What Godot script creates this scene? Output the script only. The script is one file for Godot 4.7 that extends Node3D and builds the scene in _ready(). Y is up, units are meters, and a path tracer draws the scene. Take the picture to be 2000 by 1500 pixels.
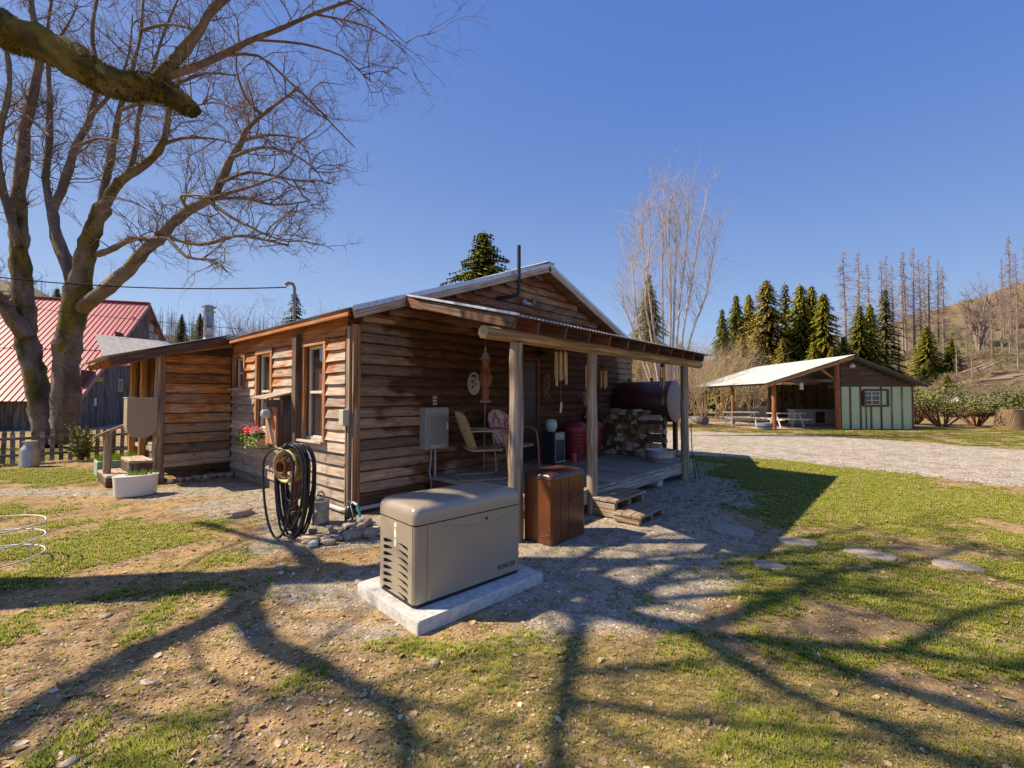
extends Node3D
# A timber cabin with a porch in an early spring yard. World axes follow the house: x along the porch wall, z out of it.

const CAM := Vector3(-3.25, 1.6, 5.86)
const FWD := Vector3(0.74802, 0.0, -0.66368)
const RGT := Vector3(0.66368, 0.0, 0.74802)
const YAW := -48.4189
var rng := RandomNumberGenerator.new()
var used := {}
var M := {}
var nz := FastNoiseLite.new()
var nz2 := FastNoiseLite.new()

# ---------------------------------------------------------------- mesh builder
class MB:
	var v := PackedVector3Array()
	var n := PackedVector3Array()
	var t := PackedVector2Array()
	var c := PackedColorArray()
	var i := PackedInt32Array()
	var col := Color(1, 1, 1)
	func vert(p: Vector3, nn: Vector3, uv: Vector2) -> int:
		v.append(p); n.append(nn); t.append(uv); c.append(col)
		return v.size() - 1
	# corners counter-clockwise seen from outside
	func quad(a: Vector3, b: Vector3, d: Vector3, e: Vector3, s := 1.0, o := Vector2.ZERO) -> void:
		var nn := (b - a).cross(d - a)
		if nn.length_squared() < 1e-14:
			nn = (d - a).cross(e - a)
		nn = nn.normalized()
		var lu := (b - a).length() * s
		var lv := (e - a).length() * s
		var k := v.size()
		if lu >= lv:
			vert(a, nn, o); vert(b, nn, o + Vector2(lu, 0)); vert(d, nn, o + Vector2(lu, lv)); vert(e, nn, o + Vector2(0, lv))
		else:
			vert(a, nn, o); vert(b, nn, o + Vector2(0, lu)); vert(d, nn, o + Vector2(lv, lu)); vert(e, nn, o + Vector2(lv, 0))
		for q in [0, 2, 1, 0, 3, 2]:
			i.append(k + q)
	func tri(a: Vector3, b: Vector3, d: Vector3) -> void:
		var nn := (b - a).cross(d - a).normalized()
		var k := v.size()
		vert(a, nn, Vector2(a.x + a.z, a.y)); vert(b, nn, Vector2(b.x + b.z, b.y)); vert(d, nn, Vector2(d.x + d.z, d.y))
		i.append(k); i.append(k + 2); i.append(k + 1)
	func hexa(p: Array, s := 1.0, o := Vector2.ZERO) -> void:   # 0-3 bottom ccw from above, 4-7 top
		quad(p[3], p[2], p[1], p[0], s, o); quad(p[4], p[5], p[6], p[7], s, o + Vector2(.13, .31))
		quad(p[0], p[1], p[5], p[4], s, o + Vector2(.4, .1)); quad(p[1], p[2], p[6], p[5], s, o + Vector2(.7, .5))
		quad(p[2], p[3], p[7], p[6], s, o + Vector2(.2, .6)); quad(p[3], p[0], p[4], p[7], s, o + Vector2(.9, .8))
	func box(ce: Vector3, sz: Vector3, b := Basis.IDENTITY, s := 1.0, o := Vector2.ZERO) -> void:
		var h := sz * .5
		var p := []
		for y in [-1, 1]:
			for q in [[-1, 1], [1, 1], [1, -1], [-1, -1]]:
				p.append(ce + b * Vector3(q[0] * h.x, y * h.y, q[1] * h.z))
		hexa(p, s, o)
	func cbox(ce: Vector3, sz: Vector3, bv: float, b := Basis.IDENTITY, s := 1.0, o := Vector2.ZERO) -> void:  # chamfered
		var h := sz * .5
		var g := h - Vector3(bv, bv, bv)
		for ax in 3:
			for sg in [-1.0, 1.0]:
				var u := (ax + 1) % 3
				var w := (ax + 2) % 3
				var q := []
				for k in [[-1, -1], [1, -1], [1, 1], [-1, 1]]:
					var p := Vector3()
					p[ax] = h[ax] * sg; p[u] = g[u] * k[0] * sg; p[w] = g[w] * k[1]
					q.append(ce + b * p)
				quad(q[0], q[1], q[2], q[3], s, o + Vector2(ax * .37, sg * .21))
		for ax in 3:
			var u := (ax + 1) % 3
			var w := (ax + 2) % 3
			for k in [[-1, -1], [1, -1], [1, 1], [-1, 1]]:
				var q := []
				for e in [[1, 0, -1], [1, 0, 1], [0, 1, 1], [0, 1, -1]]:
					var p := Vector3()
					p[u] = (h[u] if e[0] == 1 else g[u]) * k[0]
					p[w] = (h[w] if e[1] == 1 else g[w]) * k[1]
					p[ax] = g[ax] * e[2]
					q.append(ce + b * p)
				if k[0] * k[1] > 0:
					quad(q[3], q[2], q[1], q[0], s, o)
				else:
					quad(q[0], q[1], q[2], q[3], s, o)
		for x in [-1, 1]:
			for y in [-1, 1]:
				for z in [-1, 1]:
					var a := ce + b * Vector3(h.x * x, g.y * y, g.z * z)
					var d := ce + b * Vector3(g.x * x, h.y * y, g.z * z)
					var e := ce + b * Vector3(g.x * x, g.y * y, h.z * z)
					if x * y * z > 0:
						tri(a, d, e)
					else:
						tri(a, e, d)
	func tube(pts: Array, rad: Array, sides := 8, caps := true, cols: Array = []) -> void:
		var k0 := v.size()
		var m := pts.size()
		var along := 0.0
		var pu := Vector3.ZERO
		for j in m:
			var p: Vector3 = pts[j]
			var d: Vector3 = (pts[min(j + 1, m - 1)] - pts[max(j - 1, 0)])
			d = d.normalized() if d.length_squared() > 1e-12 else Vector3.UP
			if pu == Vector3.ZERO:
				pu = d.cross(Vector3(0.31, 0.05, 0.95)).normalized()
				if pu.length_squared() < .5:
					pu = d.cross(Vector3.RIGHT).normalized()
			else:
				pu = (pu - d * pu.dot(d)).normalized()
			var w := d.cross(pu)
			if j > 0:
				along += (p - pts[j - 1]).length()
			if cols.size() > 0:
				col = cols[j]
			for q in sides + 1:
				var a := TAU * q / sides
				var nn := pu * cos(a) + w * sin(a)
				vert(p + nn * rad[j], nn, Vector2(along, float(q) / sides * rad[j] * 6.28))
		for j in m - 1:
			for q in sides:
				var a := k0 + j * (sides + 1) + q
				var b := a + sides + 1
				i.append(a); i.append(b); i.append(b + 1); i.append(a); i.append(b + 1); i.append(a + 1)
		if caps:
			for e in [0, m - 1]:
				var d: Vector3 = (pts[1] - pts[0]).normalized() * -1.0 if e == 0 else (pts[m - 1] - pts[m - 2]).normalized()
				var ce := vert(pts[e], d, Vector2(0, 0))
				for q in sides:
					var pa: Vector3 = v[k0 + e * (sides + 1) + q]
					var pb: Vector3 = v[k0 + e * (sides + 1) + q + 1]
					var ia := vert(pa, d, Vector2((pa - pts[e]).x * 2.0, (pa - pts[e]).y * 2.0 + (pa - pts[e]).z))
					var ib := vert(pb, d, Vector2((pb - pts[e]).x * 2.0, (pb - pts[e]).y * 2.0 + (pb - pts[e]).z))
					if e == 0:
						i.append(ce); i.append(ia); i.append(ib)
					else:
						i.append(ce); i.append(ib); i.append(ia)
	func lathe(prof: Array, sides := 20, o := Vector3.ZERO, b := Basis.IDENTITY, sharp := false) -> void:  # prof: Vector2(r, y) bottom to top
		var m := prof.size()
		for j in m - 1:
			var d: Vector2 = prof[j + 1] - prof[j]
			var nr := Vector2(d.y, -d.x).normalized()
			var na := nr
			var nb := nr
			if not sharp:
				if j > 0:
					var d0: Vector2 = (prof[j] - prof[j - 1]).normalized()
					if d0.dot(d.normalized()) > .6:
						na = (nr + Vector2(d0.y, -d0.x)).normalized()
				if j < m - 2:
					var d1: Vector2 = (prof[j + 2] - prof[j + 1]).normalized()
					if d1.dot(d.normalized()) > .6:
						nb = (nr + Vector2(d1.y, -d1.x)).normalized()
			var k := v.size()
			for q in sides + 1:
				var a := TAU * q / sides
				var ca := cos(a)
				var sa := sin(a)
				vert(o + b * Vector3(prof[j].x * ca, prof[j].y, prof[j].x * sa), b * Vector3(na.x * ca, na.y, na.x * sa), Vector2(float(q) / sides, prof[j].y))
				vert(o + b * Vector3(prof[j + 1].x * ca, prof[j + 1].y, prof[j + 1].x * sa), b * Vector3(nb.x * ca, nb.y, nb.x * sa), Vector2(float(q) / sides, prof[j + 1].y))
			for q in sides:
				var a := k + q * 2
				i.append(a); i.append(a + 3); i.append(a + 1); i.append(a); i.append(a + 2); i.append(a + 3)
	func prism(poly: Array, z0: float, z1: float, b := Basis.IDENTITY, o := Vector3.ZERO, smooth := false, s := 1.0) -> void:  # poly ccw in xy
		var pk := PackedVector2Array(poly)
		var tr := Geometry2D.triangulate_polygon(pk)
		for f in [[z1, 1.0], [z0, -1.0]]:
			var k := v.size()
			for p in poly:
				vert(o + b * Vector3(p.x, p.y, f[0]), b * Vector3(0, 0, f[1]), p * s)
			for j in range(0, tr.size(), 3):
				var a := [tr[j], tr[j + 1], tr[j + 2]]
				var cr: float = (pk[a[1]] - pk[a[0]]).cross(pk[a[2]] - pk[a[0]])
				if (cr > 0) == (f[1] > 0):
					a = [a[0], a[2], a[1]]
				for q in a:
					i.append(k + q)
		var m := poly.size()
		for j in m:
			var p: Vector2 = poly[j]
			var q: Vector2 = poly[(j + 1) % m]
			var d := (q - p).normalized()
			var nn := Vector2(d.y, -d.x)
			var na := nn
			var nb := nn
			if smooth:
				var pp: Vector2 = (p - poly[(j + m - 1) % m]).normalized()
				var qq: Vector2 = (poly[(j + 2) % m] - q).normalized()
				if pp.dot(d) > .7: na = (nn + Vector2(pp.y, -pp.x)).normalized()
				if qq.dot(d) > .7: nb = (nn + Vector2(qq.y, -qq.x)).normalized()
			var k := v.size()
			var L := (q - p).length() * s
			vert(o + b * Vector3(p.x, p.y, z0), b * Vector3(na.x, na.y, 0), Vector2(z0 * s, 0)); vert(o + b * Vector3(q.x, q.y, z0), b * Vector3(nb.x, nb.y, 0), Vector2(z0 * s, L))
			vert(o + b * Vector3(q.x, q.y, z1), b * Vector3(nb.x, nb.y, 0), Vector2(z1 * s, L)); vert(o + b * Vector3(p.x, p.y, z1), b * Vector3(na.x, na.y, 0), Vector2(z1 * s, 0))
			for e in [0, 2, 1, 0, 3, 2]:
				i.append(k + e)
	func xf(tr: Transform3D, from := 0) -> void:
		for k in range(from, v.size()):
			v[k] = tr * v[k]
			n[k] = (tr.basis * n[k]).normalized()
	func done(mat: Material) -> ArrayMesh:
		var am := ArrayMesh.new()
		if v.size() == 0:
			return am
		var a := []
		a.resize(Mesh.ARRAY_MAX)
		a[Mesh.ARRAY_VERTEX] = v; a[Mesh.ARRAY_NORMAL] = n; a[Mesh.ARRAY_TEX_UV] = t; a[Mesh.ARRAY_COLOR] = c; a[Mesh.ARRAY_INDEX] = i
		am.add_surface_from_arrays(Mesh.PRIMITIVE_TRIANGLES, a)
		am.surface_set_material(0, mat)
		return am

# ---------------------------------------------------------------- naming helpers
func numbered(parent: Node, called: String) -> String:
	var key := str(parent.get_instance_id()) + called
	var k: int = used.get(key, 0)
	used[key] = k + 1
	return called if k == 0 else "%s_%03d" % [called, k]
func tag(o: Node, label: String, cat: String, group := "") -> void:
	o.set_meta("label", label); o.set_meta("category", cat)
	if group != "":
		o.set_meta("group", group)
func thing(called: String, label: String, cat: String, at := Vector3.ZERO, yaw := 0.0, group := "") -> Node3D:
	var o := Node3D.new()
	o.name = numbered(self, called)
	add_child(o)
	o.position = at; o.rotation_degrees.y = yaw
	tag(o, label, cat, group)
	return o
func put(parent: Node, called: String, mesh: Mesh, at := Vector3.ZERO, b := Basis.IDENTITY) -> MeshInstance3D:
	var o := MeshInstance3D.new()
	o.name = numbered(parent, called)
	o.mesh = mesh
	parent.add_child(o)
	o.transform = Transform3D(b, at)
	return o
func single(called: String, mesh: Mesh, label: String, cat: String, at := Vector3.ZERO, b := Basis.IDENTITY, group := "") -> MeshInstance3D:
	var o := put(self, called, mesh, at, b)
	tag(o, label, cat, group)
	return o
func structure(called: String, mesh: Mesh) -> MeshInstance3D:
	var o := put(self, called, mesh)
	o.set_meta("kind", "structure")
	return o
func copy(src: Node3D, at: Vector3, b: Basis, label := "") -> Node3D:
	var o: Node3D = src.duplicate()
	var base := str(src.name)
	o.name = numbered(self, base)
	add_child(o)
	o.transform = Transform3D(b, at)
	if label != "":
		o.set_meta("label", label)
	return o
func scatter(parent: Node, called: String, mesh: Mesh, buf: PackedFloat32Array, label := "", cat := "") -> MultiMeshInstance3D:
	var mm := MultiMesh.new()
	mm.transform_format = MultiMesh.TRANSFORM_3D
	mm.use_colors = true
	mm.mesh = mesh
	mm.instance_count = buf.size() / 16
	mm.buffer = buf
	var o := MultiMeshInstance3D.new()
	o.multimesh = mm
	o.name = numbered(parent, called)
	parent.add_child(o)
	o.set_meta("kind", "stuff")
	if label != "":
		tag(o, label, cat)
	return o
func inst(buf: PackedFloat32Array, p: Vector3, b: Basis, c: Color) -> void:
	for e in [b.x.x, b.y.x, b.z.x, p.x, b.x.y, b.y.y, b.z.y, p.y, b.x.z, b.y.z, b.z.z, p.z, c.r, c.g, c.b, 1.0]:
		buf.append(e)
func cp(x: float, d: float, y := 0.0) -> Vector3:    # right of and ahead of where the photographer stands
	var p := CAM + RGT * x + FWD * d
	return Vector3(p.x, y, p.z)
func spot(px: float, py: float, d: float) -> Vector3:  # photo pixel at a forward distance
	return CAM + FWD * d + RGT * ((px - 1000.0) / 885.0 * d) + Vector3(0, (776.0 - py) / 885.0 * d, 0)
func bas(yaw: float, pitch := 0.0, roll := 0.0) -> Basis:
	return Basis.from_euler(Vector3(deg_to_rad(pitch), deg_to_rad(yaw), deg_to_rad(roll)))
func lc(r: float, g: float, b: float) -> Color:
	return Color(r, g, b).linear_to_srgb()
func rr(a: float, b: float) -> float:
	return rng.randf_range(a, b)

# ---------------------------------------------------------------- textures
func noise_bytes(w: int, h: int, sx: int, sy: int, freq: float, seed_: int, kind := 0, oct := 4) -> PackedByteArray:
	var f := FastNoiseLite.new()
	f.seed = seed_; f.frequency = freq
	f.noise_type = FastNoiseLite.TYPE_SIMPLEX_SMOOTH if kind == 0 else FastNoiseLite.TYPE_CELLULAR
	f.fractal_octaves = oct
	if kind == 1:
		f.fractal_type = FastNoiseLite.FRACTAL_NONE
		f.cellular_return_type = FastNoiseLite.RETURN_CELL_VALUE
	if kind == 2:
		f.fractal_type = FastNoiseLite.FRACTAL_NONE
		f.cellular_return_type = FastNoiseLite.RETURN_DISTANCE2_SUB
	var im := f.get_seamless_image(max(w / sx, 8), max(h / sy, 8))
	im.convert(Image.FORMAT_L8)
	im.resize(w, h, Image.INTERPOLATE_CUBIC)
	return im.get_data()
func tex(w: int, h: int, d: PackedByteArray) -> ImageTexture:
	var im := Image.create_from_data(w, h, false, Image.FORMAT_RGB8, d)
	return ImageTexture.create_from_image(im)
func bump(w: int, h: int, g: PackedByteArray, k: float) -> ImageTexture:
	var im := Image.create_from_data(w, h, false, Image.FORMAT_L8, g)
	im.convert(Image.FORMAT_RGBA8)
	im.bump_map_to_normal_map(k)
	return ImageTexture.create_from_image(im)
# two-tone grain: grain along u; colours are linear
func wood(nm: String, a: Color, b: Color, g: Color, gray: float, seed_: int, rough := .8, upright := false) -> StandardMaterial3D:
	var w := 512
	var h := 256
	var n1 := noise_bytes(w, h, 24, 1, .055, seed_, 0, 4)
	var n2 := noise_bytes(w, h, 6, 2, .03, seed_ + 1, 0, 3)
	var n3 := noise_bytes(w, h, 10, 2, .02, seed_ + 2, 0, 4)
	var d := PackedByteArray()
	d.resize(w * h * 3)
	var hb := PackedByteArray()
	hb.resize(w * h)
	for k in w * h:
		var x := n1[k] / 255.0
		var y := n2[k] / 255.0
		var z: float = clamp((n3[k] / 255.0 - 1.0 + gray) * 4.0 + .5, 0, 1)
		var c := a.lerp(b, clamp(x * .75 + y * .5 - .12, 0, 1)).lerp(g * (.65 + .7 * x), z)
		c = (c * (.62 + .76 * x)).linear_to_srgb()
		d[k * 3] = int(clamp(c.r, 0, 1) * 255); d[k * 3 + 1] = int(clamp(c.g, 0, 1) * 255); d[k * 3 + 2] = int(clamp(c.b, 0, 1) * 255)
		hb[k] = n1[k]
	var m := StandardMaterial3D.new()
	m.albedo_texture = tex(w, h, d)
	m.roughness = rough
	m.normal_enabled = true
	m.normal_texture = bump(w, h, hb, 2.5)
	m.normal_scale = .6
	m.uv1_scale = Vector3(.6, 1.6, 1)
	M[nm] = m
	return m
# siding of one whole wall: u,v run over the wall, boards differ by row, weather bleaches some of it, gable and right end carry painted-in light
func wall_wood(nm: String, w: int, h: int, Lm: float, Hm: float, pitch: float, y0: float, mode: int, seed_: int) -> void:
	var n1 := noise_bytes(w, h, 9, 1, .13, seed_, 0, 4)
	var n2 := noise_bytes(w, h, 3, 2, .016, seed_ + 1, 0, 5)
	var n3 := noise_bytes(w, h, 4, 1, .03, seed_ + 2, 0, 4)
	var d := PackedByteArray()
	d.resize(w * h * 3)
	var hb := PackedByteArray()
	hb.resize(w * h)
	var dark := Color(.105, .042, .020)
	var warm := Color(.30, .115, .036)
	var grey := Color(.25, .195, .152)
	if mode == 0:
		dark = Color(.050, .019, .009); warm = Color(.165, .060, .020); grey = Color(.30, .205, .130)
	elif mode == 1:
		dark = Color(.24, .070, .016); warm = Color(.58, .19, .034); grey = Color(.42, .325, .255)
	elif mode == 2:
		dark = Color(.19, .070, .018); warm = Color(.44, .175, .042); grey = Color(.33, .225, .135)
	for j in h:
		var y := (1.0 - (j + .5) / h) * Hm
		var row := int(floor((y - y0) / pitch))
		var fr := (y - y0) / pitch - row
		var rb := fmod(abs(sin(row * 12.9898 + seed_) * 43758.5), 1.0)
		var rc := fmod(abs(sin(row * 78.233 + seed_) * 12543.7), 1.0)
		var off := int(rb * w)
		for q in w:
			var x := (q + .5) / w * Lm
			var k := j * w + q
			var k2 := j * w + (q + off) % w
			var g := n1[k2] / 255.0
			var b := n2[k] / 255.0 - .5
			var e := n3[k2] / 255.0 - .5
			var z := 0.0
			if mode == 0:
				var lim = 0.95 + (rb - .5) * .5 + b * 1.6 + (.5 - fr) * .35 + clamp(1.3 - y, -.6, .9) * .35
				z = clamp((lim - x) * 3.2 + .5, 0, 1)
				z = max(z, clamp((x - 7.35 - b * .6) * 4.0, 0, 1) * 1.25)  # weathered right end, lightened further: sky brightness put into the colour
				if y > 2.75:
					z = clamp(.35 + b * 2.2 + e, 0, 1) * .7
				z = max(z, clamp((.55 - y + b) * 1.5, 0, 1) * .5)
			elif mode == 1:
				z = clamp((2.10 + (rb - .5) * .5 + b * 1.5 + e * 1.2 - (.1 if fr > .6 else 0.0) - y) * 1.8 + .5, .05, 1)
			else:
				z = clamp((1.05 + (rb - .5) * .5 + b * 1.2 + e * .8 - y) * 1.3 + .5, .0, .95)
			var c := (dark.lerp(warm, clamp(g * .8 + e * .8 + rc * .3, 0, 1)) * (1.7 if mode == 0 and y > 2.9 else 1.0)).lerp(grey * (.72 + rc * .5), z)  # gable rows brightened, their lit look is put into the colour
			var knot: float = clamp((e - .30) * 9.0, 0, 1)
			c = c * (.58 + .8 * g) * (1.0 - .45 * knot) * (.72 + .56 * rc)
			c = c.linear_to_srgb()
			d[k * 3] = int(clamp(c.r, 0, 1) * 255); d[k * 3 + 1] = int(clamp(c.g, 0, 1) * 255); d[k * 3 + 2] = int(clamp(c.b, 0, 1) * 255)
			hb[k] = n1[k2]
	var kr := RandomNumberGenerator.new()      # knots
	kr.seed = seed_
	for e in int(Lm * Hm * 7.0):
		var cx := kr.randi() % w
		var cy := kr.randi() % h
		var rx := kr.randf_range(.010, .030) / Lm * w
		var ry := kr.randf_range(.007, .018) / Hm * h
		for yy in range(max(0, cy - int(ry) - 1), min(h, cy + int(ry) + 2)):
			for xx in range(max(0, cx - int(rx) - 1), min(w, cx + int(rx) + 2)):
				var r2 := pow((xx - cx) / rx, 2) + pow((yy - cy) / ry, 2)
				if r2 < 1.0:
					for q in 3:
						var o := (yy * w + xx) * 3 + q
						d[o] = int(d[o] * (.55 + .35 * r2))
	var m := StandardMaterial3D.new()
	m.albedo_texture = tex(w, h, d)
	m.roughness = .85
	m.normal_enabled = true
	m.normal_texture = bump(w, h, hb, 2.5)
	m.normal_scale = .5
	M[nm] = m
func plain(nm: String, c: Color, rough := .7, metal := 0.0, spec := .5) -> StandardMaterial3D:   # linear colour
	var m := StandardMaterial3D.new()
	m.albedo_color = c.linear_to_srgb()
	m.roughness = rough
	m.metallic = metal
	m.metallic_specular = spec
	M[nm] = m
	return m
# a plain colour broken by stains: linear colours a (most) and b (patches)
func stained(nm: String, a: Color, b: Color, amount: float, tile: float, seed_: int, rough := .7, metal := 0.0, vcol := false, bumpk := 1.5, sx := 1, speck := .3) -> StandardMaterial3D:
	var w := 256
	var n1 := noise_bytes(w, w, sx, 1, .02, seed_, 0, 5)
	var n2 := noise_bytes(w, w, sx, 1, .12, seed_ + 1, 0, 3)
	var d := PackedByteArray()
	d.resize(w * w * 3)
	for k in w * w:
		var z: float = clamp((n1[k] / 255.0 - 1.0 + amount) * 3.5 + .5 + (n2[k] / 255.0 - .5) * speck * 2.0, 0, 1)
		var c := (a.lerp(b, z) * (1.0 - speck * .4 + speck * .8 * n2[k] / 255.0)).linear_to_srgb()
		d[k * 3] = int(clamp(c.r, 0, 1) * 255); d[k * 3 + 1] = int(clamp(c.g, 0, 1) * 255); d[k * 3 + 2] = int(clamp(c.b, 0, 1) * 255)
	var m := StandardMaterial3D.new()
	m.albedo_texture = tex(w, w, d)
	m.roughness = rough
	m.metallic = metal
	m.uv1_triplanar = true
	m.uv1_world_triplanar = true
	m.uv1_scale = Vector3.ONE / tile
	m.vertex_color_use_as_albedo = vcol
	if bumpk > 0.0:
		m.normal_enabled = true
		m.normal_texture = bump(w, w, n2, bumpk)
		m.normal_scale = .5
	M[nm] = m
	return m
func vcolor(nm: String, rough := .85) -> StandardMaterial3D:
	var m := StandardMaterial3D.new()
	m.vertex_color_use_as_albedo = true
	m.roughness = rough
	M[nm] = m
	return m

# ---------------------------------------------------------------- land
func curve(tab: Array, x: float) -> float:
	if x <= tab[0][0]:
		return tab[0][1]
	for k in range(1, tab.size()):
		if x <= tab[k][0]:
			var f: float = (x - tab[k - 1][0]) / (tab[k][0] - tab[k - 1][0])
			return lerp(tab[k - 1][1], tab[k][1], f * f * (3 - 2 * f) * .5 + f * .5)
	return tab[-1][1]
const RIDGE := [[-900, .30], [-300, .29], [0, .262], [60, .245], [130, .20], [300, .142], [480, .125], [700, .10], [1000, .09], [1300, .085], [1450, .08], [1560, .095], [1640, .125], [1700, .150], [1800, .186], [1900, .218], [2000, .256], [2200, .32], [2700, .42]]
const REACH := [[-900, 260], [0, 260], [300, 235], [700, 240], [1300, 200], [1560, 135], [1800, 118], [2000, 112], [2700, 110]]
const FOOT := [[-900, 70], [300, 70], [1000, 80], [1500, 62], [1700, 42], [2000, 34], [2700, 30]]
func hill_y(px: float, d: float) -> float:
	var r0 := curve(FOOT, px)
	var R := curve(REACH, px)
	var q := (d - r0) / (R - r0)
	if q <= 0.0:
		return 0.0
	var top := 1.6 + curve(RIDGE, px) * R
	var p := CAM + FWD * d + RGT * ((px - 1000.0) / 885.0 * d)
	var bumpy = nz.get_noise_2d(p.x * 1.6, p.z * 1.6) * 2.2 * clamp(q * 3.0, 0, 1) * clamp(1.3 - q, 0.15, 1)
	if q <= 1.0:
		return top * pow(q, 1.15) * (1.0 - .12 * sin(q * PI)) + bumpy
	return top * (1.0 - (q - 1.0) * (q - 1.0) * 3.0) + bumpy
func on_hill(px: float, d: float) -> Vector3:
	return CAM * Vector3(1, 0, 1) + FWD * d + RGT * ((px - 1000.0) / 885.0 * d) + Vector3(0, hill_y(px, d), 0)
func build_hills() -> void:
	var mb := MB.new()
	var cols := []
	var px := -900.0
	while px <= 2700.0:
		cols.append(px)
		px += 22.0
	var nr := 40
	for a in cols:
		var r0 := curve(FOOT, a)
		var R := curve(REACH, a)
		for k in nr + 1:
			var q := k / float(nr) * 1.3
			var d := r0 + (R - r0) * q
			var p := on_hill(a, d)
			if k == 0:
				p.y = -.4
			var f := nz2.get_noise_2d(p.x * 1.3, p.z * 1.3)
			var g := nz.get_noise_2d(p.x * 6.0, p.z * 6.0)
			var c := Color(.150, .135, .045).lerp(Color(.205, .140, .070), clamp(f * 2.2 + .45 + g * .8, 0, 1))
			c = c.lerp(Color(.10, .078, .055), clamp(g * 1.8 - .25, 0, .8))
			if a < 1300:
				c = c.lerp(Color(.17, .135, .105), .6)
			elif q > .8:
				c = c.lerp(Color(.24, .155, .05), clamp((q - .8) * 4.0, 0, .7))
			mb.col = c
			mb.vert(p, Vector3.UP, Vector2(p.x, p.z))
	for j in cols.size() - 1:
		for k in nr:
			var a := j * (nr + 1) + k
			var b := a + nr + 1
			for e in [a, a + 1, b + 1, a, b + 1, b]:
				mb.i.append(e)
	smooth_normals(mb)
	structure("hills", mb.done(M.hill))
func smooth_normals(mb: MB) -> void:
	for k in mb.n.size():
		mb.n[k] = Vector3.ZERO
	for k in range(0, mb.i.size(), 3):
		var a := mb.i[k]
		var b := mb.i[k + 1]
		var c := mb.i[k + 2]
		var nn := (mb.v[c] - mb.v[a]).cross(mb.v[b] - mb.v[a])
		mb.n[a] += nn; mb.n[b] += nn; mb.n[c] += nn
	for k in mb.n.size():
		mb.n[k] = mb.n[k].normalized()

# yard cover, in metres right of (x) and ahead of (d) the photographer
const GREEN := [[-4.6, 5.3, 1.7, .75, 1.1], [-5.4, 4.2, 1.2, .7, .9], [-3.4, 3.3, 1.2, .5, .65], [-2.4, 2.3, .8, .5, .55], [-9.5, 9.3, 2.6, 1.0, 1.0], [-7.4, 6.2, 1.2, .5, .7], [3.0, 3.9, 1.6, .9, 1.05], [4.6, 3.8, 2.0, .9, 1.1], [2.5, 2.9, 1.3, .6, .85], [4.6, 6.6, 2.2, 1.0, 1.3], [5.6, 9.0, 2.2, 2.4, 1.6], [4.6, 11.0, 1.6, 1.4, 1.5], [7.6, 6.9, 1.8, 1.4, 1.4], [6.6, 4.6, 2.0, .9, .9], [1.7, 2.2, .8, .35, .5], [0.2, 1.8, .9, .35, .5], [-1.1, 2.6, .35, .2, .5], [3.8, 2.3, 1.4, .5, .7], [-.75, 3.0, .5, .12, .55]]
const GRAVEL := [[.8, 4.6, 1.2, 1.2, 1.3], [1.8, 6.5, 1.3, 1.8, 1.3], [-.6, 4.0, 1.2, .7, 1.1], [-2.2, 5.6, 1.1, .8, 1.1], [-3.4, 7.2, 1.5, 1.1, 1.2], [-5.2, 7.9, 1.5, .7, 1.0], [-8.5, 7.8, 3.0, .35, .9], [3.2, 9.0, 1.0, 2.2, 1.2], [-1.3, 3.2, .8, .35, .7], [.6, 3.5, .7, .35, .9], [-4.6, 10.5, 3, 1, .5]]
const STRAW := [[.9, 2.3, 1.6, .6, .9], [2.6, 2.1, 1.5, .5, .7], [-.4, 2.0, .9, .5, .5], [5.2, 5.4, 1.2, .45, .8], [-3.2, 4.4, 1.0, .4, .5]]
func blobs(tab: Array, x: float, d: float) -> float:
	var s := 0.0
	for b in tab:
		var u: float = (x - b[0]) / b[2]
		var w: float = (d - b[1]) / b[3]
		var r := u * u + w * w
		if r < 7.0:
			s = max(s, b[4] * exp(-r * .7))
	return s
func cover(x: float, d: float) -> Vector3:      # green, gravel, straw
	var p := CAM + RGT * x + FWD * d
	var a := nz.get_noise_2d(p.x * 9.0, p.z * 9.0)
	var b := nz2.get_noise_2d(p.x * 22.0, p.z * 22.0)
	var gr: float
	var gv := 0.0
	var st := 0.0
	if d > 15.0 or x < -11.0 or x > 11.0:
		gr = .62
		if d > 32.0 or x < -14: gr = .45
	else:
		gr = blobs(GREEN, x, d)
		gv = blobs(GRAVEL, x, d)
		st = blobs(STRAW, x, d)
		if d > 9.0 and x > 3.6:
			gr = max(gr, 1.0)
	gr = smoothstep(.36, .98, gr + a * .6 + b * .7)
	gv = smoothstep(.42, .70, gv + a * .3 + b * .25)
	st = smoothstep(.25, .65, st + a * .3 + b * .3)
	return Vector3(gr * (1.0 - gv * .92), gv, st * (1.0 - gv))
const NEAR_EDGE := [[11.5, 3.0], [9.9, 6.0], [9.0, 7.9], [8.0, 9.7], [6.9, 11.6], [5.4, 12.4], [3.4, 13.4], [0, 16], [-4, 20.0], [-9, 22.5], [-16, 23.0], [-30, 20]]
const FAR_EDGE := [[19.0, 4.0], [17.6, 9.0], [16.0, 13.4], [14.6, 16.6], [12.8, 19.2], [10.6, 20.6], [7.4, 22.4], [3.0, 25.0], [-4, 28.5], [-11, 29.5], [-18, 29.0], [-34, 26]]
var road_poly := PackedVector2Array()
func on_road(x: float, d: float) -> bool:
	if road_poly.is_empty():
		for e in NEAR_EDGE: road_poly.append(Vector2(e[0], e[1]))
		for k in FAR_EDGE.size(): road_poly.append(Vector2(FAR_EDGE[-1 - k][0], FAR_EDGE[-1 - k][1]))
	return Geometry2D.is_point_in_polygon(Vector2(x, d), road_poly)
func ground_y(p: Vector3) -> float:
	return nz.get_noise_2d(p.x * 4.0, p.z * 4.0) * .014 - .012
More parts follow.
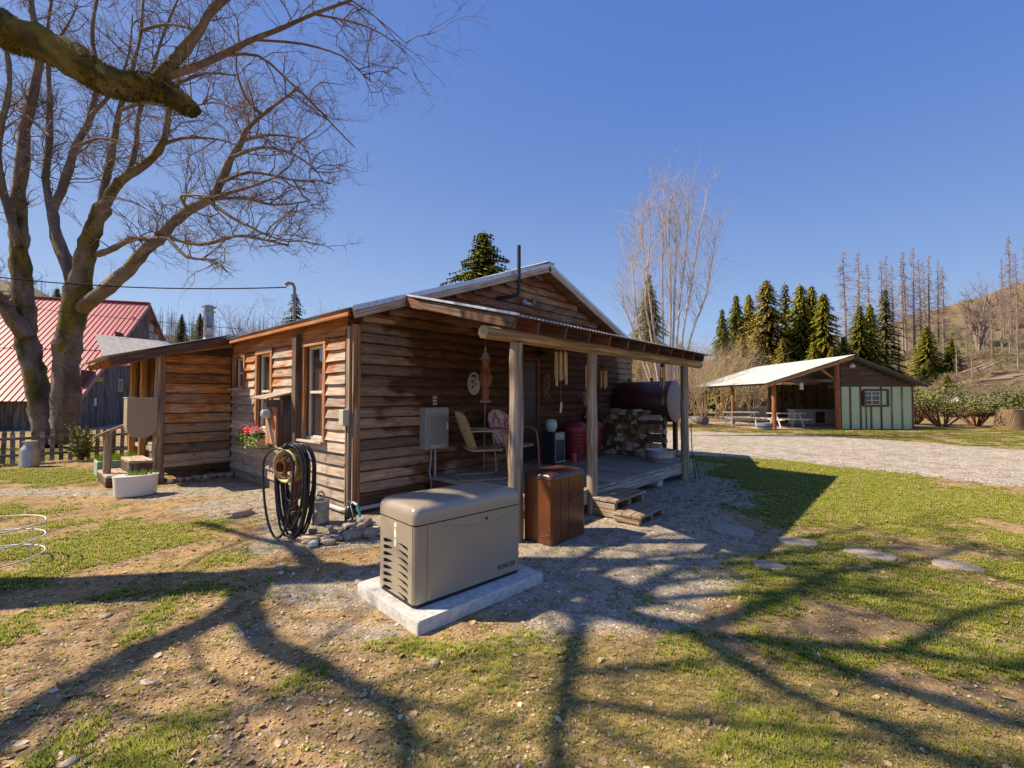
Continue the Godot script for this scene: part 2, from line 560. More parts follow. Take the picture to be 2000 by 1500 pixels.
func build_ground() -> void:
	var xs := []
	var x := -10.0
	for e in [-400.0, -200.0, -110.0, -60.0, -38.0, -26.0, -20.0, -16.0, -14.0, -12.5, -11.2]:
		xs.append(e)
	while x <= 10.0:
		xs.append(x)
		x += .1
	for e in [11.0, 12.2, 13.5, 15.0, 17.0, 19.0, 22.0, 26.0, 34.0, 50.0, 90.0, 180.0, 400.0]:
		xs.append(e)
	var ds := []
	for e in [-300.0, -100.0, -40.0, -15.0, -6.0, -2.5, -1.0, 0.0, .6]:
		ds.append(e)
	var d := 1.0
	while d < 5.0:
		ds.append(d)
		d += .06
	while d < 14.0:
		ds.append(d)
		d += .12
	while d < 26.0:
		ds.append(d)
		d += .5
	for e in [27.0, 30.0, 34.0, 40.0, 50.0, 65.0, 90.0, 140.0, 250.0, 400.0]:
		ds.append(e)
	var mb := MB.new()
	for dd in ds:
		for xx in xs:
			var p := cp(xx, dd)
			var c := cover(xx, dd)
			var q := nz2.get_noise_2d(p.x * 30.0, p.z * 30.0)
			var col := Color(.385, .250, .110).lerp(Color(.275, .180, .085), clamp(.5 + q * 1.5, 0, 1))
			col = col.lerp(Color(.41, .30, .125), c.z * .7)
			col = col.lerp(Color(.36, .305, .235), c.y)
			col = col.lerp(Color(.18, .19, .025), c.x * .85)
			if dd > 28:
				col = col.lerp(Color(.30, .20, .09), .55)
			mb.col = col
			p.y = ground_y(p)
			mb.vert(p, Vector3.UP, Vector2(p.x, p.z))
	var w := xs.size()
	for j in ds.size() - 1:
		for k in w - 1:
			var a := j * w + k
			for e in [a, a + w, a + 1, a + 1, a + w, a + w + 1]:
				mb.i.append(e)
	smooth_normals(mb)
	structure("ground", mb.done(M.soil))
	# gravel road passing behind the porch
	var near := NEAR_EDGE
	var far := FAR_EDGE
	var rb := MB.new()
	var along := 150
	var across := 16
	for j in along + 1:
		var f := j / float(along) * (near.size() - 1)
		var k: int = min(int(f), near.size() - 2)
		var fr := f - k
		var a := Vector2(near[k][0], near[k][1]).lerp(Vector2(near[k + 1][0], near[k + 1][1]), fr)
		var b := Vector2(far[k][0], far[k][1]).lerp(Vector2(far[k + 1][0], far[k + 1][1]), fr)
		for q in across + 1:
			var s := q / float(across)
			if q == 0: s -= nz.get_noise_2d(j * 7.0, 3.0) * .10
			if q == across: s += nz.get_noise_2d(j * 7.0, 90.0) * .10
			var m := a.lerp(b, s)
			var p := cp(m.x, m.y)
			p.y = ground_y(p) + (.018 if q > 0 and q < across else -.01)
			var e := nz2.get_noise_2d(p.x * 14.0, p.z * 14.0)
			rb.col = Color(.45, .39, .31).lerp(Color(.37, .31, .235), clamp(.4 + e * 1.6, 0, 1))
			rb.vert(p, Vector3.UP, Vector2(p.x, p.z))
	for j in along:
		for q in across:
			var a := j * (across + 1) + q
			var b := a + across + 1
			for e in [a, b, a + 1, b, b + 1, a + 1]:
				rb.i.append(e)
	smooth_normals(rb)
	for k in rb.n.size():
		if rb.n[k].y < 0: rb.n[k] = -rb.n[k]
	structure("gravel_road", rb.done(M.grit))

func build_cover() -> void:
	# grass
	var tuft := MB.new()
	for k in 7:
		var a := TAU * k / 7.0 + rr(-.3, .3)
		var h := rr(.55, 1.0)
		var o := Vector3(cos(a), 0, sin(a)) * rr(.05, .3)
		var lean := Vector3(cos(a), 0, sin(a)) * rr(.1, .65)
		var side := Vector3(-sin(a), 0, cos(a)) * .07
		var p0 := o
		var p1 := o + lean * .4 + Vector3(0, h * .6, 0)
		var p2 := o + lean + Vector3(0, h, 0)
		tuft.quad(p0 - side, p0 + side, p1 + side * .7, p1 - side * .7)
		tuft.tri(p1 - side * .7, p1 + side * .7, p2)
	for k in tuft.n.size():
		tuft.n[k] = (tuft.n[k] * .35 + Vector3.UP).normalized()
	var tm := tuft.done(M.grass)
	var buf := PackedFloat32Array()
	var dry := PackedFloat32Array()
	var cnt := 0
	for k in 520000:
		var d: float = 1.2 + 13.0 * pow(rng.randf(), 1.75)
		var x := rr(-1.22, 1.25) * d
		if d > 9.5 and x < 2.0 and x > -6.0:
			continue
		var p := cp(x, d)
		if p.x > -.05 and p.z < 2.5 and p.x < 8.5 and p.z > -12:
			continue
		if p.x > -1.35 and p.x < -.05 and p.z > 2.4 and p.z < 3.42:
			continue
		if d > 5.0 and x > 3.0 and on_road(x, d) and rng.randf() < .985:
			continue
		var c := cover(x, d)
		var u := rng.randf()
		if u < c.x * .95 + .015:
			var s := rr(.013, .031) * (1.0 + .06 * d)
			var f := rng.randf()
			var col := Color(.175, .262, .016).lerp(Color(.35, .325, .045), f * .9)
			if rng.randf() < .26: col = Color(.46, .35, .16)
			inst(buf, Vector3(p.x, ground_y(p) - .002, p.z), bas(rr(0, 360), rr(-12, 12)).scaled(Vector3(s * 1.3, s * rr(.7, 1.3), s * 1.3)), col)
		elif u < c.x + c.z * .55 + .03:
			var s := rr(.012, .027)
			var col := Color(.46, .34, .135).lerp(Color(.27, .23, .06), rng.randf())
			inst(dry, Vector3(p.x, ground_y(p) - .002, p.z), bas(rr(0, 360), rr(-25, 25)).scaled(Vector3(s * 1.5, s * rr(.5, 1.0), s * 1.5)), col)
	# strip across the road and the verge by the pavilion
	for k in 26000:
		var x := rr(5.0, 24.0)
		var d := rr(15.0, 23.0)
		var e := Vector2(x - 12.8, d - 19.2)
		if on_road(x, d) or d < 14.0 or x < 9.5 or cover(x, d).x < .35 or (x > 12.4 and d > 22.2):
			continue
		var s := rr(.05, .10)
		var p := cp(x, d)
		inst(buf, Vector3(p.x, ground_y(p) - .004, p.z), bas(rr(0, 360)).scaled(Vector3(s * 1.6, s * .6, s * 1.6)), Color(.165, .205, .025).lerp(Color(.27, .24, .05), rng.randf()))
	scatter(self, "grass", tm, buf, "short bright green spring grass growing in patches over the yard", "grass")
	scatter(self, "dry_grass", tm, dry, "straw coloured dry grass stubble lying over bare soil", "dry grass")
	# bright tufts by the slab and in the open soil
	# gravel
	var pb := MB.new()
	var pts := []
	for k in 6:
		pts.append(0)
	pb.lathe([Vector2(.0, -.5), Vector2(.8, -.3), Vector2(1.0, .05), Vector2(.62, .42), Vector2(0, .55)], 6, Vector3.ZERO, Basis.IDENTITY, true)
	for k in pb.v.size():
		var q := pb.v[k]
		pb.v[k] = q * (1.0 + .35 * sin(q.x * 5.1 + q.z * 3.3) * sin(q.z * 4.7 + 1.0))
	var pm := pb.done(M.pebble)
	var gb := PackedFloat32Array()
	for k in 210000:
		var d: float = 1.2 + 12.0 * pow(rng.randf(), 1.6)
		var x := rr(-1.22, 1.2) * d
		var p := cp(x, d)
		if p.x > -.05 and p.z < .1 and p.x < 8.5 and p.z > -12:
			continue
		if p.x > -1.35 and p.x < -.05 and p.z > 2.4 and p.z < 3.42:
			continue
		var c := cover(x, d)
		var pr: float = max(c.y * .9, .16 if x < .2 and d < 4.6 else .06)
		if rng.randf() > pr * (1.0 - c.x * .8):
			continue
		var s := rr(.004, .010) if c.y > .4 else rr(.003, .011)
		if rng.randf() < .03: s *= rr(1.5, 2.3)
		if c.y < .3: s *= .85
		var t := rng.randf()
		var col := Color(.47, .385, .285).lerp(Color(.26, .215, .17), t)
		if rng.randf() < .10: col = Color(.62, .56, .48)
		if c.y < .3: col = col.lerp(Color(.52, .38, .23), .6)
		inst(gb, Vector3(p.x, ground_y(p) + s * .12, p.z), bas(rr(0, 360), rr(-25, 25), rr(-25, 25)).scaled(Vector3(s * rr(.8, 1.6), s * rr(.4, .8), s)), col)
	for k in 26000:
		var d: float = 5.0 + 15.0 * pow(rng.randf(), 1.5)
		var x := rr(3.0, 14.0)
		if x > d * 1.2 or not on_road(x, d): continue
		var p := cp(x, d)
		var s := rr(.008, .024)
		inst(gb, Vector3(p.x, ground_y(p) + .018 + s * .1, p.z), bas(rr(0, 360), rr(-25, 25), rr(-25, 25)).scaled(Vector3(s * rr(.8, 1.6), s * rr(.4, .7), s)), Color(.50, .44, .36).lerp(Color(.28, .25, .21), rng.randf()))
	scatter(self, "gravel", pm, gb, "loose grey and tan gravel scattered over the yard", "gravel")
	# fallen leaves and bark chips
	var lf := MB.new()
	lf.quad(Vector3(-.5, .02, .25), Vector3(.05, .0, .42), Vector3(.12, .10, -.02), Vector3(-.42, .12, -.3))
	lf.quad(Vector3(.05, .0, .42), Vector3(.55, .12, .2), Vector3(.5, .05, -.3), Vector3(.12, .10, -.02))
	lf.quad(Vector3(-.42, .12, -.3), Vector3(.12, .10, -.02), Vector3(.5, .05, -.3), Vector3(.05, .14, -.55))
	var lm := lf.done(M.leaf)
	var lb := PackedFloat32Array()
	for k in 42000:
		var d: float = 1.3 + 11.0 * pow(rng.randf(), 1.5)
		var x := rr(-1.2, 1.2) * d
		var p := cp(x, d)
		if p.x > -.05 and p.z < 2.5 and p.x < 8.5 and p.z > -12:
			continue
		if p.x > -1.35 and p.x < -.05 and p.z > 2.4 and p.z < 3.42:
			continue
		var c := cover(x, d)
		if c.y > .5 and rng.randf() < .7: continue
		if x > .5 and rng.randf() < .45: continue
		var s := rr(.007, .019)
		if rng.randf() < .035: s = rr(.025, .045)
		var col := Color(.58, .41, .23).lerp(Color(.36, .22, .10), rng.randf())
		if rng.randf() < .14: col = Color(.68, .57, .42)
		inst(lb, Vector3(p.x, ground_y(p) + .004 + s * .1, p.z), bas(rr(0, 360), rr(-30, 30), rr(-30, 30)).scaled(Vector3(s * rr(.6, 1.3), s, s)), col)
	scatter(self, "fallen_leaves", lm, lb, "dry curled tan leaves and bark chips littering the ground", "leaves")

# ---------------------------------------------------------------- trees
# one bent limb; returns nothing, adds to mb. Colours: bark with moss patches where the noise says so
func bark_col(p: Vector3, r: float, moss: float) -> Color:
	var a := nz2.get_noise_3d(p.x * 40.0, p.y * 22.0, p.z * 40.0)
	var m := nz.get_noise_3d(p.x * 14.0, p.y * 9.0, p.z * 14.0)
	var c := Color(.125, .092, .068).lerp(Color(.25, .20, .16), clamp(.5 + a * 1.3, 0, 1))
	if r < .05:
		c = Color(.15, .095, .058).lerp(Color(.29, .20, .13), clamp(.5 + a, 0, 1))
	if moss > 0.0:
		c = c.lerp(Color(.050, .042, .006).lerp(Color(.20, .15, .012), clamp(.5 + a * 1.5, 0, 1)), clamp((m + moss - .55) * 6.0, 0, 1))
	return c
func limb(mb: MB, pts: Array, r0: float, r1: float, sides: int, moss := 0.0, sub := 3) -> Array:
	var P := []
	var R := []
	var C := []
	var m := pts.size()
	for j in m - 1:
		var a: Vector3 = pts[max(j - 1, 0)]
		var b: Vector3 = pts[j]
		var c: Vector3 = pts[j + 1]
		var d: Vector3 = pts[min(j + 2, m - 1)]
		for q in sub + (1 if j == m - 2 else 0):
			var t := q / float(sub)
			P.append(b.cubic_interpolate(c, a, d, t))
			var f := (j + t) / (m - 1)
			R.append(lerp(r0, r1, f) * (1.0 + .12 * nz.get_noise_2d(f * 300.0, r0 * 5000.0)))
	for k in P.size():
		C.append(bark_col(P[k], R[k], moss))
	var k0 := mb.v.size()
	mb.tube(P, R, sides, true, C)
	if r0 > .06:     # ridged bark and moss cushions: uneven radius
		for k in range(k0, mb.v.size()):
			var p := mb.v[k]
			var e := nz2.get_noise_3d(p.x * 55.0, p.y * 30.0, p.z * 55.0) + nz.get_noise_3d(p.x * 190.0, p.y * 120.0, p.z * 190.0) * .7
			mb.v[k] = p + mb.n[k] * e * min(r0 * .24, .075)
			mb.c[k] = bark_col(p + mb.n[k] * .3, R[0], moss + mb.n[k].y * .12)
	return P
func twigs(mb: MB, from: Vector3, dir: Vector3, length: float, r: float, level: int, droop: float, kinds := 3) -> void:
	var segs := 4 if level > 0 else 3
	var pts := [from]
	var d := dir.normalized()
	var p := from
	for k in segs:
		d = (d + Vector3(rr(-1, 1), rr(-1, 1), rr(-1, 1)) * .48 + Vector3(0, droop, 0)).normalized()
		p = p + d * length / segs
		pts.append(p)
	var R := []
	var C := []
	for k in segs + 1:
		R.append(lerp(r, r * .35, k / float(segs)))
		C.append(bark_col(pts[k], r, 0.0))
	mb.tube(pts, R, 4 if r > .012 else 3, false, C)
	if level <= 0:
		return
	var n := kinds + rng.randi() % 2
	for k in n:
		var f := rr(.25, 1.0)
		var s: int = min(int(f * segs), segs - 1)
		var q: Vector3 = pts[s].lerp(pts[s + 1], f * segs - s)
		var dd: Vector3 = (pts[s + 1] - pts[s]).normalized()
		var side := Vector3(rr(-1, 1), rr(-.6, 1), rr(-1, 1)).normalized()
		twigs(mb, q, dd * .75 + side * .85, length * rr(.45, .75), r * rr(.42, .62), level - 1, droop, kinds)
func bare_crown(mb: MB, limbs: Array, per_m: float, l0: float, l1: float, r: float, lev: int, droop := .03, kinds := 3, skip := 0.0) -> void:
	for P in limbs:
		var tot := 0.0
		for k in P.size() - 1:
			tot += (P[k + 1] - P[k]).length()
		var n := int(tot * per_m)
		for e in n:
			var f = lerp(skip, 1.0, rng.randf()) * (P.size() - 1)
			var k: int = min(int(f), P.size() - 2)
			var q: Vector3 = P[k].lerp(P[k + 1], f - k)
			var d: Vector3 = (P[k + 1] - P[k]).normalized()
			var side := Vector3(rr(-1, 1), rr(-.5, 1), rr(-1, 1)).normalized()
			twigs(mb, q, d * .6 + side, rr(l0, l1), r * rr(.6, 1.2), lev, droop, kinds)
func trace(tab: Array, d0: float, d1: float) -> Array:   # photo pixels to points, depth drifting from d0 to d1
	var out := []
	for k in tab.size():
		out.append(spot(tab[k][0], tab[k][1], lerp(d0, d1, k / float(tab.size() - 1))))
	return out
func yard_tree() -> void:
	var D := 14.6
	var t := thing("maple_tree", "large bare tree with two mossy grey trunks behind the picket fence", "tree", cp((112 - 1000) / 885.0 * D, D))
	var tb := MB.new()
	var L := []
	limb(tb, trace([[97, 872], [93, 850], [84, 800], [68, 740], [55, 690], [47, 650], [44, 600], [36, 540], [28, 473], [22, 387]], D, D + .3), .36, .22, 16, .60, 6)
	L.append(limb(tb, trace([[22, 390], [30, 301], [32, 241], [47, 172], [56, 86], [40, 10], [30, -80]], D + .3, D + 1.0), .20, .06, 9, .25))
	L.append(limb(tb, trace([[30, 480], [10, 420], [-12, 350], [-20, 260], [0, 150], [-20, 40]], D + .1, D - .8), .14, .05, 8, .25))
	L.append(limb(tb, trace([[50, 660], [24, 624], [-4, 590], [-50, 540], [-120, 480]], D, D - .6), .25, .14, 10, .24))
	limb(tb, trace([[128, 866], [130, 830], [128, 760], [128, 690], [134, 645]], D, D), .36, .33, 16, .40, 6)
	limb(tb, trace([[128, 692], [134, 645], [141, 610], [146, 582], [148, 555]], D, D), .335, .38, 16, .85, 5)
	var b1 := trace([[146, 570], [122, 505], [103, 460], [90, 405]], D, D + .4)
	limb(tb, b1, .22, .14, 10, .42)
	L.append(limb(tb, trace([[90, 408], [77, 344], [82, 258], [77, 150], [70, 60], [80, -40]], D + .4, D + 1.6), .13, .04, 8, .1))
	L.append(limb(tb, trace([[92, 405], [116, 344], [133, 280], [163, 215], [172, 130], [160, 40], [175, -50]], D + .4, D + .9), .14, .04, 8, .1))
	limb(tb, trace([[148, 575], [157, 510], [172, 447], [193, 398]], D, D - .3), .29, .20, 12, .84, 5)
	L.append(limb(tb, trace([[190, 405], [194, 357], [203, 310], [211, 258], [219, 206], [241, 129], [258, 43], [262, -40]], D - .3, D + .4), .14, .035, 8, .45))
	L.append(limb(tb, trace([[192, 400], [216, 358], [241, 335], [279, 310], [305, 275], [314, 241], [318, 206], [335, 150], [330, 80]], D - .3, D - 1.0), .16, .04, 9, .66))
	L.append(limb(tb, trace([[241, 338], [254, 275], [258, 215], [280, 140], [300, 60], [330, -20]], D - .5, D + .5), .09, .03, 7, .2))
	L.append(limb(tb, trace([[150, 605], [172, 587], [206, 559], [245, 525], [275, 486], [303, 466], [327, 434], [365, 404], [404, 383], [421, 353], [443, 301], [464, 267], [473, 245], [503, 215], [542, 185], [575, 160]], D, D - 2.4), .22, .03, 10, .40))
	L.append(limb(tb, trace([[184, 495], [215, 482], [249, 464], [290, 464], [322, 462], [387, 475], [456, 458], [507, 464], [559, 477]], D - .2, D - 2.0), .10, .03, 7, .15))
	for e in [[[400, 388], [447, 421], [482, 439], [516, 456], [560, 470]], [[404, 384], [440, 372], [490, 357], [530, 340], [559, 318]], [[404, 383], [469, 383], [537, 396], [602, 387]], [[445, 300], [507, 280], [572, 297], [615, 330]], [[421, 353], [480, 330], [560, 345], [610, 350]], [[464, 267], [520, 255], [580, 262]], [[360, 406], [345, 380], [362, 376], [404, 378]], [[322, 462], [360, 500], [410, 505], [440, 530]], [[503, 215], [470, 180], [450, 120], [455, 60]]]:
		L.append(limb(tb, trace(e, D - 1.7, D - 2.2 + rr(-.6, .6)), .055, .018, 6, 0.0))
	for e in [[[305, 275], [345, 262], [400, 262], [440, 270]], [[219, 206], [270, 190], [330, 200], [400, 190]], [[133, 280], [180, 262], [230, 270]], [[258, 43], [310, 30], [360, 40]], [[163, 215], [210, 160], [235, 90], [240, 10]], [[56, 86], [100, 50], [130, -10]], [[82, 258], [40, 220], [10, 200]], [[335, 150], [390, 130], [450, 135]]]:
		L.append(limb(tb, trace(e, D, D + rr(-1.2, 1.2)), .06, .02, 6, 0.05))
	put(t, "trunk", tb.done(M.bark), -t.position)
	var cb := MB.new()
	bare_crown(cb, L, 3.5, .6, 1.4, .022, 3, .04, 3, .10)
	put(t, "crown", cb.done(M.bark), -t.position)
# tree out of the frame on the left whose limb hangs in and whose shade falls over the yard; joints are (right, ahead, height)
func near_tree() -> void:
	var t := thing("oak_tree", "nearby bare tree with a thick mossy limb reaching over the yard", "tree", cp(-8.0, 3.55))
	var tb := MB.new()
	var L := []
	var J := func(a: Array) -> Array:
		var o := []
		for e in a:
			o.append(cp(e[0], e[1], e[2]))
		return o
	# a shadow point (x, d) on the lawn belongs to a joint at x - height
	var S := func(a: Array) -> Array:
		var o := []
		for e in a:
			o.append(cp(e[0] - e[2], e[1], e[2]))
		return o
	limb(tb, J.call([[-8.0, 3.5, -.1], [-7.95, 3.55, .8], [-7.9, 3.62, 2.2], [-7.7, 3.8, 3.6], [-7.45, 3.95, 4.6]]), .42, .30, 14, .25, 4)
	limb(tb, J.call([[-7.5, 3.9, 4.4], [-7.3, 4.1, 5.0], [-7.1, 4.3, 5.5]]), .28, .22, 12, .25)
	# mossy limb in the picture
	L.append(limb(tb, J.call([[-7.6, 3.85, 4.2], [-6.6, 4.2, 4.95], [-5.6, 4.4, 5.25]]) + trace([[-40, 30], [0, 50], [60, 68], [125, 105], [175, 136], [224, 156], [275, 156], [320, 172], [352, 192], [366, 210]], 4.45, 4.5), .20, .085, 18, .72, 6))
	L.append(limb(tb, trace([[282, 150], [335, 95], [370, 52], [391, 13], [430, -30], [500, -60]], 4.5, 4.4), .062, .028, 8, .45))
	L.append(limb(tb, trace([[296, 140], [361, 120], [417, 95], [473, 65], [537, 39], [602, 9], [680, -20]], 4.5, 4.9), .042, .014, 8, .3))
	L.append(limb(tb, trace([[417, 95], [494, 95], [559, 150], [602, 189], [645, 236], [688, 280]], 4.7, 4.6), .016, .006, 5))
	L.append(limb(tb, trace([[480, 62], [580, 70], [660, 95], [700, 130], [720, 150]], 4.8, 4.9), .014, .005, 5))
	L.append(limb(tb, trace([[602, 9], [680, 25], [740, 50], [790, 90]], 4.9, 5.0), .013, .004, 5))
	L.append(limb(tb, trace([[600, -60], [660, -30], [720, 10], [790, 70]], 4.9, 5.0), .012, .004, 5))
	# limbs above the frame, from where their shadows lie
	L.append(limb(tb, S.call([[-2.3, 4.2, 4.9], [-2.1, 3.5, 5.5], [-2.35, 2.95, 6.0], [-2.45, 2.5, 6.5], [-2.4, 2.1, 7.0], [-2.1, 1.4, 7.6], [-1.7, .4, 8.0]]), .13, .05, 9, .2))
	L.append(limb(tb, S.call([[-2.1, 3.6, 5.4], [-1.62, 3.04, 6.2], [-1.18, 2.8, 6.7], [-.87, 2.6, 7.1], [-.62, 2.43, 7.4], [-.47, 2.1, 7.8], [-.3, 1.3, 8.4]]), .10, .035, 9, .2))
	L.append(limb(tb, S.call([[-1.8, 4.3, 5.3], [-1.0, 4.1, 6.0], [0.0, 3.7, 6.7], [.77, 3.45, 7.2], [1.25, 3.2, 7.5], [1.73, 3.05, 7.9], [2.46, 2.93, 8.4], [3.06, 2.75, 8.9], [4.0, 2.5, 9.4]]), .16, .035, 10, .2))
	L.append(limb(tb, S.call([[1.73, 3.05, 7.9], [2.06, 2.65, 8.2], [2.53, 2.28, 8.6], [2.9, 1.9, 9.0], [3.2, 1.4, 9.3]]), .085, .03, 7))
	L.append(limb(tb, S.call([[.4, 3.6, 6.9], [.49, 3.35, 7.2], [.38, 2.9, 7.5], [.28, 2.5, 7.8], [.16, 2.0, 8.2], [.1, 1.2, 8.6]]), .075, .03, 7))
	L.append(limb(tb, S.call([[1.25, 3.2, 7.5], [1.98, 3.6, 8.3], [2.6, 4.0, 8.9], [3.2, 4.3, 9.4], [4.2, 4.6, 10.0], [5.2, 5.1, 10.6]]), .09, .03, 7))
	L.append(limb(tb, S.call([[.77, 3.45, 7.2], [1.4, 4.2, 8.0], [2.0, 4.6, 8.6], [3.0, 5.1, 9.3], [4.4, 5.7, 10.0]]), .09, .03, 7))
	L.append(limb(tb, S.call([[-1.9, 4.4, 5.4], [-2.2, 4.8, 5.8], [-2.5, 5.05, 6.2], [-3.0, 5.3, 7.0], [-4.0, 5.9, 8.0]]), .10, .04, 7))
	L.append(limb(tb, S.call([[2.46, 2.93, 8.4], [3.3, 3.4, 9.0], [4.3, 3.7, 9.5], [5.6, 3.9, 10.0]]), .06, .025, 6))
	L.append(limb(tb, S.call([[.28, 2.5, 7.8], [.9, 2.35, 8.2], [1.7, 2.2, 8.7], [2.4, 2.0, 9.1]]), .045, .02, 6))
	L.append(limb(tb, S.call([[-1.2, 4.3, 5.9], [-.2, 4.35, 6.5], [.5, 4.1, 7.0], [.95, 3.6, 7.4]]), .30, .22, 10, .2))
	for e in [[[.6, 4.0, 7.1], [1.1, 4.5, 7.8], [1.7, 4.75, 8.4], [2.6, 4.8, 9.0]], [[.8, 3.8, 7.2], [1.3, 4.0, 7.9], [1.9, 4.15, 8.5], [2.9, 4.1, 9.2]], [[.9, 3.6, 7.4], [1.5, 3.75, 8.0], [2.2, 3.8, 8.6], [3.4, 3.75, 9.3]], [[.5, 4.2, 7.0], [.9, 4.9, 7.8], [1.5, 5.3, 8.5], [2.4, 5.6, 9.2]], [[3.0, 2.75, 8.9], [4.0, 3.1, 9.4], [5.0, 3.3, 9.9]], [[1.25, 3.2, 7.5], [1.5, 2.6, 8.0], [1.9, 2.2, 8.5], [2.2, 1.7, 9.0]]]:
		L.append(limb(tb, S.call(e), .075, .02, 7))
	L.append(limb(tb, S.call([[-4.2, 3.7, 3.4], [-5.2, 3.0, 4.5], [-6.5, 2.2, 5.5], [-8, 1.5, 6.5]]), .16, .05, 8, .2))
	put(t, "trunk", tb.done(M.bark), -t.position)
	var fz := MB.new()      # moss hanging off the low limb
	var Q: Array = L[0]
	for k in 9000:
		var f := rr(.3, .97) * (Q.size() - 2)
		var q := int(f)
		var c: Vector3 = Q[q].lerp(Q[q + 1], f - q)
		var ax: Vector3 = (Q[q + 1] - Q[q]).normalized()
		var sd := Vector3(rr(-1, 1), rr(-1, 1), rr(-1, 1))
		sd = (sd - ax * sd.dot(ax)).normalized()
		var rad := lerpf(.20, .085, f / (Q.size() - 1)) * .98
		if nz.get_noise_3dv(c * 14.0 + sd * 3.0) < -.12: continue
		var p := c + sd * rad
		var tip: Vector3 = p + (sd + Vector3(rr(-.7, .7), rr(-.9, .3), rr(-.7, .7))) * rr(.012, .034)
		fz.col = Color(.055, .048, .008).lerp(Color(.19, .15, .016), rng.randf())
		var w := ax * rr(.004, .010)
		fz.tri(p - w, p + w, tip)
	put(t, "moss", fz.done(M.leaf), -t.position)
	var cb := MB.new()
	bare_crown(cb, L.slice(1, 7), 5.5, .25, .75, .008, 3, -.01, 3, .1)
	bare_crown(cb, [L[0].slice(14)], 3.0, .4, 1.2, .007, 3, .0, 3, .1)
	bare_crown(cb, L.slice(7), 2.8, .8, 2.2, .024, 2, .05, 3, .25)
	put(t, "crown", cb.done(M.bark), -t.position)
func poplar() -> void:    # the tall clump of pale upright stems behind the house
	var D := 19.0
	var base := cp((1315 - 1000) / 885.0 * D, D)
	var t := thing("bare_poplar", "tall bare tree with many pale upright stems behind the house", "tree", base)
	var tb := MB.new()
	var L := []
	for e in [[[1300, 800], [1297, 690], [1296, 560], [1297, 450], [1300, 360]], [[1306, 800], [1310, 680], [1312, 560], [1310, 460], [1313, 380]], [[1315, 800], [1322, 680], [1333, 560], [1345, 470], [1350, 390]], [[1320, 800], [1334, 660], [1352, 560], [1370, 450], [1385, 380]], [[1296, 800], [1280, 660], [1268, 560], [1258, 480], [1254, 430]], [[1295, 800], [1270, 640], [1262, 580], [1272, 470], [1270, 400]], [[1325, 800], [1350, 660], [1380, 580], [1395, 500], [1402, 460]], [[1292, 800], [1252, 660], [1240, 560], [1236, 500]], [[1290, 800], [1250, 690], [1232, 630], [1215, 590]], [[1310, 800], [1318, 620], [1322, 500], [1326, 420]]]:
		L.append(limb(tb, trace(e, D, D + rr(-1.0, 1.0)), .055, .014, 6))
	put(t, "trunk", tb.done(M.palebark), -t.position)
	var cb := MB.new()
	for P in L:
		for k in 34:
			var f = rr(.25, 1.0) * (P.size() - 1)
			var q: int = min(int(f), P.size() - 2)
			var p: Vector3 = P[q].lerp(P[q + 1], f - q)
			twigs(cb, p, Vector3(rr(-.33, .33), 1.0, rr(-.33, .33)), rr(.7, 1.8), .011, 2, .16, 2)
	put(t, "crown", cb.done(M.palebark), -t.position)
func bare_shrub(called: String, label: String, cat: String, at: Vector3, h: float, w: float, stems: int, mat: Material, group := "", r := .03, lev := 3) -> Node3D:
	var t := thing(called, label, cat, at, 0, group)
	var mb := MB.new()
	var cb := MB.new()
	for k in stems:
		var a := rr(0, TAU)
		var s := rr(.3, 1.0)
		var tip := Vector3(cos(a) * w * s, h * rr(.6, 1.0), sin(a) * w * s)
		var mid := tip * Vector3(.35, .5, .35) + Vector3(rr(-.2, .2), 0, rr(-.2, .2)) * w * .4
		var P := limb(mb, [Vector3(cos(a), 0, sin(a)) * .1, mid, tip], r, r * .3, 5, 0.0, 2)
		for e in 7:
			var f := rr(.3, 1.0) * (P.size() - 1)
			var q: int = min(int(f), P.size() - 2)
			twigs(cb, P[q].lerp(P[q + 1], f - q), (P[q + 1] - P[q]).normalized() + Vector3(rr(-1, 1), rr(-.3, 1), rr(-1, 1)) * .8, h * rr(.18, .4), r * .35, lev - 1, .03, 3)
	put(t, "stems", mb.done(mat))
	put(t, "crown", cb.done(mat))
	return t
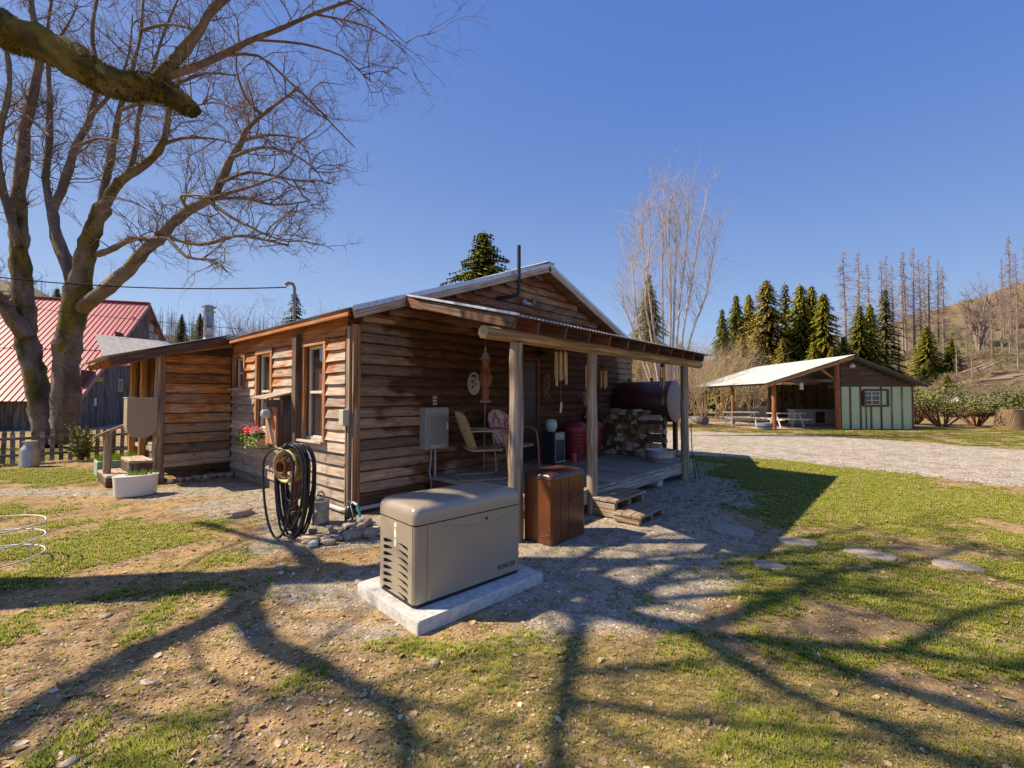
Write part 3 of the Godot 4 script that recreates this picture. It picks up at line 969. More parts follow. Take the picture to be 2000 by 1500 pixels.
func conifer_mesh(h: float, r: float, sd: int, dense := 1.0, col := Color(.085, .105, .022)) -> Array:
	rng.seed = sd
	var tb := MB.new()
	tb.tube([Vector3(0, -.3, 0), Vector3(0, h * .5, 0), Vector3(0, h, 0)], [h * .014, h * .009, .02], 7, false)
	var cb := MB.new()
	var y := h * .07
	while y < h * .985:
		var f := 1.0 - y / h
		var lenb := r * pow(f, .78) * rr(.75, 1.12) + .12
		var nb := int(6 * dense) + (rng.randi() % 2)
		var a0 := rr(0, TAU)
		for k in nb:
			var a := a0 + TAU * k / nb + rr(-.3, .3)
			var L := lenb * rr(.45, 1.2)
			var d := Vector3(cos(a), 0, sin(a))
			var sd2 := Vector3(-sin(a), 0, cos(a))
			var n: int = max(2, int(L / .14))
			for q in n:
				var s := (q + .6) / n
				var p := d * L * s + Vector3(0, y - L * (.16 * s + .24 * s * s) + L * .10, 0)
				var w := (.13 + .24 * L * (1.0 - s * .75) * .5) * rr(.7, 1.2)
				var tone := rr(.6, 1.4)
				cb.col = Color(col.r * tone * rr(.85, 1.3), col.g * tone, col.b * tone * rr(.7, 1.3))
				for sg in [-1.0, 1.0]:
					var tip: Vector3 = p + sd2 * sg * w + d * w * .8 + Vector3(0, -w * rr(.15, .55), 0)
					var e: Vector3 = d * w * .42 + Vector3(0, rr(-.05, .07), 0)
					cb.tri(p - e * .6, p + e, tip)
					cb.tri(p + Vector3(0, .05, 0), p + e * .8 + Vector3(0, -.16 - w * .25, 0), tip * .6 + p * .4 + Vector3(0, -.2 * w - .06, 0))
		y += (.22 + .24 * f * h / 14.0) * rr(.8, 1.2) / dense
	for k in cb.n.size():
		cb.n[k] = (cb.n[k] * (1.0 if cb.n[k].y > 0 else -1.0) + Vector3(cb.v[k].x, .25, cb.v[k].z).normalized() * .9).normalized()
	return [tb.done(M.darkbark), cb.done(M.needle)]
func snag_mesh(h: float, sd: int, spread: float) -> Array:
	rng.seed = sd
	var tb := MB.new()
	var lean := rr(-.02, .02) * h
	tb.tube([Vector3(0, -.5, 0), Vector3(lean * .4, h * .5, 0), Vector3(lean, h, 0)], [h * .011, h * .0075, .02], 6, false)
	var cb := MB.new()
	var y := h * .22
	while y < h * .98:
		var f := 1.0 - y / h
		for k in 3:
			var a := rr(0, TAU)
			var L := spread * (pow(f, .7) * rr(.5, 1.1) + .10)
			var d := Vector3(cos(a), 0, sin(a))
			var p := Vector3(lean * y / h, y, 0)
			var m := p + d * L * .55 + Vector3(0, rr(-.12, .12) * L, 0)
			var e := p + d * L + Vector3(0, rr(-.5, .05) * L, 0)
			cb.tube([p, m, e], [.055, .04, .018], 3, false)
			for q in 7:
				var s := rr(.25, 1.0)
				var b := p.lerp(e, s)
				cb.tube([b, b + Vector3(rr(-.6, .6), rr(-.7, .1), rr(-.6, .6)) * L * .5], [.022, .01], 3, false)
		y += rr(.25, .55)
	return [tb.done(M.snag), cb.done(M.snag)]

# ---------------------------------------------------------------- cabin
const FRONT := Basis(Vector3(1, 0, 0), Vector3(0, 1, 0), Vector3(0, 0, 1))
const LEFT := Basis(Vector3(0, 0, 1), Vector3(0, 1, 0), Vector3(-1, 0, 0))
func board(a0: float, a1: float, y: float, hgt: float, th: float, wav: float, uvr: Rect2, tt := .006) -> MB:
	var mb := MB.new()
	var n: int = clamp(int((a1 - a0) / .35), 2, 7 if tt < .01 else 4)
	var pb := []
	var tilt := rr(-.004, .004)
	for k in n + 1:
		var f := k / float(n)
		pb.append([lerp(a0, a1, f), y + rr(-wav, wav) + tilt * (f - .5) * 2.0, th * rr(.85, 1.15)])
	var ht := y + hgt
	for k in n:
		var A: Array = pb[k]
		var B: Array = pb[k + 1]
		if tt > .01:       # rounded face
			var pf := [[0.0, .55], [.16, .92], [.45, 1.1], [.78, .95], [1.0, .6]]
			for q in 4:
				var u: Array = pf[q]
				var w: Array = pf[q + 1]
				var k0 := mb.v.size()
				mb.quad(Vector3(A[0], lerpf(A[1], ht, u[0]), A[2] * u[1]), Vector3(B[0], lerpf(B[1], ht, u[0]), B[2] * u[1]), Vector3(B[0], lerpf(B[1], ht, w[0]), B[2] * w[1]), Vector3(A[0], lerpf(A[1], ht, w[0]), A[2] * w[1]))
				for z in 4:
					var f: float = u[0] if z < 2 else w[0]
					mb.n[k0 + z] = Vector3(0, (f - .45) * 1.5, 1).normalized()
		else:
			mb.quad(Vector3(A[0], A[1], A[2]), Vector3(B[0], B[1], B[2]), Vector3(B[0], ht, tt), Vector3(A[0], ht, tt))
		if tt > .01:
			mb.quad(Vector3(A[0], ht, A[2] * .6), Vector3(B[0], ht, B[2] * .6), Vector3(B[0], ht, 0), Vector3(A[0], ht, 0))
		mb.quad(Vector3(A[0], A[1] + .004, 0), Vector3(B[0], B[1] + .004, 0), Vector3(B[0], B[1], B[2]), Vector3(A[0], A[1], A[2]))
	var s: Array = pb[0]
	var e: Array = pb[n]
	mb.quad(Vector3(s[0], s[1], 0), Vector3(s[0], s[1], s[2]), Vector3(s[0], ht, tt), Vector3(s[0], ht, 0))
	mb.quad(Vector3(e[0], e[1], s[2]), Vector3(e[0], e[1], 0), Vector3(e[0], ht, 0), Vector3(e[0], ht, tt))
	for k in mb.v.size():
		mb.t[k] = Vector2((mb.v[k].x - uvr.position.x) / uvr.size.x, 1.0 - (mb.v[k].y - uvr.position.y) / uvr.size.y)
	return mb
func siding(parent: Node, b: Basis, o: Vector3, a0: float, a1: float, y0: float, rows: int, pitch: float, holes: Array, th: float, wav: float, mat: Material, uvr: Rect2, gable := 0.0) -> void:
	for r in rows:
		var y := y0 + r * pitch
		var lo := a0
		var hi := a1
		if gable > 0.0:
			var e: float = (y + pitch + .015 - 2.80) / .3515
			lo = max(lo, e); hi = min(hi, gable - e)
		var cuts := [[lo, hi]]
		for h in holes:
			if y + pitch * .55 < h[2] or y + pitch * .45 > h[3]:
				continue
			var nc := []
			for c in cuts:
				if h[1] <= c[0] or h[0] >= c[1]:
					nc.append(c)
					continue
				if h[0] - c[0] > .03: nc.append([c[0], h[0]])
				if c[1] - h[1] > .03: nc.append([h[1], c[1]])
			cuts = nc
		for c in cuts:
			var pieces := [c]
			if c[1] - c[0] > 3.6:
				var m := lerpf(c[0], c[1], rr(.3, .7))
				pieces = [[c[0], m - .002], [m + .002, c[1]]]
			for q in pieces:
				if q[1] - q[0] < .04:
					continue
				put(parent, "board", board(q[0], q[1], y + rr(-.003, .003), pitch + (.012 if th > .04 else -.014), th, wav, uvr, .006 if th > .04 else .024).done(mat), o, b)
func core(a0: float, a1: float, y0: float, y1: float, holes: Array, th: float) -> MB:    # wall slab behind the boards, out = +z, with openings
	var xs := [a0, a1]
	var ys := [y0, y1]
	for h in holes:
		xs.append(h[0]); xs.append(h[1]); ys.append(h[2]); ys.append(h[3])
	xs.sort(); ys.sort()
	var mb := MB.new()
	for j in xs.size() - 1:
		for k in ys.size() - 1:
			if xs[j + 1] - xs[j] < .001 or ys[k + 1] - ys[k] < .001:
				continue
			var cx: float = (xs[j] + xs[j + 1]) * .5
			var cy: float = (ys[k] + ys[k + 1]) * .5
			var inside := false
			for h in holes:
				if cx > h[0] and cx < h[1] and cy > h[2] and cy < h[3]:
					inside = true
			if not inside:
				mb.box(Vector3(cx, cy, -th * .5), Vector3(xs[j + 1] - xs[j], ys[k + 1] - ys[k], th))
	return mb
func plank(a: Vector3, b: Vector3, w: float, h: float, up := Vector3.UP, bv := .004) -> MB:   # bar from a to b, w across, h along up
	var mb := MB.new()
	var x := (b - a).normalized()
	var z := x.cross(up).normalized()
	var y := z.cross(x)
	mb.cbox(Vector3.ZERO, Vector3((b - a).length(), h, w), bv, Basis.IDENTITY, 1.0, Vector2(rr(0, 3), rr(0, 3)))
	mb.xf(Transform3D(Basis(x, y, z), (a + b) * .5))
	return mb
func log_post(p0: Vector3, p1: Vector3, r0: float, r1: float) -> MB:
	var mb := MB.new()
	var P := []
	var R := []
	var s := rr(0, 500)
	for k in 13:
		var f := k / 12.0
		var o := Vector3(nz.get_noise_2d(s + f * 60.0, 1), 0, nz.get_noise_2d(s + f * 60.0, 90)) * .014
		P.append(p0.lerp(p1, f) + (o if k > 0 and k < 12 else Vector3.ZERO))
		R.append(lerp(r0, r1, f) * (1.0 + nz2.get_noise_2d(s, f * 150.0) * .10))
	mb.tube(P, R, 14, true)
	for k in mb.v.size():
		var p := mb.v[k]
		mb.v[k] = p + mb.n[k] * nz2.get_noise_3d(p.x * 90.0, p.y * 18.0, p.z * 90.0) * .008
		mb.t[k] = mb.t[k] * Vector2(1, 1)
	return mb
func corrugated(width: float, run: float, period: float, amp: float) -> MB:   # x across the waves, z down the slope
	var mb := MB.new()
	var per := 6
	var n := int(round(width / period)) * per
	for sgn in [1.0, -1.0]:
		var k0 := mb.v.size()
		for k in n + 1:
			var x := width * k / n
			var a := x / period * TAU
			var nn = Vector3(-cos(a) * amp * TAU / period, 1, 0).normalized() * sgn
			for z in [0.0, run]:
				mb.vert(Vector3(x, sin(a) * amp + (.0006 * sgn), z), nn, Vector2(x, z))
		for k in n:
			var q := k0 + k * 2
			for e in ([q, q + 2, q + 1, q + 2, q + 3, q + 1] if sgn > 0 else [q, q + 1, q + 2, q + 2, q + 1, q + 3]):
				mb.i.append(e)
	return mb
func window(parent: Node, z0: float, z1: float, y0: float, y1: float, curtain: Material, lower: Material, called := "window") -> void:
	# set in the left wall: opening z0..z1
	var g := MB.new()
	g.box(Vector3((z0 + z1) * .5, (y0 + y1) * .5, -.055), Vector3(z1 - z0 - .06, y1 - y0 - .06, .004))
	var w := put(parent, called, g.done(M.glass), Vector3.ZERO, LEFT)
	var f := MB.new()
	var t := .035
	var ym := lerpf(y0, y1, .5)
	f.cbox(Vector3(z0 + t * .5, (y0 + y1) * .5, -.05), Vector3(t, y1 - y0, .05), .004)
	f.cbox(Vector3(z1 - t * .5, (y0 + y1) * .5, -.05), Vector3(t, y1 - y0, .05), .004)
	for e in [[y0 + t * .5, .0], [y1 - t * .5, 0.0], [ym, .012]]:
		f.cbox(Vector3((z0 + z1) * .5, e[0], -.05 + e[1]), Vector3(z1 - z0 - t * 2 - .002, t * 1.2, .048), .004)
	put(w, "frame", f.done(M.sash))
	for e in [[curtain, ym + .02, y1 - .05, -.12], [lower, y0 + .04, ym - .02, -.11]]:
		if e[0] == null:
			continue
		var c := MB.new()
		var n := 40
		for k in n:
			var a0 := lerpf(z0 + .04, z1 - .04, k / float(n))
			var a1 := lerpf(z0 + .04, z1 - .04, (k + 1) / float(n))
			var o0: float = e[3] + sin(a0 * 70.0) * .018
			var o1: float = e[3] + sin(a1 * 70.0) * .018
			var top: float = e[2] if e[3] == -.11 else lerpf(e[1], e[2], .55)
			c.quad(Vector3(a0, e[1], o0), Vector3(a1, e[1], o1), Vector3(a1, top, o1), Vector3(a0, top, o0))
		put(w, "curtain", c.done(e[0]))

func build_cabin() -> void:
	var h := thing("cabin", "weathered timber cabin with lap siding and a corrugated metal roof", "cabin")
	var W := 8.33
	var back := -12.6
	var W0 := [-4.70, -4.16, 1.80, 2.40]
	var W1 := [-3.42, -2.80, 1.02, 2.40]
	var W2 := [-1.40, -.78, .96, 2.40]
	# wall slabs
	var m := core(back, 0.0, 0.0, 2.785, [W0, W1, W2], .12)
	put(h, "wall", m.done(M.core), Vector3.ZERO, LEFT)
	var door := [3.28, 4.08, .34, 2.34]
	m = core(0.12, W, .2, 2.66, [], .12)
	m.prism([Vector2(.12, 2.66), Vector2(W - .02, 2.66), Vector2(W - .02, 2.79), Vector2(W * .5, 4.20), Vector2(.12, 2.79)], -.12, 0.0)
	put(h, "wall", m.done(M.core))
	m = MB.new()
	m.box(Vector3(W - .06, 1.42, back * .5 - .08), Vector3(.12, 2.76, -back - .18))
	m.box(Vector3(W * .5, 1.42, back + .06), Vector3(W - .3, 2.76, .12))
	m.prism([Vector2(.14, 2.8), Vector2(W - .14, 2.8), Vector2(W * .5, 4.15)], back, back + .12)
	m.box(Vector3(W * .5, .22, back * .5), Vector3(W - .3, .10, -back - .3))
	m.box(Vector3(W * .5, 2.62, back * .5), Vector3(W - .3, .04, -back - .3))
	put(h, "inner_shell", m.done(M.room))
	# siding
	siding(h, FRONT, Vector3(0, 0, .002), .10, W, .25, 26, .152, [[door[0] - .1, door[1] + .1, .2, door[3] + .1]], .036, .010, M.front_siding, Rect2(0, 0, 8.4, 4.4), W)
	siding(h, LEFT, Vector3(-.002, 0, 0), -4.87, -.10, -.02, 15, .165, [[W0[0] - .2, W0[1] + .09, W0[2] - .06, 2.7], [W1[0] - .14, W1[1] + .10, W1[2] - .10, 2.7], [W2[0] - .10, W2[1] + .09, W2[2] - .06, 2.7], [-1.69, -1.49, -.1, 2.7]], .052, .006, M.left_siding, Rect2(-5, 0, 5, 2.75))
	siding(h, LEFT, Vector3(-.002, 0, 0), back, -7.6, .05, 16, .165, [], .03, .004, M.left_siding, Rect2(-13, 0, 5, 2.75))
	put(h, "skirt_board", plank(Vector3(.11, .12, .012), Vector3(1.28, .12, .012), .03, .24).done(M.dark_wood))
	# frieze, corner boards, window casings
	for e in [[Vector3(-.022, 2.57, -4.8), Vector3(-.022, 2.57, -.1), .03, .17], [Vector3(-.018, 2.70, -4.8), Vector3(-.018, 2.70, -.1), .03, .085]]:
		put(h, "frieze_board", plank(e[0], e[1], e[2], e[3]).done(M.orange_wood))
	put(h, "corner_board", plank(Vector3(-.025, -.02, -.058), Vector3(-.025, 2.60, -.058), .11, .045, Vector3.RIGHT).done(M.corner_wood))
	put(h, "corner_board", plank(Vector3(.042, .12, .026), Vector3(.042, 2.62, .026), .045, .115, Vector3.RIGHT).done(M.corner_wood))
	for w in [W0, W1, W2]:
		var o := -.03
		for e in [[Vector3(o, w[2] - .02, w[0] - .05), Vector3(o, w[3] + .1, w[0] - .05)], [Vector3(o, w[2] - .02, w[1] + .04), Vector3(o, w[3] + .1, w[1] + .04)]]:
			put(h, "window_casing", plank(e[0], e[1], .085, .055, Vector3.RIGHT).done(M.orange_wood))
		put(h, "window_casing", plank(Vector3(o - .006, w[3] + .045, w[0] - .10), Vector3(o - .006, w[3] + .045, w[1] + .09), .05, .09).done(M.orange_wood))
		put(h, "window_sill", plank(Vector3(-.06, w[2] - .035, w[0] - .11), Vector3(-.06, w[2] - .035, w[1] + .10), .13, .035).done(M.pale_wood))
		var jm := MB.new()
		jm.box(Vector3((w[0] + w[1]) * .5, w[2] + .004, -.06), Vector3(w[1] - w[0] - .01, .008, .11))
		put(h, "window_jamb", jm.done(M.sash), Vector3.ZERO, LEFT)
		put(h, "window_jamb", jm.done(M.sash), Vector3(0, w[3] - w[2] - .008, 0), LEFT)
	window(h, W1[0], W1[1], W1[2], W1[3], M.cloth_green, M.screen)
	window(h, W2[0], W2[1], W2[2], W2[3], M.cloth_red, M.cloth_brown)
	window(h, W0[0], W0[1], W0[2], W0[3], null, M.cloth_grey)
	# door on the porch
	var dm := MB.new()
	dm.cbox(Vector3(3.68, 1.34, .012), Vector3(.78, 1.98, .04), .006)
	for e in [.75, 1.35, 1.95]:
		dm.cbox(Vector3(3.68, e, .036), Vector3(.56, .42, .02), .008)
	var dr := put(h, "door", dm.done(M.door))
	var kn := MB.new()
	kn.lathe([Vector2(0, 0), Vector2(.02, .0), Vector2(.012, .03), Vector2(.026, .05), Vector2(.022, .07), Vector2(0, .075)], 12, Vector3(3.36, 1.28, .03), bas(0, 90))
	put(dr, "handle", kn.done(M.brass))
	for e in [[Vector3(3.235, .34, .03), Vector3(3.235, 2.40, .03)], [Vector3(4.125, .34, .03), Vector3(4.125, 2.40, .03)]]:
		put(h, "door_casing", plank(e[0], e[1], .05, .10, Vector3.RIGHT).done(M.red_wood))
	put(h, "door_casing", plank(Vector3(3.18, 2.385, .034), Vector3(4.18, 2.385, .034), .05, .09).done(M.red_wood))
	# roof
	var rx := W * .5
	var sl := Vector3(-.25 - rx, 2.775 - 4.33, 0)
	var L := sl.length()
	for s in [-1.0, 1.0]:
		var dir := Vector3(sl.x * -s, sl.y, 0).normalized()
		if s < 0: dir = Vector3(sl.x, sl.y, 0).normalized()
		var nrm := Vector3(0, 0, 1).cross(dir) if s < 0 else dir.cross(Vector3(0, 0, 1))
		nrm = nrm if nrm.y > 0 else -nrm
		var bb := Basis(nrm.cross(dir), nrm, dir)
		var sheet := corrugated(.68, L, .068, .009).done(M.zinc)
		for k in 19:
			var z0 := .33 - .68 * k
			if bb.x.z < 0:
				put(h, "roof_sheet", sheet, Vector3(rx, 4.33, z0), bb)
			else:
				put(h, "roof_sheet", sheet, Vector3(rx, 4.33, z0 - .68), bb)
		var dk := MB.new()
		dk.box(Vector3(0, -.035, L * .5 - .03), Vector3(12.9, .04, L - .08), Basis.IDENTITY, .5)
		put(h, "roof_deck", dk.done(M.orange_wood), Vector3(rx, 4.33, .28 - 6.45), bb)
		# rake boards and flashing
		var a := Vector3(rx, 4.33, .31) + nrm * -.10
		var b := a + dir * (L - .06)
		put(h, "rake_board", plank(a, b, .035, .10, nrm).done(M.pale_wood))
		put(h, "rake_flashing", plank(a + nrm * .085 + Vector3(0, 0, .014), b + nrm * .085 + Vector3(0, 0, .014), .035, .072, nrm).done(M.flash))
	put(h, "ridge_cap", plank(Vector3(rx, 4.355, .36), Vector3(rx, 4.355, back), .26, .02).done(M.zinc))
	put(h, "eave_fascia", plank(Vector3(-.205, 2.73, .27), Vector3(-.205, 2.73, -4.45), .035, .10).done(M.orange_wood))
	# mast, wire bracket and stove pipes
	var c1 := MB.new()
	c1.tube([Vector3(1.0, 3.3, -4.33), Vector3(1.0, 4.02, -4.33), Vector3(.97, 4.10, -4.35), Vector3(.90, 4.12, -4.40), Vector3(.85, 4.07, -4.44)], [.03, .03, .034, .045, .05], 10)
	put(h, "service_mast", c1.done(M.mastgrey))
	var sp := MB.new()
	sp.tube([Vector3(2.90, 3.46, .03), Vector3(3.0, 3.47, .26), Vector3(3.06, 3.50, .40), Vector3(3.075, 3.58, .42), Vector3(3.075, 4.42, .42)], [.035, .035, .036, .035, .035], 12)
	var vp := put(h, "vent_pipe", sp.done(M.blackmetal))
	var gl := MB.new()
	gl.cbox(Vector3(3.75, 3.50, .045), Vector3(.36, .06, .04), .006)
	gl.lathe([Vector2(0, 0), Vector2(.05, .01), Vector2(.06, .05), Vector2(.03, .09), Vector2(0, .095)], 14, Vector3(3.64, 3.49, .06), bas(-40, 70))
	gl.lathe([Vector2(.0, 0), Vector2(.045, .005), Vector2(.052, .06), Vector2(0, .062)], 14, Vector3(3.93, 3.53, .06), bas(30, 75))
	put(h, "flood_light", gl.done(M.greymetal))
	var ch := MB.new()
	var co := Vector3(.22, 2.9, -7.55)
	ch.lathe([Vector2(.22, 0), Vector2(.12, .2), Vector2(.11, .22), Vector2(.11, .42), Vector2(.116, .43), Vector2(.116, .46), Vector2(.11, .47), Vector2(.11, .86), Vector2(.15, .87), Vector2(.15, .89), Vector2(.10, .91), Vector2(.10, .97), Vector2(.16, .98), Vector2(.155, 1.01), Vector2(.04, 1.06), Vector2(0, 1.065)], 22, co)
	put(h, "chimney", ch.done(M.steel))
	# electricity meter hood on the left wall, boxed post
	put(h, "meter_post", plank(Vector3(-.07, 0.0, -1.59), Vector3(-.07, 2.62, -1.59), .15, .14, Vector3.RIGHT).done(M.dark_wood))
	var hood := put(h, "meter_hood", plank(Vector3(-.02, 1.30, -2.06), Vector3(-.02, 1.66, -2.06), .70, .05, Vector3.RIGHT).done(M.dark_wood))
	for k in 5:
		put(hood, "shingle", plank(Vector3(-.05, 1.69, -2.36 + k * .145), Vector3(-.50, 1.585 + rr(-.006, .006), -2.36 + k * .145), .14, .022).done(M.pale_wood))
	var mpan := put(h, "meter_panel", plank(Vector3(-.30, .84, -2.02), Vector3(-.30, 1.44, -2.02), .44, .035, Vector3.RIGHT).done(M.orange_wood))
	put(mpan, "side_board", plank(Vector3(-.17, .80, -2.24), Vector3(-.17, 1.56, -2.24), .03, .26, Vector3.RIGHT).done(M.pale_wood))
	put(mpan, "side_board", plank(Vector3(-.17, .80, -1.79), Vector3(-.17, 1.56, -1.79), .03, .26, Vector3.RIGHT).done(M.dark_wood))
	put(mpan, "brace", plank(Vector3(-.335, 1.54, -2.23), Vector3(-.335, .86, -1.86), .03, .045, Vector3.RIGHT).done(M.pale_wood))
	var me := MB.new()
	me.lathe([Vector2(.0, 0), Vector2(.085, .0), Vector2(.085, .04), Vector2(.075, .045), Vector2(.072, .11), Vector2(.05, .13), Vector2(0, .135)], 24, Vector3(-.33, 1.33, -2.03), bas(0, 0, 90))
	put(h, "meter", me.done(M.meter_glass))
	var eb := MB.new()
	eb.cbox(Vector3(-.09, 1.32, -.06), Vector3(.09, .22, .13), .008)
	put(h, "junction_box", eb.done(M.putty))
	var cd := MB.new()
	cd.tube([Vector3(-.062, 1.2, -.04), Vector3(-.062, .1, -.04)], [.008, .008], 6)
	cd.tube([Vector3(-.066, 1.45, -.07), Vector3(-.060, 2.55, -.09)], [.006, .006], 6)
	put(h, "wire", cd.done(M.blackmetal))
	var dp := MB.new()
	dp.tube([Vector3(-.10, .07, -1.35), Vector3(-.10, .05, -.1), Vector3(-.08, .05, .04), Vector3(.1, .05, .07), Vector3(1.2, .05, .07)], [.032, .032, .034, .032, .032], 10)
	put(h, "drain_pipe", dp.done(M.pipe))
	# porch: deck, roof, beam, posts
	var dx := 1.30
	var k := 0
	while dx < 6.25:
		put(h, "deck_board", plank(Vector3(dx + .066, .312, .03), Vector3(dx + .066, .312 + rr(-.002, .002), 2.47), .128, .036).done(M.deck_wood))
		dx += .134
	put(h, "deck_beam", plank(Vector3(1.30, .205, 2.435), Vector3(6.25, .205, 2.435), .04, .17).done(M.deck_wood))
	put(h, "deck_beam", plank(Vector3(1.32, .205, .05), Vector3(1.32, .205, 2.40), .04, .17).done(M.dark_wood))
	put(h, "deck_beam", plank(Vector3(6.22, .205, .05), Vector3(6.22, .205, 2.40), .04, .17).done(M.dark_wood))
	for e in [[1.5, 2.3], [3.3, 2.3], [4.7, 2.3], [6.0, 2.3], [3.5, 1.2], [6.0, 1.2]]:
		var pb := MB.new()
		pb.cbox(Vector3(e[0], .06, e[1]), Vector3(.2, .13, .2), .01)
		put(h, "deck_block", pb.done(M.concrete))
	for e in [[.62, .088, .078], [2.23, .078, .070], [5.64, .082, .072]]:
		put(h, "porch_post", log_post(Vector3(e[0], -.03, 2.48), Vector3(e[0] + .01, 2.22, 2.49), e[1], e[2]).done(M.log_wood))
	put(h, "porch_beam", log_post(Vector3(.10, 2.29, 2.48), Vector3(6.5, 2.285, 2.48), .072, .082).done(M.log_beam))
	var pdir := Vector3(0, 2.43 - 3.17, 2.88).normalized()
	var pn := Vector3(0, -pdir.z, pdir.y) * -1.0
	var pbas := Basis(Vector3(1, 0, 0), pn, pdir)
	var full := 2.9735
	var shs := corrugated(.68, full, .068, .009).done(M.zinc)
	var skew := MB.new()           # first sheet, cut along the slanting rake
	for q in 10:
		var st: float = clamp(.34 + (.46 - q * .068) / .46 * 2.5, .34, 2.85)
		var one := corrugated(.068, full - st, .068, .009)
		var k0 := skew.v.size()
		for z in one.v.size():
			skew.vert(one.v[z] + Vector3(q * .068, 0, st), one.n[z], one.t[z])
		for z in one.i:
			skew.i.append(z + k0)
	var shc := skew.done(M.zinc)
	for q in 9:
		if q == 0:
			put(h, "porch_roof_sheet", shc, Vector3(.22, 3.17, 0), pbas)
		else:
			put(h, "porch_roof_sheet", shs, Vector3(.22 + q * .68, 3.17, 0), pbas)
	for q in 11:
		var x := .66 + q * .522
		put(h, "rafter", plank(Vector3(x, 3.17, 0) + pdir * .05 - pn * .09, Vector3(x, 3.17, 0) + pdir * 2.90 - pn * .09, .042, .135, pn).done(M.dark_wood if q % 3 else M.red_wood))
		var cap := MB.new()
	put(h, "rake_board", plank(Vector3(.72, 3.17, 0) + pdir * .36 - pn * .08, Vector3(.27, 3.17, 0) + pdir * 2.9 - pn * .08, .04, .12, pn).done(M.dark_wood))
	put(h, "rake_flashing", plank(Vector3(.67, 3.17, 0) + pdir * .36 + pn * .010, Vector3(.215, 3.17, 0) + pdir * 2.96 + pn * .010, .05, .03, pn).done(M.flash))
	for q in 4:
		put(h, "purlin", plank(Vector3(.70 - q * .14, 3.17, 0) + pdir * (.5 + q * .78) - pn * .019, Vector3(6.2, 3.17, 0) + pdir * (.5 + q * .78) - pn * .019, .06, .018, pn).done(M.dark_wood))
	# things fixed to the wall under the porch
	# mudroom
	m = MB.new()
	m.box(Vector3(-.62, 1.38, -4.96), Vector3(1.18, 2.16, .10))
	put(h, "wall", m.done(M.core))
	siding(h, FRONT, Vector3(0, 0, -4.908), -1.18, -.05, .32, 11, .195, [], .028, .012, M.mud_siding, Rect2(-1.3, .2, 1.4, 2.4))
	put(h, "skirt_board", plank(Vector3(-1.18, .30, -4.87), Vector3(-.02, .30, -4.87), .04, .07).done(M.pale_wood))
	put(h, "mudroom_post", log_post(Vector3(-1.25, -.03, -4.93), Vector3(-1.23, 2.42, -4.93), .10, .085).done(M.log_wood))
	put(h, "mudroom_post", log_post(Vector3(-1.25, -.03, -6.25), Vector3(-1.25, 2.42, -6.25), .085, .08).done(M.log_orange))
	put(h, "mudroom_post", log_post(Vector3(-1.25, -.03, -7.4), Vector3(-1.25, 2.42, -7.4), .085, .08).done(M.log_orange))
	put(h, "mudroom_beam", log_post(Vector3(-1.27, 2.46, -4.72), Vector3(-1.27, 2.46, -7.6), .075, .075).done(M.log_orange))
	put(h, "mudroom_beam", log_post(Vector3(-1.42, 2.40, -4.86), Vector3(-.05, 2.70, -4.86), .05, .05).done(M.log_orange))
	var md := Vector3(-1.95, -.575, 0).normalized()
	var mn := Vector3(.575, -1.95, 0).normalized() * -1.0
	var mbs := Basis(mn.cross(md), mn, md)
	var ml := 2.16
	var ms := corrugated(.68, ml, .068, .009).done(M.zinc)
	for q in 5:
		var z := -4.58 - .68 * q
		put(h, "roof_sheet", ms, Vector3(-.05, 2.915, z if mbs.x.z < 0 else z - .68), mbs)
	for q in 7:
		var z := -4.70 - q * .5
		put(h, "rafter", plank(Vector3(-.02, 2.90, z) - mn * .085, Vector3(-.02, 2.90, z) + md * 2.08 - mn * .085, .045, .115, mn).done(M.orange_wood))
	put(h, "rake_board", plank(Vector3(-.02, 2.91, -4.62) - mn * .095, Vector3(-.02, 2.91, -4.62) + md * 2.10 - mn * .095, .03, .15, mn).done(M.dark_wood))
	m = MB.new()
	m.box(Vector3(-.62, .56, -6.2), Vector3(1.22, .08, 2.4))
	put(h, "mudroom_floor", m.done(M.deck_wood))
	m = MB.new()
	m.box(Vector3(-.62, 1.55, -7.5), Vector3(1.22, 1.9, .1))
	put(h, "wall", m.done(M.orange_wood))
	put(h, "door_casing", plank(Vector3(-.75, .62, -5.35), Vector3(-.75, 2.3, -5.35), .09, .05, Vector3.RIGHT).done(M.sash))
	# low wing farther back
	m = MB.new()
	m.hexa([Vector3(-1.5, 2.42, -9.5), Vector3(.3, 2.42, -9.5), Vector3(.3, 3.30, -11.6), Vector3(-1.5, 3.36, -11.6), Vector3(-1.5, 2.46, -9.5), Vector3(.3, 2.46, -9.5), Vector3(.3, 3.34, -11.6), Vector3(-1.5, 3.40, -11.6)])
	put(h, "wing_roof", m.done(M.zinc_dull))
	m = MB.new()
	m.box(Vector3(-.2, 1.2, -10.6), Vector3(.36, 2.4, 1.8))
	put(h, "wing_wall", m.done(M.dark_wood))

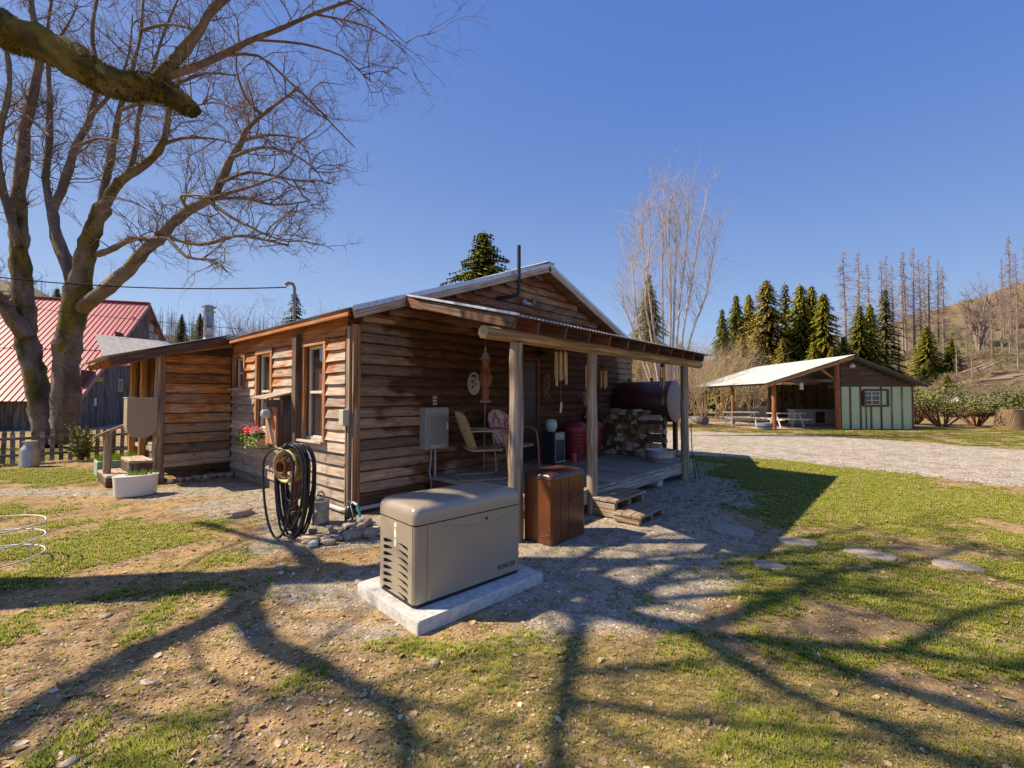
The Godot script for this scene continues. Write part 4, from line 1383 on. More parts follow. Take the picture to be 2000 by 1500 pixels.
# ---------------------------------------------------------------- things in the yard and on the porch
func rrect(w: float, d: float, r: float, n := 5) -> Array:   # ccw seen from +y when used as (x, -z)
	var o := []
	for q in 4:
		var cx: float = (w * .5 - r) * [1, -1, -1, 1][q]
		var cy: float = (d * .5 - r) * [1, 1, -1, -1][q]
		for k in n + 1:
			var a := PI * .5 * (q + k / float(n))
			o.append(Vector2(cx + cos(a) * r, cy + sin(a) * r))
	return o
func loft(mb: MB, rings: Array, o := Vector3.ZERO) -> void:    # rings: [y, poly]; polys of equal size in (x, -z)
	var m: int = rings[0][1].size()
	var k0 := mb.v.size()
	for j in rings.size():
		for q in m + 1:
			var p: Vector2 = rings[j][1][q % m]
			mb.vert(o + Vector3(p.x, rings[j][0], -p.y), Vector3.UP, Vector2(q * .05, rings[j][0]))
	for j in rings.size() - 1:
		for q in m:
			var a := k0 + j * (m + 1) + q
			var b := a + m + 1
			for e in [a, b, b + 1, a, b + 1, a + 1]:
				mb.i.append(e)
	# smooth normals over the loft, seam welded by hand
	var sub := MB.new()
	for k in range(k0, mb.v.size()):
		sub.v.append(mb.v[k]); sub.n.append(Vector3.ZERO)
	for k in range(mb.i.size() - (rings.size() - 1) * m * 6, mb.i.size(), 3):
		var a := mb.i[k] - k0
		var b := mb.i[k + 1] - k0
		var c := mb.i[k + 2] - k0
		var nn := (sub.v[c] - sub.v[a]).cross(sub.v[b] - sub.v[a])
		sub.n[a] += nn; sub.n[b] += nn; sub.n[c] += nn
	for j in rings.size():
		var s := j * (m + 1)
		var nn := sub.n[s] + sub.n[s + m]
		sub.n[s] = nn; sub.n[s + m] = nn
	for k in sub.n.size():
		mb.n[k0 + k] = sub.n[k].normalized()
	for e in [[rings.size() - 1, 1.0], [0, -1.0]]:
		var ce := mb.vert(o + Vector3(0, rings[e[0]][0], 0), Vector3(0, e[1], 0), Vector2.ZERO)
		for q in m:
			var pa: Vector2 = rings[e[0]][1][q]
			var pb: Vector2 = rings[e[0]][1][(q + 1) % m]
			var ia := mb.vert(o + Vector3(pa.x, rings[e[0]][0], -pa.y), Vector3(0, e[1], 0), pa)
			var ib := mb.vert(o + Vector3(pb.x, rings[e[0]][0], -pb.y), Vector3(0, e[1], 0), pb)
			for w in ([ce, ib, ia] if e[1] > 0 else [ce, ia, ib]):
				mb.i.append(w)
func lettering(parent: Node, s: String, size: float, at: Vector3, b: Basis, mat: Material, bold := true) -> void:
	var tm := TextMesh.new()
	var f := SystemFont.new()
	f.font_names = PackedStringArray(["Droid Sans"])
	f.font_weight = 700 if bold else 400
	tm.font = f
	tm.font_size = 64
	tm.pixel_size = size / 64.0
	tm.depth = .0015
	tm.text = s
	tm.material = mat
	put(parent, "lettering", tm, at, b)
func generator() -> void:
	var sb := MB.new()
	var base := [-.03, 0.0]
	loft(sb, [[-.06, rrect(1.27, .93, .02, 3)], [.062, rrect(1.27, .93, .02, 3)], [.078, rrect(1.25, .91, .02, 3)]])
	single("concrete_slab", sb.done(M.concrete), "pale concrete slab under the beige standby generator", "slab", Vector3(-.68, 0, 2.91), bas(-4.5))
	var t := thing("generator", "beige metal standby generator with rounded lid standing on a concrete slab", "generator", Vector3(-.71, .079, 2.94), -5.5)
	var w := 1.06
	var d := .55
	# body without its left end panel, which has the openings
	var b := MB.new()
	var poly := rrect(w, d, .05, 5)
	loft(b, [[.03, rrect(w - .10, d, .045, 5)], [.585, rrect(w - .10, d, .045, 5)]], Vector3(.05, 0, 0))
	put(t, "body", b.done(M.genpaint))
	var ks := MB.new()
	loft(ks, [[0, rrect(w - .02, d - .02, .04, 4)], [.03, rrect(w - .02, d - .02, .04, 4)]])
	put(t, "base", ks.done(M.blackmetal))
	var sk := MB.new()
	loft(sk, [[.5851, rrect(w - .012, d - .012, .04, 4)], [.597, rrect(w - .012, d - .012, .04, 4)]])
	put(t, "seam", sk.done(M.blackmetal))
	var lid := MB.new()
	loft(lid, [[.597, rrect(w + .012, d + .016, .055)], [.655, rrect(w + .012, d + .016, .055)], [.690, rrect(w + .0, d + .004, .055)], [.712, rrect(w - .035, d - .03, .055)], [.724, rrect(w - .085, d - .075, .05)], [.732, rrect(w - .20, d - .17, .05)], [.738, rrect(w - .46, d - .32, .045)]])
	put(t, "lid", lid.done(M.genpaint))
	# rounded front corner post and end panel
	var cs := CSGCombiner3D.new()
	cs.name = "end_panel"
	var pl := CSGBox3D.new()
	pl.size = Vector3(.012, .553, d - .065)
	pl.material = M.genpaint
	pl.name = "panel"
	cs.add_child(pl)
	for col in 2:
		for r in 8:
			var cut := CSGPolygon3D.new()
			cut.operation = CSGShape3D.OPERATION_SUBTRACTION
			var pg := PackedVector2Array()
			var sgn := -1.0 if col == 0 else 1.0      # blunt end towards the panel's edge
			for e in [[-.084, .016], [-.03, .022], [.03, .018], [.068, .012], [.076, 0.0], [.072, -.016], [.062, -.021], [0, -.009], [-.05, .006]]:
				pg.append(Vector2(e[0] * sgn, e[1] + (0.0 if col == 1 else 0.0)))
			if col == 0: pg.reverse()
			cut.polygon = pg
			cut.depth = .05
			cut.name = "cut"
			cut.material = M.genpaint
			# polygon x runs to +z of the panel
			cut.transform = Transform3D(bas(-90), Vector3(-.025, (.095 if col == 0 else .100) - r * .052, -.115 if col == 0 else .115))
			cs.add_child(cut, true)
	t.add_child(cs)
	cs.position = Vector3(-w * .5 + .006, .308, -.0)
	var ins := MB.new()
	ins.box(Vector3(-w * .5 + .036, .30, 0), Vector3(.02, .53, d - .08))
	put(t, "louvre_backing", ins.done(M.louvre))
	for s in [-1.0, 1.0]:
		var cpn := MB.new()
		var pts := [Vector2(.05, -.045), Vector2(.05, 0.0)]
		for k in 6:
			var a := PI * .5 * k / 5.0
			pts.append(Vector2(-.05 + .045 * (1 - sin(a)) , .0 - .045 * (1 - cos(a))) if false else Vector2(-.005 - .045 * sin(a), -.045 + .045 * cos(a)))
		pts.append(Vector2(.05, -.045))
		var cc := MB.new()
		var ring := []
		for k in 7:
			var a := PI * .5 * k / 6.0
			ring.append(Vector2(-w * .5 + .045 - .045 * sin(a), d * .5 - .045 + .045 * cos(a)))
		for k in 6:
			var p: Vector2 = ring[k]
			var q: Vector2 = ring[k + 1]
			var a := Vector3(p.x, .03, p.y * s)
			var e := Vector3(q.x, .03, q.y * s)
			var u := Vector3(0, .555, 0)
			if s > 0: cc.quad(e, a, a + u, e + u)
			else: cc.quad(a, e, e + u, a + u)
		cc.box(Vector3(-w * .5 + .075, .3075, s * (d * .5 - .004)), Vector3(.062, .555, .007))
		cc.box(Vector3(-w * .5 + .0035, .3075, s * (d * .5 - .038)), Vector3(.006, .555, .014))
		put(t, "corner_panel", cc.done(M.genpaint))
	var lk := MB.new()
	lk.lathe([Vector2(0, 0), Vector2(.012, 0), Vector2(.012, .006), Vector2(0, .007)], 12, Vector3(.14, .535, d * .5), bas(0, 90))
	put(t, "lock", lk.done(M.blackmetal))
	var sw := MB.new()
	var P := []
	var R := []
	for k in 21:
		var f := k / 20.0
		P.append(Vector3(lerp(-.33, .52, f), .575 - .075 * sin(f * PI * .93 + .12) , d * .5 + .0005))
		R.append(.005)
	sw.tube(P, R, 6)
	put(t, "pressed_line", sw.done(M.genpaint))
	for e in [[.50, .030, M.sticker_w], [.468, .012, M.sticker_y], [.435, .05, M.sticker_w], [.398, .012, M.sticker_y], [.365, .05, M.sticker_w]]:
		var st := MB.new()
		st.box(Vector3(-w * .5 - .001, e[0] + .05, .0), Vector3(.002, e[1], .034))
		put(t, "sticker", st.done(e[2]))
	lettering(t, "KOHLER", .052, Vector3(.36, .10, d * .5 + .001), Basis.IDENTITY, M.ink)
func heater_cabinet() -> void:
	var t := thing("heater_cabinet", "old brown enamelled heater cabinet with louvre slots and rounded top", "cabinet", Vector3(1.05, 0, 2.71), 0)
	var w := .66
	var d := .40
	var b := MB.new()
	loft(b, [[0.0, rrect(w, d, .03)], [.70, rrect(w, d, .03)]])
	put(t, "body", b.done(M.enamel))
	var l := MB.new()
	loft(l, [[.70, rrect(w + .014, d + .014, .045)], [.715, rrect(w + .014, d + .014, .045)], [.745, rrect(w - .01, d - .01, .05)], [.765, rrect(w - .07, d - .06, .05)], [.778, rrect(w - .20, d - .16, .04)], [.785, rrect(w - .4, d - .28, .03)]])
	put(t, "top", l.done(M.enamel_top))
	for e in [[.12, .50], [.12, .475], [.12, .45], [.12, .425], [.12, .15], [.12, .125]]:
		var s := MB.new()
		s.cbox(Vector3(e[0], e[1], d * .5 + .006), Vector3(.20, .012, .022), .004, bas(0, -35))
		put(t, "louvre", s.done(M.enamel))
	for e in [[-.09, .10], [-.09, .08]]:
		var s := MB.new()
		s.cbox(Vector3(-w * .5 - .003, e[1], .12), Vector3(.014, .008, .10), .003)
		put(t, "louvre", s.done(M.enamel))
	for k in 2:
		var s := MB.new()
		s.box(Vector3(-w * .5 + .16 * k + .16, .35, d * .5 + .001), Vector3(.004, .69, .004))
		put(t, "seam", s.done(M.blackmetal))
	for k in 16:
		var s := MB.new()
		s.cbox(Vector3(-.20 + k * .027, .762, d * .5 - .03), Vector3(.010, .008, .05), .003, bas(0, 28))
		put(t, "rib", s.done(M.enamel_top))
func transfer_box() -> void:
	var t := thing("electrical_box", "grey metal electrical switch box with conduit on the porch wall", "electrical box", Vector3(1.35, .78, .03))
	var b := MB.new()
	b.cbox(Vector3(0, .33, .09), Vector3(.46, .66, .17), .008)
	put(t, "housing", b.done(M.greypaint))
	var f := MB.new()
	f.cbox(Vector3(0.02, .33, .179), Vector3(.40, .63, .012), .005)
	var dr := put(t, "door", f.done(M.greypaint))
	var s := MB.new()
	s.box(Vector3(.19, .36, .187), Vector3(.035, .12, .002))
	put(t, "sticker", s.done(M.sticker_w))
	var c := MB.new()
	c.tube([Vector3(.02, .02, .09), Vector3(.02, -.70, .09)], [.022, .022], 10)
	c.tube([Vector3(-.06, .02, .09), Vector3(-.06, -.15, .09), Vector3(-.10, -.35, .10), Vector3(-.05, -.5, .09), Vector3(-.04, -.70, .08)], [.014, .014, .014, .014, .014], 8)
	put(t, "conduit", c.done(M.greymetal))
	lettering(t, "KOHLER", .072, Vector3(0, .05, .1855), Basis.IDENTITY, M.paper)
	var sg := MB.new()
	sg.box(Vector3.ZERO, Vector3(.10, .17, .006))
	var st := single("warning_plate", sg.done(M.plate), "small red and cream notice plate above the grey box", "sign", Vector3(1.42, 1.55, .045))
	for k in 3:
		var ln := MB.new()
		ln.box(Vector3(0, .045 - k * .05, .004), Vector3(.075, .02, .002))
		put(st, "print", ln.done(M.paper))
func chair(called: String, label: String, at: Vector3, yaw: float, shell: Material, frame: Material) -> void:
	# pressed steel lawn chair facing local +z
	var t := thing(called, label, "chair", at, yaw, "metal lawn chairs on the porch")
	t.scale = Vector3.ONE * 1.14
	var s := MB.new()
	var n := 12
	var prof := func(u: float, v: float) -> Vector3:    # u across -1..1, v 0..1 up the back
		var wd: float = .235 + .045 * sin(v * PI * .75)
		if v > .7: wd *= sqrt(max(0.0, 1.0 - pow((v - .7) / .315, 2.4)))
		return Vector3(u * wd, .42 + v * .50, -.16 - v * .19 + u * u * .06)
	for side in [0.0, -.008]:
		for j in n:
			for k in 8:
				var q := []
				for e in [[k, j], [k + 1, j], [k + 1, j + 1], [k, j + 1]]:
					var p: Vector3 = prof.call(e[0] / 4.0 - 1.0, e[1] / float(n))
					q.append(p + Vector3(0, 0, side))
				if side == 0.0: s.quad(q[0], q[1], q[2], q[3])
				else: s.quad(q[3], q[2], q[1], q[0])
	put(t, "backrest", s.done(shell))
	var st := MB.new()
	loft(st, [[-.015, rrect(.48, .46, .09)], [.0, rrect(.50, .48, .10)], [.012, rrect(.48, .46, .09)], [.004, rrect(.36, .34, .08)]], Vector3(0, .405, .05))
	put(t, "seat", st.done(shell))
	for sx in [-1.0, 1.0]:
		var f := MB.new()
		f.tube([Vector3(sx * .25, .66, -.22), Vector3(sx * .27, .665, -.05), Vector3(sx * .27, .655, .20), Vector3(sx * .27, .60, .27), Vector3(sx * .265, .40, .30), Vector3(sx * .26, .03, .33), Vector3(sx * .26, .015, .27), Vector3(sx * .26, .014, -.30)], [.014, .015, .015, .015, .014, .014, .014, .014], 9)
		put(t, "arm_tube", f.done(frame))
	var c := MB.new()
	c.tube([Vector3(-.26, .014, -.30), Vector3(.26, .014, -.30)], [.014, .014], 8)
	c.tube([Vector3(-.26, .39, .22), Vector3(.26, .39, .22)], [.011, .011], 8)
	c.tube([Vector3(-.26, .42, -.16), Vector3(.26, .42, -.16)], [.011, .011], 8)
	put(t, "crossbar", c.done(frame))
func chime(label: String, at: Vector3, n: int, r: float, l0: float, l1: float, tr: float, clap: float, mat: Material) -> void:
	var t := thing("wind_chime", label, "wind chime", at, rr(0, 90), "wind chimes under the porch beam")
	var c := MB.new()
	c.lathe([Vector2(r, 0), Vector2(r * 1.05, .015), Vector2(r * .8, .05), Vector2(r * .35, .075), Vector2(0, .08)], 14)
	put(t, "cap", c.done(M.dark_wood))
	for k in n:
		var a := TAU * k / n
		var p := Vector3(cos(a) * r * .85, -.015, sin(a) * r * .85)
		var L := lerpf(l0, l1, fmod(k * .37, 1.0))
		var b := MB.new()
		b.tube([p, p + Vector3(0, -L * .5, 0), p + Vector3(rr(-.006, .006), -L, 0)], [tr, tr * 1.05, tr], 9)
		put(t, "tube", b.done(mat))
	var s := MB.new()
	s.tube([Vector3(0, .35, 0), Vector3(0, 0, 0), Vector3(0, -clap, 0)], [.003, .003, .003], 4)
	put(t, "cord", s.done(M.rope))
	if clap > .1:
		var w := MB.new()
		w.cbox(Vector3(0, -clap - .06, 0), Vector3(.035, .14, .008), .003, bas(20, 0, 8))
		put(t, "wind_catcher", w.done(M.paleplank))
func pot(mb: MB, y: float, r0: float, r1: float, h: float, o := Vector3.ZERO, flip := false) -> void:
	var pr := [Vector2(0, 0), Vector2(r0, 0), Vector2(lerpf(r0, r1, .8), h * .78), Vector2(r1 * 1.08, h * .78), Vector2(r1 * 1.08, h), Vector2(0, h)]
	if flip:
		pr = [Vector2(0, 0), Vector2(r1 * 1.08, 0), Vector2(r1 * 1.08, h * .22), Vector2(lerpf(r1, r0, .2), h * .22), Vector2(r0, h), Vector2(0, h)]
	mb.lathe(pr, 18, o + Vector3(0, y, 0), Basis.IDENTITY, true)
func clay_figure() -> void:
	var t := thing("clay_pot_figure", "standing figure of terracotta pots wearing a metal funnel hat beside the cream plate", "ornament", Vector3(2.26, 1.53, .36), 30)
	t.scale = Vector3.ONE * 1.3
	var b := MB.new()
	b.cbox(Vector3(0, 0, 0), Vector3(.19, .035, .10), .008)
	put(t, "foot_board", b.done(M.pale_wood))
	for sx in [-1.0, 1.0]:
		var l := MB.new()
		pot(l, .018, .035, .042, .10, Vector3(sx * .042, 0, 0))
		pot(l, .115, .034, .045, .08, Vector3(sx * .042, 0, 0), true)
		put(t, "leg", l.done(M.clay))
	var bd := MB.new()
	pot(bd, .195, .07, .085, .11, Vector3.ZERO)
	pot(bd, .305, .062, .087, .13, Vector3.ZERO, true)
	put(t, "body", bd.done(M.clay))
	for sx in [-1.0, 1.0]:
		var a := MB.new()
		a.tube([Vector3(sx * .085, .40, 0), Vector3(sx * .115, .33, .02), Vector3(sx * .11, .25, .03)], [.026, .03, .034], 10)
		put(t, "arm", a.done(M.clay))
	var hd := MB.new()
	pot(hd, .437, .045, .058, .115)
	put(t, "head", hd.done(M.clay))
	var ht := MB.new()
	ht.lathe([Vector2(.085, .553), Vector2(.082, .56), Vector2(.022, .66), Vector2(.012, .72), Vector2(0, .722)], 18)
	put(t, "hat", ht.done(M.flash))
	var s := MB.new()
	s.tube([Vector3(0, .72, 0), Vector3(0, .95, 0)], [.004, .004], 5)
	s.tube([Vector3(0, -.018, 0), Vector3(.01, -.92, -.02)], [.011, .011], 7)
	put(t, "pole", s.done(M.orange_wood))
func reel() -> void:
	# wheel rim on a rusty post with a long black hose hung round it
	var o := Vector3(-1.03, 0, .45)
	var t := thing("hose_hanger", "rusty wire wheel on a post holding the coiled hose", "hose hanger", o, 18)
	# local x is the wheel axis; -x faces the path
	var w := MB.new()
	var bx := Basis(Vector3(0, 1, 0), Vector3(-1, 0, 0), Vector3(0, 0, 1))    # lathe y to -x
	w.lathe([Vector2(.20, -.06), Vector2(.215, -.06), Vector2(.225, -.05), Vector2(.195, -.035), Vector2(.18, 0.0), Vector2(.195, .035), Vector2(.225, .05), Vector2(.215, .06), Vector2(.20, .06), Vector2(.175, .03), Vector2(.165, 0), Vector2(.175, -.03), Vector2(.20, -.06)], 36, Vector3(0, .81, 0), bx)
	put(t, "rim", w.done(M.rim), Vector3(0, .81 * .14, 0), Basis.from_scale(Vector3(1, .86, .86)))
	var hb := MB.new()
	hb.lathe([Vector2(.035, -.09), Vector2(.06, -.09), Vector2(.065, .05), Vector2(.075, .09), Vector2(.085, .12), Vector2(.066, .12), Vector2(.05, .05), Vector2(.035, -.09)], 22, Vector3(0, .81, 0), bx)
	put(t, "hub", hb.done(M.rust))
	for k in 28:
		var a := TAU * k / 28.0
		var b := a + (.35 if k % 2 else -.35)
		var s := MB.new()
		s.tube([Vector3(-.08 if k % 2 else .06, .81 + cos(a) * .06, sin(a) * .06), Vector3(0, .81 + cos(b) * .18, sin(b) * .18)], [.004, .004], 4)
		put(t, "spoke", s.done(M.rim), Vector3(0, .81 * .14, 0), Basis.from_scale(Vector3(1, .86, .86)))
	var p := MB.new()
	p.cbox(Vector3(.09, .40, 0), Vector3(.05, .86, .06), .006)
	p.tube([Vector3(.12, .81, 0), Vector3(-.05, .81, 0)], [.02, .02], 8)
	put(t, "post", p.done(M.rust))
	for z in [-.28, .30]:
		var pin := MB.new()
		pin.tube([Vector3(.05, .80, z * .7), Vector3(.0, .83, z * 1.15)], [.006, .006], 5)
		put(t, "peg", pin.done(M.rust))
	# hose: many loops over the top of the rim
	var h := thing("garden_hose", "long black hose hung in loops around the wheel rim", "hose", o, 18)
	var mb := MB.new()
	var P := []
	var R := []
	var loops := [[.235, .50, 0.06], [.24, .62, .09], [.25, .78, .05], [.255, .70, .12], [.26, .85, .10], [.27, .80, .02], [.265, .66, .15], [.275, .88, .13], [.28, .93, .07], [.27, .58, .17], [.29, .96, .03], [.285, .90, .16]]
	for k in loops.size():
		var e: Array = loops[k]
		for q in 20:
			var a := TAU * q / 20.0
			var c := cos(a)
			var s := sin(a)
			var y: float = .81 + (c * e[0] * .92 if c > 0 else c * (e[1] - .08))
			var z: float = s * (e[0] * .84 + (.01 if c < 0 else 0.0)) + .03 + k * .003
			P.append(Vector3(-.05 + e[2] + sin(a * .5 + k) * .012, max(y, .02), z))
			R.append(.0135)
	mb.tube(P, R, 8)
	var Q := []
	for q in 31:
		var a := TAU * q / 30.0
		var c := cos(a)
		Q.append(Vector3(-.12, .80 + (c * .22 if c > 0 else c * .785), sin(a) * .24 - .03))
	mb.tube(Q, R.slice(0, 31), 8)
	mb.tube([Vector3(-.02, .02, .15), Vector3(.05, .016, .35), Vector3(.25, .016, .50), Vector3(.52, .016, .42), Vector3(.72, .10, .30), Vector3(.80, .20, .18)], [.0135, .0135, .0135, .0135, .0135, .0135], 8)
	put(h, "coil", mb.done(M.rubber))
func watering_can() -> void:
	var t := thing("watering_can", "galvanised watering can on the stones by the cabin corner", "watering can", Vector3(-.50, .0, .12), 20)
	var b := MB.new()
	b.lathe([Vector2(0, 0), Vector2(.115, 0), Vector2(.118, .02), Vector2(.113, .03), Vector2(.113, .15), Vector2(.117, .155), Vector2(.113, .16), Vector2(.112, .27), Vector2(.116, .275), Vector2(.105, .28), Vector2(.10, .05), Vector2(0, .05)], 26)
	put(t, "body", b.done(M.galv))
	var h := MB.new()
	var P := []
	for k in 13:
		var a := PI * k / 12.0
		P.append(Vector3(cos(a) * .085, .27 + sin(a) * .12, 0))
	var R := []
	for k in 13: R.append(.010)
	h.tube(P, R, 8)
	put(t, "handle", h.done(M.galv))
	var s := MB.new()
	s.tube([Vector3(-.10, .06, .02), Vector3(-.17, .16, .03), Vector3(-.24, .30, .04)], [.025, .018, .013], 10)
	put(t, "spout", s.done(M.galv))
	var r := thing("standpipe", "black capped metal standpipe rising beside the watering can", "pipe", Vector3(-.62, 0, .20))
	var p := MB.new()
	p.tube([Vector3(0, 0, 0), Vector3(.0, .50, 0)], [.013, .013], 10)
	put(r, "pipe", p.done(M.blackmetal))
	p = MB.new()
	p.lathe([Vector2(0, .40), Vector2(.024, .40), Vector2(.022, .48), Vector2(.028, .56), Vector2(0, .565)], 12)
	put(r, "grip", p.done(M.rubber))
	var q := thing("pump_fitting", "black pump body with a teal hose end under the white drain pipe", "pump", Vector3(-.20, 0, .34))
	p = MB.new()
	p.lathe([Vector2(0, 0), Vector2(.07, .0), Vector2(.075, .10), Vector2(.06, .17), Vector2(.03, .20), Vector2(0, .205)], 16)
	put(q, "body", p.done(M.rubber))
	p = MB.new()
	p.tube([Vector3(0, .20, 0), Vector3(.02, .23, .04), Vector3(.03, .21, .12)], [.02, .02, .02], 9)
	p.tube([Vector3(0, .23, 0), Vector3(-.05, .24, -.02)], [.015, .015], 9)
	put(q, "valve", p.done(M.greymetal))
	p = MB.new()
	p.tube([Vector3(.03, .22, .12), Vector3(.035, .12, .17), Vector3(.02, .03, .20)], [.018, .018, .018], 9)
	put(q, "hose_end", p.done(M.teal))
func stone(label: String, at: Vector3, r: Vector3, sd: int, mat: Material, group: String, called := "stone", yaw := 0.0) -> void:
	var mb := MB.new()
	var rows := 7
	var segs := 10
	var f := FastNoiseLite.new()
	f.seed = sd
	f.frequency = .9
	for j in rows + 1:
		for k in segs + 1:
			var th := PI * j / rows
			var ph := TAU * (k % segs) / segs
			var d := Vector3(sin(th) * cos(ph), cos(th), sin(th) * sin(ph))
			d = d * (1.0 + .55 * f.get_noise_3dv(d * 1.3))
			d.x = clamp(d.x, -.85, .85); d.y = clamp(d.y, -.7, .72); d.z = clamp(d.z, -.85, .88)
			mb.vert(d * r, d.normalized(), Vector2.ZERO)
	for j in rows:
		for k in segs:
			var a := j * (segs + 1) + k
			var b := a + segs + 1
			for e in [a, a + 1, b + 1, a, b + 1, b]:
				mb.i.append(e)
	var o := MB.new()          # faceted
	for k in range(0, mb.i.size(), 3):
		var a := mb.v[mb.i[k]]
		var b := mb.v[mb.i[k + 1]]
		var c := mb.v[mb.i[k + 2]]
		if (b - a).cross(c - a).length_squared() > 1e-12:
			o.tri(a, b, c)
	for k in o.n.size():
		o.n[k] = (o.n[k] * .8 + o.v[k].normalized() * .5).normalized()
		if o.n[k].dot(o.v[k]) < 0: o.n[k] = -o.n[k]
	single(called, o.done(mat), label, "stone", at, bas(yaw), group)
func flagstone(at: Vector3, w: float, d: float, yaw: float, label: String, sides := 9, corner := .35) -> void:
	var poly := []
	for k in sides:
		var a := TAU * k / sides
		var q := pow(pow(abs(cos(a)), 2.0 / corner) + pow(abs(sin(a)), 2.0 / corner), -corner / 2.0)
		poly.append(Vector2(cos(a) * w * .5 * q, sin(a) * d * .5 * q) * rr(.93, 1.05))
	var mb := MB.new()
	var inner := []
	for p in poly: inner.append(p * .955)
	loft(mb, [[-.03, poly], [.010, poly], [.018, inner]])
	single("stepping_stone", mb.done(M.flag), label, "stepping stone", at, bas(yaw), "stepping stones across the lawn")
func steps() -> void:
	for e in [[Vector3(2.60, 0, 2.71), .90, .38, .235, "upper wooden box step at the porch edge"], [Vector3(2.45, 0, 3.09), .80, .40, .115, "lower wooden box step below the porch step"]]:
		var t := thing("porch_step", e[4], "step", e[0], rr(-1, 1))
		for k in 3:
			var w: float = e[2] / 3.0
			put(t, "plank", plank(Vector3(-e[1] * .5, e[3] - .018, -e[2] * .5 + w * (k + .5)), Vector3(e[1] * .5, e[3] - .018, -e[2] * .5 + w * (k + .5)), w - .006, .036).done(M.log_wood))
		for s in [-1.0, 0.0, 1.0]:
			put(t, "bearer", plank(Vector3(s * (e[1] * .5 - .05), (e[3] - .036) * .5, -e[2] * .5 + .02), Vector3(s * (e[1] * .5 - .05), (e[3] - .036) * .5, e[2] * .5 - .03), .07, e[3] - .04).done(M.log_wood))
func porch_things() -> void:
	chair("lawn_chair", "tan metal lawn chair turned sideways by the electrical box", Vector3(1.78, .332, .72), 62, M.shell_tan, M.frame_tan)
	chair("lawn_chair", "faded red and white metal lawn chair beside the door", Vector3(2.56, .332, .70), 8, M.shell_red, M.frame_red)
	# heater with vase
	var t := thing("oil_heater", "black upright heater with a silver framed front beside the door", "heater", Vector3(3.82, .331, .66))
	var b := MB.new()
	b.cbox(Vector3(0, .31, -.02), Vector3(.34, .60, .32), .012)
	put(t, "body", b.done(M.blackpaint))
	b = MB.new()
	for e in [[Vector3(0, .53, .148), Vector3(.30, .14, .012)], [Vector3(-.145, .25, .148), Vector3(.012, .42, .012)], [Vector3(.145, .25, .148), Vector3(.012, .42, .012)], [Vector3(0, .05, .155), Vector3(.30, .03, .04)]]:
		b.cbox(e[0], e[1], .003)
	put(t, "front_frame", b.done(M.greypaint))
	b = MB.new()
	b.box(Vector3(.03, .54, .156), Vector3(.10, .035, .003))
	put(t, "dial_plate", b.done(M.paper))
	b = MB.new()
	b.lathe([Vector2(0, 0), Vector2(.07, 0), Vector2(.105, .06), Vector2(.115, .13), Vector2(.10, .20), Vector2(.07, .235), Vector2(.05, .24), Vector2(.045, .225), Vector2(0, .22)], 24)
	single("vase", b.done(M.celadon), "pale green glazed vase on the black heater", "vase", Vector3(3.80, .943, .62))
	b = MB.new()
	b.lathe([Vector2(0, 0), Vector2(.055, 0), Vector2(.055, .2), Vector2(.05, .205), Vector2(.05, .19), Vector2(0, .19)], 18)
	single("red_tin", b.done(M.red), "small red tin on the porch floor beside the heater", "tin", Vector3(4.12, .331, .92))
	b = MB.new()
	var P := []
	var R := []
	for k in 11:
		var a := PI * k / 10.0
		P.append(Vector3(cos(a) * .09, sin(a) * .20 + .01, 0)); R.append(.012)
	b.tube(P, R, 7)
	single("bent_handle", b.done(M.rust), "curved rusty handle standing by the red tin", "handle", Vector3(4.34, .331, .98), bas(-30))
	# bins
	var bin := thing("dustbin", "dark red ribbed plastic dustbin with domed lid beside the heater", "dustbin", Vector3(4.66, .331, .56), 0, "red dustbins on the porch")
	b = MB.new()
	var pr := [Vector2(0, 0), Vector2(.20, 0)]
	for k in 8:
		pr.append(Vector2(.205 + k * .006, .02 + k * .075)); pr.append(Vector2(.215 + k * .006, .03 + k * .075)); pr.append(Vector2(.215 + k * .006, .045 + k * .075))
	pr.append(Vector2(.262, .62)); pr.append(Vector2(.262, .64)); pr.append(Vector2(0, .64))
	b.lathe(pr, 30)
	put(bin, "bin", b.done(M.binred))
	b = MB.new()
	b.lathe([Vector2(.275, .625), Vector2(.278, .655), Vector2(.262, .67), Vector2(.235, .72), Vector2(.17, .765), Vector2(.08, .785), Vector2(0, .79)], 30)
	put(bin, "lid", b.done(M.binred))
	copy(bin, Vector3(5.24, .331, .60), Basis.IDENTITY, "dark red ribbed plastic dustbin with domed lid beside the firewood")
	# galvanised tub
	var tb := thing("wash_tub", "round galvanised wash tub at the end of the porch floor", "tub", Vector3(5.42, .331, 2.10))
	b = MB.new()
	b.lathe([Vector2(0, 0), Vector2(.235, 0), Vector2(.24, .01), Vector2(.262, .10), Vector2(.268, .105), Vector2(.266, .115), Vector2(.285, .22), Vector2(.295, .225), Vector2(.295, .238), Vector2(.283, .238), Vector2(.232, .015), Vector2(0, .012)], 34)
	put(tb, "basin", b.done(M.galv))
	for s in [-1.0, 1.0]:
		b = MB.new()
		b.tube([Vector3(-.05, .20, s * .285), Vector3(-.04, .17, s * .31), Vector3(.04, .17, s * .31), Vector3(.05, .20, s * .285)], [.006, .006, .006, .006], 6)
		put(tb, "handle", b.done(M.galv))
	# fuel tank
	var tk := thing("fuel_tank", "dark maroon cylindrical fuel tank on legs beyond the firewood", "tank", Vector3(7.55, 0, .85))
	b = MB.new()
	b.lathe([Vector2(0, -.78), Vector2(.30, -.765), Vector2(.45, -.73), Vector2(.495, -.70), Vector2(.50, -.695), Vector2(.50, .695), Vector2(.495, .70)], 40, Vector3(0, 1.50, 0), bas(0, 90))
	put(tk, "shell", b.done(M.maroon))
	b = MB.new()
